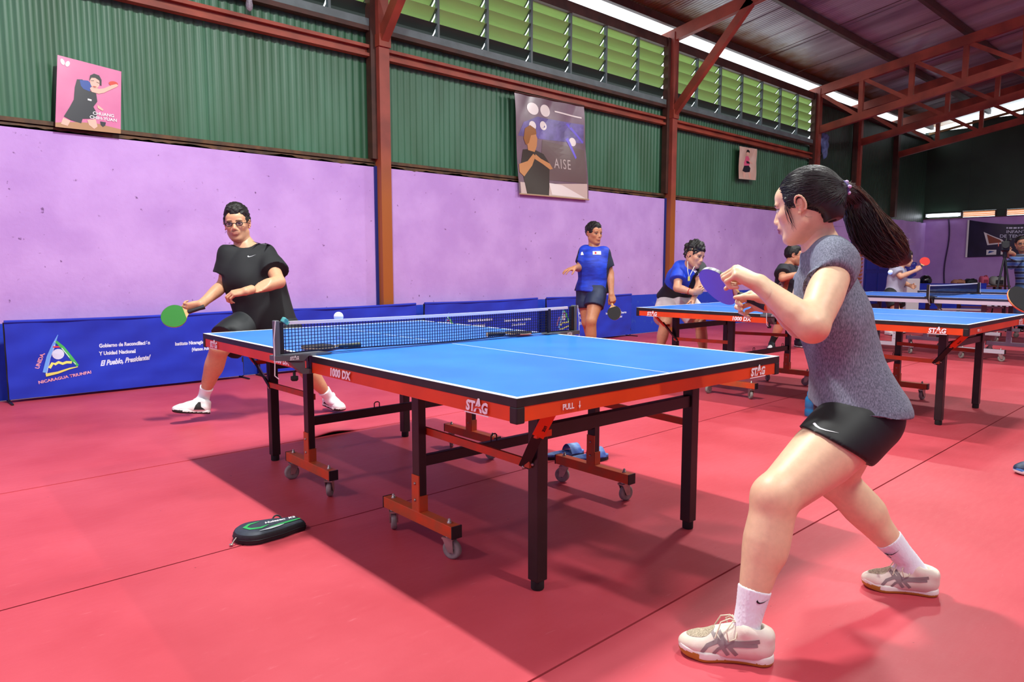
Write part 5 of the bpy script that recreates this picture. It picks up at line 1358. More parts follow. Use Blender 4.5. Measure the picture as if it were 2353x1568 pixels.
def shoe(label, heel, toe, m_up, m_sole, m_out, m_lace, h=0.004, up=(0, 0, 1), stripes=None, toe_panel=None, side_mark=None, wearer=None):
    heel = np.asarray(heel, float)
    U, So, S, R, k = shoe_fields(heel, toe, h=h, up=up)
    v, f = U.surface(); v = relax(v, f, 1); upper = mesh_np('shoe', v, f, m_up, wearer); upper['label'] = label
    o = upper
    v, f = So.surface(); v = relax(v, f, 1)
    q = (v - heel) @ R; v[:, :] = v + R[:, 2] * (0.010 * np.clip((q[:, 0] / k - 0.19) / 0.07, 0, 1) ** 2)[:, None] * k       # toe spring
    fc = v[f].mean(1); lz = ((fc - heel) @ R)[:, 2] / k
    lx = ((fc - heel) @ R)[:, 0] / k
    mi = ((lz < 0.012) | ((lx > 0.205) & (lz < 0.024))).astype(int)
    mesh_np('sole', v, f, [m_sole, m_out], o, mi=mi)
    laces(S, R, k, m_lace, o, loose=h < 0.005)
    if stripes:
        for sgn in (1, -1):
            if sgn < 0 and h > 0.005: continue
            xd, yd = (-R[:, 0], R[:, 2]) if sgn < 0 else (R[:, 0] * 1.0, R[:, 2])
            # curved stripes pressed on the side of the upper
            def st(pts, w):
                pl = []; 
                for i, p in enumerate(pts):
                    a = np.array(pts[max(i - 1, 0)]); b = np.array(pts[min(i + 1, len(pts) - 1)]); d = unit(b - a); nn = np.array([-d[1], d[0]]); pl.append((p[0] + nn[0] * w / 2, p[1] + nn[1] * w / 2))
                for i in range(len(pts) - 1, -1, -1):
                    p = pts[i]; a = np.array(pts[max(i - 1, 0)]); b = np.array(pts[min(i + 1, len(pts) - 1)]); d = unit(b - a); nn = np.array([-d[1], d[0]]); pl.append((p[0] - nn[0] * w / 2, p[1] - nn[1] * w / 2))
                return pl
            for pts, w in (([(0.20, 0.030), (0.185, 0.050), (0.16, 0.063), (0.10, 0.068), (0.045, 0.080)], 0.0105), ([(0.168, 0.028), (0.155, 0.045), (0.13, 0.058), (0.08, 0.063), (0.05, 0.068)], 0.0085),
                           ([(0.172, 0.082), (0.150, 0.060), (0.128, 0.030)], 0.0115), ([(0.155, 0.086), (0.135, 0.064), (0.105, 0.032)], 0.0115)):
                pl = st([(p[0] * k, p[1] * k) for p in pts], w * k)
                # normal must point outwards on this side
                out = R[:, 1] * sgn
                if np.cross(R[:, 0], R[:, 2]) @ out < 0: decal(upper, 'stripe', [(-a, b) for a, b in pl], stripes, heel + out * 0.0, -R[:, 0], R[:, 2], o, depth=0.12, lift=0.0015)
                else: decal(upper, 'stripe', pl, stripes, heel + out * 0.0, R[:, 0], R[:, 2], o, depth=0.12, lift=0.0015)
    if toe_panel:
        decal(upper, 'toe_mesh', [(0.205 * k + 0.040 * k * math.cos(t), 0.030 * k * math.sin(t)) for t in np.linspace(0, 6.28, 20)[:-1]], toe_panel, heel, R[:, 0], R[:, 1], o, depth=0.15, lift=0.001)
    if side_mark:
        for sgn in (1, -1):
            out = R[:, 1] * sgn; xd = R[:, 0] if np.cross(R[:, 0], R[:, 2]) @ out > 0 else -R[:, 0]; sx = 1 if xd @ R[:, 0] > 0 else -1
            decal(upper, 'side_panel', [(sx * a * k, b * k) for a, b in ((0.05, 0.03), (0.13, 0.028), (0.12, 0.06), (0.10, 0.085), (0.085, 0.085), (0.08, 0.05))], side_mark, heel, xd, R[:, 2], o, depth=0.12, lift=0.0015)
    return o, S, R, k
# ------------------------------------------------------------------ people
def person(label, J, head, skin, sk=1.0, h=0.009, hh=0.005, hf=0.004, shirt=None, shorts=None, socks=None, hands=None, hair=None, arms=(.053, .049, .040), fore=(.041, .043, .034, .026),
           thigh=(.092, .086, .060), calf=(.056, .060, .046, .036), chest=(.112, .160, .19), waist=(.098, .135, .15), hipr=(.112, .158, .12), stubble=0.0, female=False, loc=None, lip=(176, 100, 92), nose=1.0,
           glasses=False, neck_r=.056, color_fn=None, brow=(40, 28, 24)):
    """one continuous body surface with clothes and hair as children; J holds joints in world space"""
    J = {k: np.asarray(v, float) for k, v in J.items()}
    H = head
    base = loc if loc is not None else ((J['anL'] + J['anR']) / 2 * V3(1, 1, 0))
    T = thing('person', label, 'person', tuple(base))
    shm = (J['shL'] + J['shR']) / 2; hpm = (J['hipL'] + J['hipR']) / 2
    up = unit(shm - hpm); left = rejecting(J['shL'] - J['shR'], up); fwd = np.cross(left, up); R = np.stack([fwd, left, up], 1)
    lh = rejecting(J['hipL'] - J['hipR'], up); fh_ = np.cross(lh, up); Rh = np.stack([fh_, lh, up], 1)
    tl = np.linalg.norm(shm - hpm)
    C1 = hpm + up * tl * 0.70 + fwd * 0.012 * sk; C2 = hpm + up * tl * 0.36; C3 = hpm + up * 0.02
    # ---- skin
    B = Field(h)
    B.add(Ell(C1, V3(*chest) * sk, R), 0.02); B.add(Ell(C2, V3(*waist) * sk, R), 0.06); B.add(Ell(C3, V3(*hipr) * sk, Rh), 0.05)
    neck = J['neck']
    for s_ in 'LR':
        B.add(Cone(neck - up * 0.01, J['sh' + s_], [0.045 * sk, 0.046 * sk]), 0.03)
        B.add(Cone(J['sh' + s_], J['el' + s_], [r * sk for r in arms]), 0.03)
        B.add(Cone(J['el' + s_], J['wr' + s_], [r * sk for r in fore], flat=None), 0.018)
        B.add(Cone(J['hip' + s_], J['kn' + s_], [r * sk for r in thigh]), 0.03)
        kf = rejecting(J['kn' + s_] - (J['hip' + s_] + J['an' + s_]) / 2 + 1e-6, J['an' + s_] - J['hip' + s_])
        B.add(Ell(J['kn' + s_] + kf * 0.010 * sk, V3(.050, .050, .056) * sk * thigh[-1] / 0.06), 0.03)
        cm = J['kn' + s_] * 0.62 + J['an' + s_] * 0.38 - kf * 0.016 * sk
        B.add(Cone(J['kn' + s_], J['an' + s_], [r * sk for r in (list(calf[:-1]) + [calf[-1] - (0.014 if socks else 0.0)])]), 0.02); B.add(Cone(J['kn' + s_] * .85 + J['an' + s_] * .15 - kf * .012 * sk, cm, [calf[0] * .8 * sk, calf[1] * .85 * sk]), 0.03)
    B.add(Cone(neck - up * 0.03, H(-0.020, 0, -0.050), [neck_r * 1.15 * sk, neck_r * sk, neck_r * .93 * sk]), 0.03)
    B.cut(H(0, 0, -0.060), H.R[:, 2] * 0.8 + H.R[:, 0] * 0.9)
    parts = []
    v, f = B.surface(); v = relax(v, f, 1); parts.append((v, f)); cols = [np.tile(np.array(lin(skin)[:3]), (len(v), 1))]
    F = head_field(H, hh, neck + up * 0.0, female, nose)
    v, f = F.surface(); v = relax(v, f, 1, 0.3); parts.append((v, f)); cols.append(head_colors(H, v, skin, lip, brow, stubble, female))
    for s_ in 'LR':
        hd = (hands or {}).get(s_)
        w = J['wr' + s_]
        fa = unit(w - J['el' + s_])
        if hd is None: hd = dict(d=fa, n=rejecting(-left if s_ == 'L' else left, fa), curl=(25, 30, 20))
        G = Field(hf)
        G.add(Cone(w - fa * 0.045, w + fa * 0.006, [fore[-1] * 1.08 * sk, fore[-1] * sk], flat=(np.cross(unit(hd['d']), hd['n']), 1.15)), 0.01)
        hand_field(G, w, hd['d'], hd['n'], 1 if s_ == 'L' else -1, hd.get('curl', (25, 30, 20)), hd.get('spread', 4), hd.get('thumb', (35, 20, 20, 25)), hd.get('s', sk), hd.get('curls'))
        v, f = G.surface(); v = relax(v, f, 1, 0.3); parts.append((v, f)); c = np.tile(np.array(lin(skin)[:3]), (len(v), 1))
        cols.append(c)
    v, f = join_np(parts); col = np.concatenate(cols)
    if color_fn: col = color_fn(v, col)
    mesh_np('body', v, f, skin_mat('tone', skin), T, col)
    # ---- shirt
    if shirt:
        S = Field(shirt.get('h', h * 0.8)); e = shirt.get('ease', 0.016)
        hem = hpm - up * shirt.get('hem', 0.06) + fh_ * shirt.get('hem_fwd', 0.0)
        S.add(Ell(C1, (V3(*chest) + e) * sk, R), 0.02)
        w0 = (waist[0] + e + 0.008) * sk
        S.add(Cone(C1 - up * 0.04, hem, [(chest[0] + e) * sk, w0, (hipr[0] + e + shirt.get('hem_r', 0.016)) * sk], flat=(left, waist[1] / waist[0] * 1.02)), 0.05)
        for s_ in 'LR':
            S.add(Cone(neck - up * 0.035, J['sh' + s_], [(0.046 + e * .6) * sk, (0.052 + e) * sk]), 0.03)
            a, b = J['sh' + s_], J['el' + s_]; fr = shirt.get('sleeve', 0.55); c = a + (b - a) * fr; d = unit(b - a)
            cn = shirt.get('cut' + s_, None) or (c, d)
            fl = shirt.get('flare', 0.022)
            S.add(Cone(a - d * 0.02, c + d * 0.05, [(arms[0] + e) * sk, (arms[0] + e + fl * .6) * sk, (arms[1] + e + fl) * sk], cuts=[cn], hollow=shirt.get('hollow', 0.0)), 0.025)
        if 'cover' in shirt:
            for s_ in 'LR': S.add(Cone(J['hip' + s_] + up * 0.0, C2 + up * 0.02 + left * (0.03 if s_ == 'L' else -0.03), [(thigh[0] + shirt['cover']) * sk, (waist[0] + e * .5) * sk]), 0.05)
        S.cut(hem, -up if 'hem_n' not in shirt else shirt['hem_n'])
        S.cut(neck + up * shirt.get('collar', 0.012), up * 0.9 + fwd * shirt.get('vneck', 0.35) * -0 + up * 0.1)
        S.sub(Ell(neck + up * 0.035 + fwd * 0.030, V3(0.075, 0.072, 0.062) * sk, R), 0.008)
        v, f = S.surface(); v = relax(v, f, 1)
        v = wrinkle(v, f, shirt.get('amp', 0.005), shirt.get('freq', 26), shirt.get('seed', 1), shirt.get('stretch', (1, 1, 0.6)))
        sh_o = mesh_np('shirt', v, f, shirt['mat'], T)
        if shirt.get('mats'):
            ms = shirt['mats']; me = sh_o.data
            for m_ in ms: me.materials.append(m_)
            fc = v[f].mean(1); me.polygons.foreach_set('material_index', shirt['pick']((fc - C1) @ R, fc).astype(np.int32))
        T['_'] = 0; del T['_']
    else: sh_o = None
    # ---- shorts
    so_o = None
    if shorts:
        S = Field(shorts.get('h', h * 0.8)); e = shorts.get('ease', 0.02)
        S.add(Ell(C3, (V3(*hipr) + e * .8) * sk, Rh), 0.02)
        S.add(Cone(C3, C3 + up * shorts.get('rise', 0.11), [(hipr[0] + e * .6) * sk, (waist[0] + e * .6) * sk], flat=(lh, 1.35)), 0.03)
        for s_ in 'LR':
            a, b = J['hip' + s_], J['kn' + s_]; d = unit(b - a); c = a + (b - a) * shorts.get('len' + s_, shorts.get('len', 0.6))
            cn = shorts.get('cut' + s_, (c, d)); fl = shorts.get('flare', 0.012)
            S.add(Cone(a, c + d * 0.06, [(thigh[0] + e) * sk, (thigh[1] + e + fl) * sk, (thigh[1] * .93 + e + fl) * sk], cuts=[cn], hollow=shorts.get('hollow', 0.0)), 0.015)
        S.cut(C3 + up * shorts.get('rise', 0.11), up)
        v, f = S.surface(); v = relax(v, f, 1); v = wrinkle(v, f, shorts.get('amp', 0.004), shorts.get('freq', 24), shorts.get('seed', 2))
        so_o = mesh_np('shorts', v, f, shorts['mat'], T)
    # ---- socks
    if socks:
        for s_ in 'LR':
            a, b = J['an' + s_], J['kn' + s_]; tp = a + (b - a) * socks.get('top' + s_, socks.get('top', 0.25)); d = unit(b - a)
            S = Field(socks.get('h', h * 0.6)); r1 = np.interp(1 - socks.get('top', .25), np.linspace(0, 1, len(calf)), calf)
            S.add(Cone(a - d * 0.03, tp + d * 0.02, [(calf[-1] - .002) * sk, (calf[-1] + .002) * sk, (r1 + .004) * sk], cuts=[(tp, d)]), 0.01)
            ft = J.get('toe' + s_)
            if ft is not None: S.add(Cone(a - V3(0, 0, .02), a + unit(ft - a) * 0.06 + V3(0, 0, -0.01), [(calf[-1] - .003) * sk, 0.022 * sk]), 0.02)
            v, f = S.surface(); v = relax(v, f, 1)
            if socks.get('rib'):
                n = vnormals(v, f); dx = rejecting(V3(1, 0, 0), d); dy = np.cross(d, dx); q = v - a; an = np.arctan2(q @ dy, q @ dx); tt = (q @ d)
                v = v + n * (0.0009 * np.sin(an * 52) * (tt > 0.0))[:, None]
            s_o = mesh_np('sock', v, f, socks['mat'], T)
            if socks.get('mark'):
                mk = socks['mark'].get(s_)
                if mk: decal(s_o, 'sock_mark', [(x * mk['w'], y * mk['w'] * 0.62) for x, y in SWOOSH], M_BLACK, mk['o'], mk['x'], mk['y'], T, depth=0.12, lift=0.0014)
    if hair: hair(H, T, hh)
    if glasses:
        mb = MB()
        for y in (-1, 1):
            mb.tube([H(0.094 - 0.10 * (0.017 * math.cos(t)) ** 0 * 0 - 3.5 * (0.0175 * math.cos(t) * 0.6 + 0.0) ** 2, y * 0.033 + 0.0205 * math.cos(t), 0.000 + 0.0135 * math.sin(t)) for t in np.linspace(0, 2 * math.pi, 17)[:-1]], 0.0030 * sk, 6, closed=True)
            mb.tube([H(0.090, y * 0.054, 0.004), H(0.078, y * 0.070, 0.005), H(0.0, y * 0.079, 0.008), H(-0.015, y * 0.078, -0.004)], 0.0024 * sk, 6)
        mb.tube([H(0.096, -0.0125, 0.003), H(0.099, 0, 0.006), H(0.096, 0.0125, 0.003)], 0.0026 * sk, 6)
        mb.build('glasses', mat('black spectacle frame', (18, 16, 18), 0.3), T, True)
        for y in (-1, 1):
            mb = MB(); mb.add([H(0.093, y * 0.033 + 0.0195 * math.cos(t), 0.0125 * math.sin(t)) for t in np.linspace(0, 2 * math.pi, 17)[:-1]], [tuple(range(16))])
            mb.build('lens', glass_mat(), T, True)
    return dict(T=T, R=R, C1=C1, C2=C2, C3=C3, up=up, left=left, fwd=fwd, shirt=sh_o, shorts=so_o, H=H, Rh=Rh)
def glass_mat():
    if 'spectacle lens' in MATS: return MATS['spectacle lens']
    m = bpy.data.materials.new('spectacle lens'); m.use_nodes = True; n = m.node_tree.nodes; l = m.node_tree.links
    t = n.new('ShaderNodeBsdfTransparent'); g = n.new('ShaderNodeBsdfGlossy'); g.inputs['Roughness'].default_value = 0.05
    x = n.new('ShaderNodeMixShader'); x.inputs['Fac'].default_value = 0.12
    l.new(t.outputs[0], x.inputs[1]); l.new(g.outputs[0], x.inputs[2]); l.new(x.outputs[0], n['Material Output'].inputs['Surface']); MATS['spectacle lens'] = m
    return m
M_HAIR = mat('near black hair', (20, 15, 14), 0.42, var=0.35, scale=60, bump=0.5, bscale=180, spec=0.4)
def hair_short(top=0.022, curly=0.006, fringe=0.0, sides=0.006, freq=160, m=None, line=0.052):
    def fn(H, T, hh):
        s = H.s; F = Field(hh); R = H.R
        F.add(Ell(H(-0.018, 0, 0.040 + top * 0.35), V3(0.098 + sides, 0.077 + sides, 0.088 + top * 0.75) * s, R), 0.01)
        F.add(Ell(H(0.030, 0, 0.085 + top * .4), V3(0.055, 0.058, 0.028 + top * .5) * s, R), 0.02)
        if fringe: F.add(Ell(H(0.066, 0, 0.082), V3(0.030, 0.052, 0.024) * s, R), 0.015)
        F.sub(Ell(H(0.098, 0, line - 0.085), V3(0.075, 0.10, 0.092) * s, R), 0.006)       # face opening
        F.sub(Ell(H(0.030, 0, -0.075), V3(0.075, 0.12, 0.070) * s, R), 0.006)         # cheeks and ears clear
        for y in (-1, 1): F.sub(Ell(H(-0.006, y * 0.088, -0.004), V3(0.024, 0.016, 0.036) * s, R), 0.004)
        F.cut(H(-0.05, 0, -0.052), -R[:, 2] + R[:, 0] * 0.25)
        v, f = F.surface(); v = relax(v, f, 1, 0.4); v = wrinkle(v, f, curly * s, freq, 5)
        mesh_np('hair', v, f, m or M_HAIR, T)
    return fn
# ------------------------------------------------------------------ the player with the ponytail
def il(dx, dy, dz): return RT * dx + UPV * dy + FW * dz      # picture-plane directions used to read the pose
SKIN_G = (230, 192, 156)
hipL = P(1984, 962, 2.27); hipR = hipL + V3(.165, .095, 0.0)
anL = V3(1.874, .985, .098); anR = V3(2.704, .806, .098)
gJ = dict(hipL=hipL, hipR=hipR, knL=P(1781, 1145, 2.13), knR=P(1921, 1103, 2.57), anL=anL, anR=anR,
          shL=P(1920, 612, 2.17), shR=P(1880, 606, 2.44), elL=P(1867, 752, 2.01), wrL=P(1748, 655, 2.10), elR=P(1838, 748, 2.52), wrR=P(1772, 688, 2.40),
          neck=P(1884, 556, 2.31), toeL=V3(1.78, 1.13, .03), toeR=V3(2.64, .93, .03))
hf_ = unit(-RT * 0.77 + _fh * 0.64); hup = unit(ZU + hf_ * 0.20)
gH = Head((0, 0, 0), hf_ * 1.0 - ZU * 0.20, hup, 0.95)
gH.c = P(1842, 470, 2.215) - gH.R @ (V3(-0.010, 0.076, 0.0) * 0.95)
M_GREY = mat('grey marl jersey', (138, 142, 158), 0.9, rgb2=(84, 88, 102), scale=300, detail=4, stretch=(1, 1, 0.3), lo=0.32, hi=0.68)
M_BSHORT = mat('black running short', (10, 10, 12), 0.6, var=0.2, scale=10)
M_SOCK = mat('white ribbed sock', (236, 236, 242), 0.85)
# ---- hair: combed cap, strands and ponytail
M_GHAIR = mat('dark brown hair', (15, 14, 14), 0.46, rgb2=(28, 23, 21), scale=30, stretch=(1, 1, 1), spec=0.5)
M_GHAIR_LIT = mat('brown hair in the light', (98, 76, 54), 0.44, rgb2=(52, 40, 32), scale=30, spec=0.5)  # highlight along the top of the ponytail, put into the strand colour
TIE = gH(-0.112, -0.004, 0.030)
def girl_hair(H, T, hh):
    R = H.R; s = H.s; F = Field(0.0035)
    F.add(Ell(H(-0.016, 0, 0.038), V3(0.101, 0.0815, 0.092) * s, R), 0.01)
    F.add(Ell(H(-0.068, 0, -0.015), V3(0.050, 0.062, 0.075) * s, R), 0.03)
    F.add(Cone(H(-0.085, 0, 0.030), TIE, [0.045 * s, 0.018 * s]), 0.03)
    F.sub(Ell(H(0.112, 0, -0.038), V3(0.075, 0.11, 0.100) * s, R), 0.006)
    F.sub(Ell(H(0.036, 0, -0.088), V3(0.070, 0.13, 0.080) * s, R), 0.006)
    for y in (-1, 1):
        F.sub(Ell(H(-0.008, y * 0.090, -0.004), V3(0.025, 0.020, 0.038) * s, R), 0.004)
        F.sub(Ell(H(-0.034, y * 0.078, -0.070), V3(0.046, 0.052, 0.050) * s, R), 0.012)
        F.add(Cone(H(0.040, y * 0.0705, 0.030), H(0.030, y * 0.0725, -0.004), [0.006, 0.003]), 0.006)
    F.cut(H(-0.075, 0, -0.066), -R[:, 2] - R[:, 0] * 0.15)
    v, f = F.surface(); v = relax(v, f, 1, 0.4)
    cap = mesh_np('hair', v, f, M_GHAIR, T)
    me = cap.data; M = np.array(world_of(T)); polys = [tuple(p.vertices) for p in me.polygons]
    vv = np.empty(len(me.vertices) * 3, np.float32); me.vertices.foreach_get('co', vv); vv = vv.reshape(-1, 3) @ M[:3, :3].T + M[:3, 3]
    bvh = BVHTree.FromPolygons([tuple(q) for q in vv], polys)
    mb = MB(); rg = np.random.default_rng(3)
    loc = H.local(vv); cand = np.where((loc[:, 0] > -0.06))[0]
    for i in rg.choice(cand, 620):
        p0 = vv[i]; pts = []
        side = rg.normal(size=3) * 0.004
        for t in np.linspace(0, 1, 9):
            q = p0 * (1 - t) + np.asarray(TIE) * t + side * math.sin(t * 3.1)
            hit = bvh.find_nearest(Vector(q)); out = unit(q - H(-0.02, 0, 0.02))
            nn = hit[1] if hit[1].dot(Vector(out)) > 0 else -hit[1]
            pts.append(hit[0] + nn * (0.0006 + 0.0016 * math.sin(t * 3.1)))
        mb.tube(pts, [0.0004] + [0.0011] * 7 + [0.0007], 4, cap=False)
    st = mb.build('hair_strands', M_GHAIR, cap, True); st['kind'] = 'stuff'
    mb = MB()        # fly-away hairs and a loose lock in front of the ear
    for i in rg.choice(cand, 46):
        p0 = Vector(vv[i]); o_ = Vector(unit(vv[i] - H(-0.02, 0, 0.02))); r_ = Vector(rg.normal(size=3)); b_ = Vector(-H.R[:, 0])
        L = rg.uniform(0.015, 0.04)
        mb.tube([p0, p0 + o_ * L * .35 + b_ * L * .3 + r_ * .002, p0 + o_ * L * .55 + b_ * L * .8 + r_ * .006, p0 + o_ * L * .5 + b_ * L * 1.3 + r_ * .010], [0.0005, 0.0004, 0.0003, 0.0001], 3, cap=False)
    for k in range(9):
        y = 0.071 + 0.002 * rg.normal(); x = 0.040 + 0.006 * rg.normal(); L = rg.uniform(0.05, 0.085)
        mb.tube([H(x, y, 0.020), H(x + 0.004, y + .003, 0.0), H(x - 0.002 + .004 * rg.normal(), y + .001, -L * .6), H(x - 0.006 + .006 * rg.normal(), y - .006, -L)], [0.0008, 0.0008, 0.0006, 0.0002], 4, cap=False)
    fl = mb.build('loose_hair', M_GHAIR, cap, True); fl['kind'] = 'stuff'
    # ponytail: spine of the swinging tail, filled core and many strands
    sp = [np.asarray(TIE), P(1955, 452, 2.36), P(1975, 492, 2.385), P(1998, 530, 2.40), P(2026, 560, 2.41), P(2048, 577, 2.42), P(2068, 588, 2.43), P(2082, 596, 2.43)]
    rad = [0.016, 0.036, 0.052, 0.062, 0.063, 0.056, 0.040, 0.012]
    def spine(t):
        x = t * (len(sp) - 1); i = min(int(x), len(sp) - 2); u = x - i
        p0, p1, p2, p3 = sp[max(i - 1, 0)], sp[i], sp[i + 1], sp[min(i + 2, len(sp) - 1)]
        return 0.5 * ((2 * p1) + (-p0 + p2) * u + (2 * p0 - 5 * p1 + 4 * p2 - p3) * u * u + (-p0 + 3 * p1 - 3 * p2 + p3) * u ** 3)
    F = Field(0.005)
    for a, b, ra, rb in zip(sp[:-1], sp[1:], rad[:-1], rad[1:]): F.add(Cone(a, b, [ra * .86, rb * .86], flat=(FW, 0.8)), 0.02)
    v, f = F.surface(); v = relax(v, f, 1)
    pt = mesh_np('ponytail', v, f, M_GHAIR, T)
    for part, num, rmin, rmax, m_ in (('ponytail_strands', 700, 0.75, 1.06, M_GHAIR), ('ponytail_highlights', 230, 0.95, 1.16, M_GHAIR_LIT)):
        mb = MB()
        for i in range(num):
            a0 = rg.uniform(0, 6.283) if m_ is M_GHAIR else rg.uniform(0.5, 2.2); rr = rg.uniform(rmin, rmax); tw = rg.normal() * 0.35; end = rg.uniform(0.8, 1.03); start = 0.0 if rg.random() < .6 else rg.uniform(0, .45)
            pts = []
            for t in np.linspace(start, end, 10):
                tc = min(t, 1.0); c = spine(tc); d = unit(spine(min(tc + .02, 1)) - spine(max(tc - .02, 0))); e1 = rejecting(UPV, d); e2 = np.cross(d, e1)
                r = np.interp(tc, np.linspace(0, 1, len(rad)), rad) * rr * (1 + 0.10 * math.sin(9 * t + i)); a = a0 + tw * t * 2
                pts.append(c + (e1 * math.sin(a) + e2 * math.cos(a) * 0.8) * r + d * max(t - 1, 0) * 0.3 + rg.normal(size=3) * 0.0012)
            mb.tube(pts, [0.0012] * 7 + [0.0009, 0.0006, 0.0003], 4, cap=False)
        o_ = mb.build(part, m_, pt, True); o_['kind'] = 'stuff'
    mb = MB()
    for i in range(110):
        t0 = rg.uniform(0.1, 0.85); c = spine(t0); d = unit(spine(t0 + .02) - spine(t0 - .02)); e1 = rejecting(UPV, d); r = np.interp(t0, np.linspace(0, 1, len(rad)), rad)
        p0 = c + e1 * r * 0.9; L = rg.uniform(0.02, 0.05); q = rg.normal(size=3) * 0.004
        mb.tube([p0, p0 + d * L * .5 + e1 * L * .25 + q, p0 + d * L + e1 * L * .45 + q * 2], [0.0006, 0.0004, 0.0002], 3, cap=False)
    o_ = mb.build('loose_hair', M_GHAIR_LIT, pt, True); o_['kind'] = 'stuff'
    # hair tie: lilac beaded scrunchie
    d = unit(sp[1] - sp[0]); e1 = rejecting(UPV, d); e2 = np.cross(d, e1); c = sp[0] + d * 0.004
    mb = MB(); mb.tube([c + (e1 * math.cos(a) + e2 * math.sin(a)) * 0.021 for a in np.linspace(0, 6.283, 17)[:-1]], 0.007, 8, closed=True)
    ti = mb.build('hair_tie', mat('violet hair tie', (72, 56, 120), 0.4), T, True)
    for k in range(9):
        a = k * 0.7; q = c + (e1 * math.cos(a) + e2 * math.sin(a)) * 0.027 + d * (0.006 * ((k % 2) - .5))
        mb = MB(); mb.lathe([(1e-6, -0.006), (0.005, -0.004), (0.0065, 0), (0.005, 0.004), (1e-6, 0.006)], Matrix.Translation(Vector(q)), 8); mb.build('bead', mat('lilac bead', (206, 186, 226), 0.2), ti, True)
# ---- bat in the right hand
b_l = il(-.566, .393, .72); b_n = il(-.73, -.634, -.229)
b_grip = P(1731, 692, 2.315)
gbat = bat('purple-faced bat held by the player with the ponytail', b_grip, b_l, b_n, M_R_PURPLE, M_R_BLACK, cap=mat('orange handle end', (240, 130, 90), 0.5), tape=mat('printed edge tape', (206, 206, 214), 0.5, rgb2=(20, 20, 22), scale=40))
bw_ = np.cross(unit(b_l), unit(b_n))
wrR = b_grip - unit(b_l) * 0.075 + il(0.25, 0.35, 0.2) * 0.05
gJ['wrR'] = wrR
def girl_col(v, col):
    # rosier elbow and knee skin
    for c, r in ((gJ['elL'] + il(0.0, -0.05, -0.03), 0.05), (gJ['knL'], 0.06)):
        m = np.exp(-((v - c) ** 2).sum(1) / r ** 2) * 0.35
        col = col * (1 - m[:, None]) + np.array(lin((222, 128, 100))[:3]) * m[:, None]
    c = P(1815, 528, 2.2); near = ((v - c) ** 2).sum(1)
    m = np.exp(-near / 0.0022 ** 2) * 0.9
    return col * (1 - m[:, None]) + np.array(lin((70, 40, 30))[:3]) * m[:, None]
girl = person('ponytailed player in grey T-shirt and black shorts crouching with a purple bat', gJ, gH, SKIN_G, sk=1.0, h=0.006, hh=0.0032, hf=0.0026,
    arms=(.052, .054, .043), fore=(.043, .043, .034, .027), thigh=(.104, .097, .066), calf=(.062, .064, .047, .038), chest=(.098, .138, .19), waist=(.088, .116, .15), hipr=(.122, .150, .125), female=True, neck_r=.047,
    shirt=dict(mat=M_GREY, ease=0.012, hem=-0.022, hem_r=0.006, cover=0.030, sleeve=0.34, flare=-0.004, hollow=0.006, h=0.0045, amp=0.013, freq=26, seed=4, stretch=(1, 1, .4), cutL=(P(1890, 640, 2.118), il(-0.12, -0.36, -0.92)), hem_n=-ZU + RT * -0.05),
    shorts=dict(mat=M_BSHORT, ease=0.012, len=0.30, rise=0.10, flare=0.008, h=0.005, amp=0.0035, freq=26, cutL=(P(1915, 1022, 2.2), il(-0.48, -0.86, 0.0)), cutR=(P(1990, 1045, 2.4), il(-0.3, -0.95, 0.0)), hollow=0.0),
    socks=dict(mat=M_SOCK, top=0.30, rib=True, h=0.0035, mark=dict(L=dict(o=P(1746, 1374, 2.1), x=il(1, -0.02, 0), y=il(0, 1, 0), w=0.042), R=dict(o=P(2058, 1274, 2.5), x=il(0.8, 0.55, 0), y=il(-.55, .8, 0), w=0.042))),
    hands=dict(L=dict(d=il(-0.80, 0.50, 0.25), n=il(-0.35, -0.72, 0.55), curl=(62, 88, 58), spread=3, thumb=(22, 42, 30, 40), s=1.0),
               R=dict(d=unit(b_l) * 0.9 + il(-0.1, -0.2, 0), n=-il(0.2, 0.6, 0.75), curl=(48, 62, 44), spread=3, thumb=(20, 30, 5, 5), s=0.98)),
    hair=girl_hair, color_fn=girl_col, lip=(150, 72, 84))
decal(girl['shorts'], 'shorts_mark', [(x * 0.055, y * 0.030) for x, y in SWOOSH], M_WHITE, P(1887, 984, 2.18), il(0.90, -0.42, 0), il(0.42, 0.90, 0), girl['T'], depth=0.2, lift=0.002)
M_SHOE_G = mat('cream worn shoe upper', (232, 222, 206), 0.7, rgb2=(216, 202, 182), scale=9, bump=0.05, bscale=200)
M_SHOE_W = mat('white midsole', (230, 226, 216), 0.55, var=0.08, scale=20); M_GUM = mat('gum rubber outsole', (176, 124, 44), 0.5); M_STRIPE = mat('taupe shoe stripe', (142, 128, 126), 0.5)
M_LACE = mat('cream lace', (214, 202, 176), 0.8); M_TOE = mat('beige toe mesh', (196, 180, 154), 0.8, rgb2=(150, 136, 112), scale=220, bump=0.5, bscale=260)
shoe('cream sports shoe on the front foot of the ponytailed player', (1.913, .912, 0), (1.770, 1.150, 0), M_SHOE_G, M_SHOE_W, M_GUM, M_LACE, h=0.0032, stripes=M_STRIPE, toe_panel=M_TOE, wearer=girl['T'])
shoe('cream sports shoe on the back foot of the ponytailed player', (2.742, .722, 0), (2.632, .948, 0), M_SHOE_G, M_SHOE_W, M_GUM, M_LACE, h=0.0032, stripes=M_STRIPE, toe_panel=M_TOE, wearer=girl['T'])
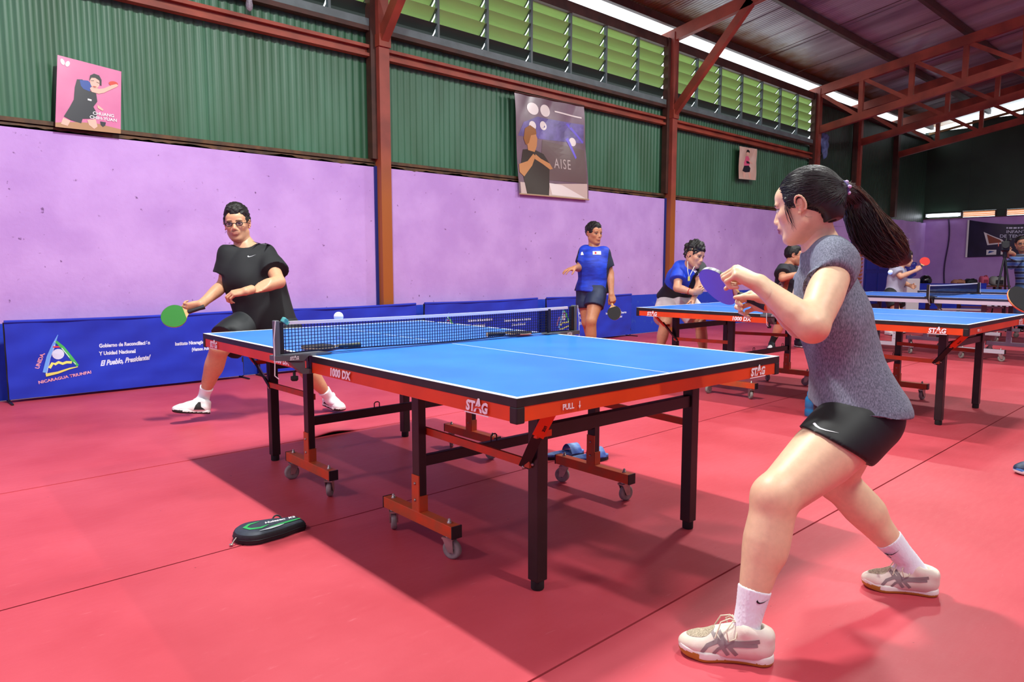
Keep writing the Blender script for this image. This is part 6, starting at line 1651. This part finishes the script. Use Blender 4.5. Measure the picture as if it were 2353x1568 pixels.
# ------------------------------------------------------------------ the other players
M_BTEE = mat('black T-shirt', (14, 16, 20), 0.8, var=0.15, scale=8); M_BSH2 = mat('charcoal shorts', (20, 25, 29), 0.65, var=0.15, scale=6)
M_WSOCK = mat('white sock', (232, 232, 236), 0.85); M_WSHOE = mat('white shoe upper', (228, 228, 226), 0.6, var=0.08, scale=20); M_WSOLE = mat('white sole', (222, 222, 218), 0.5); M_BSOLE = mat('black shoe trim', (26, 24, 24), 0.6)
M_WLACE = mat('white lace', (226, 226, 224), 0.8)
def hold(grip, l, n, side, wrist_back=0.07, off=0.02):
    """wrist and hand frame for a shake-hands grip on a bat: l handle to blade, n front face"""
    l, n = unit(l), rejecting(n, l); w = np.cross(l, n)
    return grip - l * wrist_back + w * off, dict(d=l, n=-w, curl=(55, 70, 50), spread=3, thumb=(18, 35, 10, 10))
# --- player in black at the far end of the nearest table
D0 = 5.45
b1_l = il(-0.86, -0.34, -0.38); b1_n = il(0.30, 0.25, -0.92)
b1_grip = P(452, 711, 5.16)
bat('green-faced bat held low by the player in black', b1_grip, b1_l, b1_n, M_R_GREEN, M_R_BLACK, scale=1.08, tape=mat('yellow edge tape', (214, 190, 60), 0.5))
m1 = dict(hipR=P(578, 742, 5.48), hipL=P(640, 744, 5.56), knR=P(505, 800, 5.22), knL=P(690, 830, 5.42), anR=P(468, 912, 5.38), anL=P(757, 914, 5.66),
          shR=P(530, 592, 5.42), shL=P(612, 588, 5.50), elR=P(514, 655, 5.42), wrR=P(462, 700, 5.20), elL=P(641, 648, 5.30), wrL=P(566, 669, 5.06), neck=P(563, 562, 5.46),
          toeR=P(395, 945, 5.30), toeL=P(785, 940, 5.60))
h1 = Head(P(545, 517, 5.43), il(0.16, -0.10, -0.98), UPV + RT * -0.10, 1.12)
man1 = person('player in black T-shirt and glasses lunging beyond the nearest table', m1, h1, (206, 154, 118), sk=1.12, h=0.010, hh=0.0052, hf=0.0042, stubble=0.5, glasses=True, hair=hair_short(0.024, 0.006, 0.0, freq=150),
    chest=(.125, .175, .20), waist=(.120, .155, .16), hipr=(.120, .160, .12), neck_r=.058,
    shirt=dict(mat=M_BTEE, ease=0.02, hem=0.06, sleeve=0.66, flare=0.026, amp=0.014, freq=20, seed=9, stretch=(1, 1, .6)), shorts=dict(mat=M_BSH2, ease=0.026, rise=0.14, len=0.80, flare=0.02, amp=0.007, freq=14), socks=dict(mat=M_WSOCK, top=0.20),
    hands=dict(R=dict(d=b1_l, n=il(-0.1, 0.55, 0.8), curl=(52, 66, 46), thumb=(18, 30, 10, 10)), L=dict(d=il(-0.93, -0.22, -0.3), n=il(0.1, -0.8, 0.5), curl=(30, 62, 45), thumb=(20, 25, 10, 20))))
decal(man1['shirt'], 'shirt_mark', [(x * 0.055, y * 0.034 + x * 0.012) for x, y in SWOOSH], mat('silver print', (170, 172, 178), 0.4), P(579, 588, 5.35), il(1, 0, 0), il(0, 1, 0), man1['T'], depth=0.3)
decal(man1['shirt'], 'shoulder_seam', [(-.045, .006), (.045, -.006), (.045, -.009), (-.045, .003)], mat('grey seam', (110, 112, 118), 0.5), P(594, 556, 5.35), il(1, 0, 0), il(0, 1, 0), man1['T'], depth=0.3)
shoe('white and black shoe on the raised foot of the player in black', P(484, 952, 5.36), P(393, 950, 5.20), M_WSHOE, M_WSOLE, M_BSOLE, M_WLACE, h=0.005, side_mark=M_BSOLE, up=UPV + FW * 0.10, wearer=man1['T'])
shoe('white and black shoe seen between the legs of the nearest table', P(745, 930, 5.78), P(789, 948, 5.60), M_WSHOE, M_WSOLE, M_BSOLE, M_WLACE, h=0.005, side_mark=M_BSOLE, wearer=man1['T'])
# --- boy in blue walking by the wall
M_RBLUE = mat('royal blue jersey', (24, 66, 206), 0.6, rgb2=(16, 44, 160), scale=9, stretch=(1, 1, 4)); M_NAVY = mat('navy sleeve', (20, 28, 52), 0.65); M_NSHORT = mat('navy shorts', (22, 36, 70), 0.6, var=0.2, scale=9)
d2 = 8.0
b2_l = il(0.22, -0.95, -0.2); b2_n = il(-0.35, 0.1, -0.93); b2_grip = P(1404, 691, 7.9)
bat('black bat hanging from the hand of the boy in blue', b2_grip, b2_l, b2_n, M_R_BLACK, M_R_RED, grip_mat=M_WOOD)
m2 = dict(hipR=P(1345, 668, 8.05), hipL=P(1374, 668, 7.98), knR=P(1349, 740, 8.05), knL=P(1358, 738, 7.85), anR=P(1368, 812, 8.28), anL=P(1357, 826, 7.95), shR=P(1344, 581, 8.02), shL=P(1389, 583, 7.95),
          elR=P(1331, 616, 7.98), wrR=P(1320, 616, 7.78), elL=P(1402, 628, 7.98), wrL=P(1405, 676, 7.9), neck=P(1366, 566, 8.0), toeR=P(1375, 845, 8.1), toeL=P(1357, 850, 7.7))
h2 = Head(P(1365, 538, 7.98), il(0.50, -0.12, -0.85), UPV + RT * -0.06, 1.0)
def pick2(q, fc): return (np.abs(q[:, 1]) > 0.165).astype(int)
man2 = person('boy in royal blue jersey walking past the wall with a bat lowered', m2, h2, (186, 128, 92), sk=0.98, h=0.0105, hh=0.006, hf=0.005, hair=hair_short(0.014, 0.005, 0.0, freq=170, line=0.048),
    shirt=dict(mat=M_RBLUE, mats=[M_NAVY], pick=pick2, ease=0.014, hem=0.015, sleeve=0.72, flare=0.012, amp=0.007, freq=22, seed=3), shorts=dict(mat=M_NSHORT, ease=0.014, len=0.55, flare=0.016, amp=0.008, freq=18),
    hands=dict(R=dict(d=il(-0.80, -0.25, -0.5), n=il(-0.2, -0.9, 0.1), curl=(12, 18, 14), spread=7, thumb=(40, 15, 10, 15)), L=dict(d=b2_l, n=il(-0.2, 0, 0.9), curl=(55, 68, 48), thumb=(18, 30, 10, 10))))
decal(man2['shirt'], 'shirt_badge', [(-.045, -.02), (.045, -.02), (.045, .02), (-.045, .02)], M_WHITE, P(1372, 581, 7.85), il(1, 0, 0), il(0, 1, 0), man2['T'], depth=0.3, lift=0.006)
decal(man2['shirt'], 'shirt_badge', [(-.02, -.012), (.0, -.012), (.0, .012), (-.02, .012)], M_LRED, P(1371, 581, 7.85), il(1, 0, 0), il(0, 1, 0), man2['T'], depth=0.3, lift=0.008)
decal(man2['shirt'], 'shirt_mark', [(-.016, -.02), (.016, -.02), (.010, .0), (.004, .018), (-.010, .012)], M_WHITE, P(1339.5, 580, 7.85), il(1, 0, 0), il(0, 1, 0), man2['T'], depth=0.3, lift=0.006)
for nm, a_, t_ in (('planted', m2['anL'], m2['toeL']), ('trailing', m2['anR'], m2['toeR'])):
    dd = unit((t_ - a_) * V3(1, 1, 0)); hl = a_ * V3(1, 1, 0) - dd * 0.06
    shoe('dark shoe on the %s foot of the boy in royal blue' % nm, hl, hl + dd * 0.27, mat('dark shoe upper', (30, 32, 40), 0.6), M_WSOLE, M_BSOLE, M_WLACE, h=0.008, wearer=man2['T'])
# --- bent player at the second table
M_JB = mat('blue chest panel', (30, 70, 200), 0.6, var=0.2, scale=10); M_JN = mat('black navy jersey', (14, 16, 26), 0.65); M_KH = mat('pale pink grey shorts', (206, 192, 194), 0.75, var=0.1, scale=6)
b3_l = il(0.62, 0.62, 0.3); b3_n = il(-0.55, 0.35, -0.75); b3_grip = P(1606, 667, 7.48)
bat('navy bat held ready by the bent player at the second table', b3_grip, b3_l, b3_n, M_R_NAVY, M_R_RED)
m3 = dict(hipR=P(1536, 686, 8.0), hipL=P(1566, 686, 7.9), knR=P(1529, 742, 7.75), knL=P(1610, 745, 7.65), anR=P(1512, 822, 7.85), anL=P(1618, 826, 7.8), shR=P(1562, 616, 7.68), shL=P(1606, 614, 7.62),
          elR=P(1556, 662, 7.55), wrR=P(1592, 672, 7.45), elL=P(1608, 652, 7.55), wrL=P(1594, 686, 7.5), neck=P(1588, 607, 7.58), toeR=P(1512, 850, 7.5), toeL=P(1630, 850, 7.5))
h3 = Head(P(1595, 588, 7.52), il(0.60, -0.30, -0.72), UPV + RT * 0.28 - FW * 0.2, 1.06)
def pick3(q, fc): return ((q[:, 1] < 0.05) & (q[:, 2] > -0.12)).astype(int)
man3 = person('bent player in black and blue jersey and pale shorts at the second table', m3, h3, (206, 150, 118), sk=1.0, h=0.0105, hh=0.006, hf=0.005, stubble=0.15, hair=hair_short(0.030, 0.012, 0.02, freq=130),
    shirt=dict(mat=M_JN, mats=[M_JB], pick=pick3, ease=0.018, hem=0.03, sleeve=0.62, flare=0.024, amp=0.008, freq=18, seed=5), shorts=dict(mat=M_KH, ease=0.03, len=0.86, flare=0.02, amp=0.007, freq=14),
    hands=dict(R=dict(d=il(0.9, 0.15, -0.2), n=il(0.2, 0.4, 0.85), curl=(50, 64, 45), thumb=(18, 30, 10, 10)), L=dict(d=il(-0.2, -0.9, -0.3), n=il(-0.8, 0.1, 0.4), curl=(25, 35, 25))))
decal(man3['shirt'], 'shirt_mark', [(-.012, -.10), (.016, -.085), (.012, .10), (-.012, .09)], M_WHITE, P(1605, 622, 7.4), il(0.8, 0.5, 0), il(-.5, 0.8, 0), man3['T'], depth=0.3, lift=0.005)
mb = MB(); c_ = m3['elR'] * .22 + m3['wrR'] * .78; dx_ = unit(m3['wrR'] - m3['elR']); e1_ = rejecting(UPV, dx_); e2_ = np.cross(dx_, e1_)
mb.tube([c_ + (e1_ * math.cos(t) + e2_ * math.sin(t)) * 0.033 for t in np.linspace(0, 6.283, 17)[:-1]], 0.004, 6, closed=True); mb.build('wristband', mat('red thread band', (200, 40, 30), 0.7), man3['T'], True)
mb = MB(); mb.tube([P(1580, 600, 7.50), P(1580, 622, 7.36), P(1583, 638, 7.30), P(1588, 628, 7.36), P(1597, 610, 7.48)], 0.004, 6)
ch = mb.build('neck_chain', mat('pale cord', (200, 200, 190), 0.6), man3['T'], True); mb = MB(); mb.box(P(1583, 641, 7.30), (0.03, 0.01, 0.045), bev=0.003); mb.build('pendant', mat('yellow pendant', (214, 200, 90), 0.4), ch, True)
for nm, a_, t_ in (('near', m3['anR'], m3['toeR']), ('far', m3['anL'], m3['toeL'])):
    dd = unit((t_ - a_) * V3(1, 1, 0)); hl = a_ * V3(1, 1, 0) - dd * 0.06
    shoe('dark shoe of the bent player hidden behind the nearest table, %s foot' % nm, hl, hl + dd * 0.27, MATS['dark shoe upper'], M_WSOLE, M_BSOLE, M_WLACE, h=0.008, wearer=man3['T'])
# --- player in black with glasses behind the girl
d5 = 9.75
m5 = dict(hipR=P(1796, 690, 9.75), hipL=P(1806, 688, 10.0), knR=P(1796, 738, 9.6), knL=P(1838, 738, 9.95), anR=P(1774, 787, 9.75), anL=P(1834, 776, 10.2), shR=P(1800, 618, 9.70), shL=P(1815, 616, 10.0),
          elR=P(1797, 640, 9.55), wrR=P(1838, 628, 9.5), elL=P(1832, 640, 10.05), wrL=P(1850, 636, 9.95), neck=P(1812, 609, 9.85), toeR=P(1766, 806, 9.55), toeL=P(1846, 792, 10.1))
h5 = Head(P(1824, 589, 9.82), il(0.94, -0.08, -0.32), UPV + RT * 0.05, 1.08)
man5 = person('player in black printed T-shirt and glasses, seen past the crouching player', m5, h5, (206, 146, 114), sk=1.06, h=0.012, hh=0.006, hf=0.006, stubble=0.75, glasses=True, hair=hair_short(0.020, 0.003, 0.0, freq=120), waist=(.115, .15, .16),
    shirt=dict(mat=mat('black printed T-shirt', (26, 28, 38), 0.75), ease=0.022, hem=0.06, sleeve=0.6, flare=0.028, amp=0.008, freq=15, seed=8), shorts=dict(mat=MATS['charcoal shorts'], ease=0.026, len=0.85, flare=0.02), socks=dict(mat=mat('black sock', (20, 20, 22), 0.8), top=0.34),
    hands=dict(R=dict(d=il(0.9, 0.2, -0.2), n=il(0, -0.9, 0.2), curl=(40, 55, 40))))
decal(man5['shirt'], 'shirt_print', [(-.11, -.06), (-.02, -.12), (.10, -.12), (.06, .04), (.10, .16), (.04, .17), (-.01, .04)], mat('skull print', (170, 140, 136), 0.7, rgb2=(24, 22, 28), scale=22), P(1802, 664, 9.5), il(1, 0, 0), il(0, 1, 0), man5['T'], depth=0.5, lift=0.006)
decal(man5['shirt'], 'shirt_print', [(-.03, -.14), (.03, -.14), (.09, .14), (.03, .15)], mat('rust print', (150, 70, 44), 0.7, var=0.4, scale=20), P(1812, 655, 9.5), il(1, 0, 0), il(0, 1, 0), man5['T'], depth=0.5, lift=0.008)
for nm, a_, t_ in (('front', m5['anR'], m5['toeR']), ('back', m5['anL'], m5['toeL'])):
    dd = unit((t_ - a_) * V3(1, 1, 0)); hl = a_ * V3(1, 1, 0) - dd * 0.06
    shoe('black and white shoe, %s foot of the player seen past the crouching one' % nm, hl, hl + dd * 0.28, mat('black shoe upper', (28, 30, 36), 0.6), M_WSOLE, M_BSOLE, M_WLACE, h=0.007, toe_panel=M_WSHOE, wearer=man5['T'])
# --- boy in grey at the farthest table
M_LIL = mat('pale grey violet shirt', (166, 164, 184), 0.8, var=0.1, scale=7)
b6_l = il(0.60, 0.74, 0.2); b6_n = il(-0.3, 0.3, -0.9); b6_grip = P(2115, 616, 11.75)
bat('red-faced bat raised by the boy in grey near the water dispenser', b6_grip, b6_l, b6_n, M_R_RED, M_R_BLACK)
m6 = dict(hipR=P(2046, 676, 11.9), hipL=P(2058, 676, 12.1), knR=P(2060, 716, 11.8), knL=P(2066, 716, 12.2), anR=P(2040, 758, 12.0), anL=P(2058, 757, 12.4), shR=P(2056, 622, 11.85), shL=P(2070, 620, 12.1),
          elR=P(2070, 636, 11.75), wrR=P(2106, 621, 11.75), elL=P(2076, 650, 12.05), wrL=P(2093, 657, 11.9), neck=P(2068, 615, 12.0), toeR=P(2050, 770, 11.9), toeL=P(2070, 766, 12.3))
h6 = Head(P(2080, 595, 11.98), il(0.92, -0.15, -0.3), UPV + RT * 0.15, 1.08)
man6 = person('boy in pale grey shirt raising a red bat beyond the ponytail', m6, h6, (214, 160, 130), sk=0.95, h=0.012, hh=0.007, hf=0.006, hair=hair_short(0.026, 0.005, 0.02, freq=110, m=mat('brown hair', (46, 28, 22), 0.45, var=0.3, scale=50)),
    shirt=dict(mat=M_LIL, ease=0.026, hem=0.05, sleeve=0.6, flare=0.02, amp=0.008, freq=15, seed=6), shorts=dict(mat=mat('black white shorts', (22, 22, 26), 0.7), ease=0.024, len=0.7), socks=dict(mat=M_WSOCK, top=0.2),
    hands=dict(R=dict(d=il(0.75, 0.6, 0), n=il(0.2, -0.4, 0.8), curl=(48, 60, 42))))
for nm, a_, t_ in (('near', m6['anR'], m6['toeR']), ('far', m6['anL'], m6['toeL'])):
    dd = unit((t_ - a_) * V3(1, 1, 0)); hl = a_ * V3(1, 1, 0) - dd * 0.06
    shoe('pale shoe of the boy in grey behind the pale tables, %s foot' % nm, hl, hl + dd * 0.26, M_WSHOE, M_WSOLE, M_BSOLE, M_WLACE, h=0.009, wearer=man6['T'])
# --- cameraman with tripod
m7 = dict(hipR=P(2345, 668, 12.6), hipL=P(2372, 668, 12.7), knR=P(2346, 715, 12.6), knL=P(2374, 716, 12.6), anR=P(2346, 752, 12.7), anL=P(2378, 752, 12.7), shR=P(2335, 596, 12.55), shL=P(2384, 596, 12.65),
          elR=P(2318, 612, 12.3), wrR=P(2313, 585, 12.15), elL=P(2366, 612, 12.2), wrL=P(2326, 582, 12.1), neck=P(2356, 586, 12.6), toeR=P(2340, 765, 12.4), toeL=P(2374, 765, 12.4))
h7 = Head(P(2347, 562, 12.55), il(-0.42, -0.04, -0.9), UPV, 1.12)
M_STR = mat('blue shirt', (70, 100, 164), 0.75)
def stripes_shirt():
    m = mat('blue striped shirt', (70, 100, 164), 0.75); n, l, b = nodes_of(m); tc = n.new('ShaderNodeTexCoord'); w = n.new('ShaderNodeTexWave'); w.bands_direction = 'Z'; w.inputs['Scale'].default_value = 3.2; w.inputs['Distortion'].default_value = 0.5
    r = n.new('ShaderNodeValToRGB'); r.color_ramp.interpolation = 'CONSTANT'; e = r.color_ramp.elements; e[0].color = lin((64, 92, 156)); e[1].position = 0.45; e[1].color = lin((150, 176, 214)); x = r.color_ramp.elements.new(0.62); x.color = lin((40, 44, 66))
    l.new(tc.outputs['Object'], w.inputs['Vector']); l.new(w.outputs['Fac'], r.inputs['Fac']); l.new(r.outputs['Color'], b.inputs['Base Color']); return m
man7 = person('bearded cameraman in blue striped shirt at the picture edge', m7, h7, (178, 122, 92), sk=1.08, h=0.012, hh=0.007, hf=0.006, stubble=0.95, glasses=True, hair=hair_short(0.012, 0.003, 0.0, freq=110),
    shirt=dict(mat=stripes_shirt(), ease=0.024, hem=0.07, sleeve=0.7, flare=0.02, amp=0.007, freq=15, seed=12), shorts=dict(mat=mat('blue denim', (66, 96, 140), 0.8, var=0.2, scale=9), ease=0.02, len=1.75, flare=0.004),
    hands=dict(R=dict(d=il(0.1, 0.8, -0.3), n=il(0.6, 0, 0.6), curl=(40, 45, 30)), L=dict(d=il(-0.85, 0.2, -0.2), n=il(0, -0.2, 0.9), curl=(40, 45, 30))))
for nm, a_, t_ in (('near', m7['anR'], m7['toeR']), ('far', m7['anL'], m7['toeL'])):
    dd = unit((t_ - a_) * V3(1, 1, 0)); hl = a_ * V3(1, 1, 0) - dd * 0.06
    shoe('dark shoe of the cameraman behind the pale tables, %s foot' % nm, hl, hl + dd * 0.28, MATS['dark shoe upper'], M_WSOLE, M_BSOLE, M_WLACE, h=0.009, wearer=man7['T'])
cc = P(2310, 561, 12.0); TR = thing('camera_tripod', 'black tripod under the video camera in front of the banner', 'tripod', (cc[0], cc[1], 0))
hd_ = P(2309, 588, 12.0)
for q in (P(2268, 755, 12.0), P(2335, 752, 11.9), P(2312, 745, 12.55)):
    q = np.array([q[0], q[1], 0.0])
    mb = MB(); mb.tube([hd_, hd_ * .5 + q * .5], 0.016, 8); lg = mb.build('leg', M_STEEL_BLK, TR, True); mb = MB(); mb.tube([hd_ * .5 + q * .5, q], 0.011, 8); mb.build('lower_leg', M_STEEL_BLK, lg, True)
mb = MB(); mb.lathe([(0.03, 0), (0.035, 0.03), (0.03, 0.08), (0.04, 0.10)], Matrix.Translation(Vector(hd_) - Vector((0, 0, 0.03))), 14); mb.build('tripod_head', M_STEEL_BLK, TR, True)
mb = MB(); mb.tube([hd_, hd_ + il(0.9, -0.35, 0.3) * 0.25], 0.008, 6); mb.build('pan_handle', M_STEEL_BLK, TR, True)
VC = thing('video_camera', 'black video camera on the tripod aimed at the tables', 'camera', tuple(hd_ + V3(0, 0, 0.075)))
cx_ = il(-0.55, -0.02, -0.83); cy_ = np.cross(ZU, cx_); cb = hd_ + V3(0, 0, 0.155)
Rc = Matrix((cx_, cy_, ZU)).transposed()
mb = MB(); mb.box(cb, (0.26, 0.12, 0.15), Rc, 0.012); mb.build('camera_body', M_STEEL_BLK, VC, True)
mb = MB(); mb.tube([cb + cx_ * 0.12, cb + cx_ * 0.26], [0.045, 0.05], 16); mb.build('lens', M_BLACK, VC, True)
mb = MB(); mb.tube([cb + cx_ * 0.10 + ZU * 0.075, cb + cx_ * 0.09 + ZU * 0.12, cb - cx_ * 0.08 + ZU * 0.12, cb - cx_ * 0.09 + ZU * 0.075], 0.012, 8); mb.build('top_handle', M_STEEL_BLK, VC, True)
mb = MB(); mb.tube([cb + cx_ * 0.0 + ZU * 0.10 + cy_ * 0.06, cb + cx_ * 0.2 + ZU * 0.10 + cy_ * 0.06], 0.016, 10); mb.build('microphone', M_STEEL_BLK, VC, True)
mb = MB(); mb.box(cb + cy_ * -0.10 + ZU * 0.03, (0.09, 0.012, 0.06), Rc, 0.003); mb.build('flip_screen', mat('orange flip screen', (170, 80, 60), 0.4), VC, True)
# --- player mostly beyond the picture edge, only bat and shoe in view
b8_l = il(-0.93, -0.10, -0.30); b8_n = il(-0.12, 0.42, -0.86); b8_grip = P(2398, 684, 3.72)
bat('black bat reaching in from the picture edge over the second table', b8_grip, b8_l, b8_n, M_R_BLACK, M_R_RED, scale=1.05)
fx = V3(4.735, .86, 0) - RT * 0.055
m8 = dict(hipR=P(2560, 760, 4.1), hipL=P(2620, 762, 4.2), knR=P(2470, 900, 4.1), knL=P(2600, 930, 4.0), anR=fx + V3(.12, -.11, .10), anL=fx + V3(.62, -.45, .10), shR=P(2530, 560, 3.95), shL=P(2660, 560, 4.05),
          elR=P(2530, 670, 3.75), wrR=P(2440, 676, 3.72), elL=P(2660, 680, 3.9), wrL=P(2580, 660, 3.7), neck=P(2590, 535, 4.0), toeR=fx, toeL=fx + V3(.5, -.3, .03))
h8 = Head(P(2580, 470, 3.95), il(-0.9, -0.15, 0.35), UPV, 1.0)
man8 = person('player standing just beyond the picture edge, reaching a black bat inwards', m8, h8, (206, 156, 122), sk=1.0, h=0.013, hh=0.008, hf=0.005, hair=hair_short(0.018, 0.004, 0.0, freq=120),
    shirt=dict(mat=M_NAVY, ease=0.02, hem=0.05, sleeve=0.6), shorts=dict(mat=M_BSH2, ease=0.025, len=0.8), socks=dict(mat=M_WSOCK, top=0.22), hands=dict(R=dict(d=il(-0.9, 0.0, -0.2), n=il(0, -0.5, 0.8), curl=(52, 66, 46))))
M_NSHOE = mat('navy shoe upper', (22, 30, 52), 0.55, rgb2=(40, 60, 96), scale=30); M_NSOLE = mat('pale blue sole', (60, 120, 190), 0.5)
shoe('navy and pale blue shoe at the picture edge', fx + V3(.175, -.19, 0), fx + V3(.005, .02, 0), M_NSHOE, M_NSOLE, M_WSOLE, mat('navy lace', (30, 40, 66), 0.8), h=0.005, wearer=man8['T'])
shoe('navy and pale blue shoe beyond the picture edge', fx + V3(.66, -.53, 0), fx + V3(.49, -.31, 0), M_NSHOE, M_NSOLE, M_WSOLE, MATS['navy lace'], h=0.009, wearer=man8['T'])
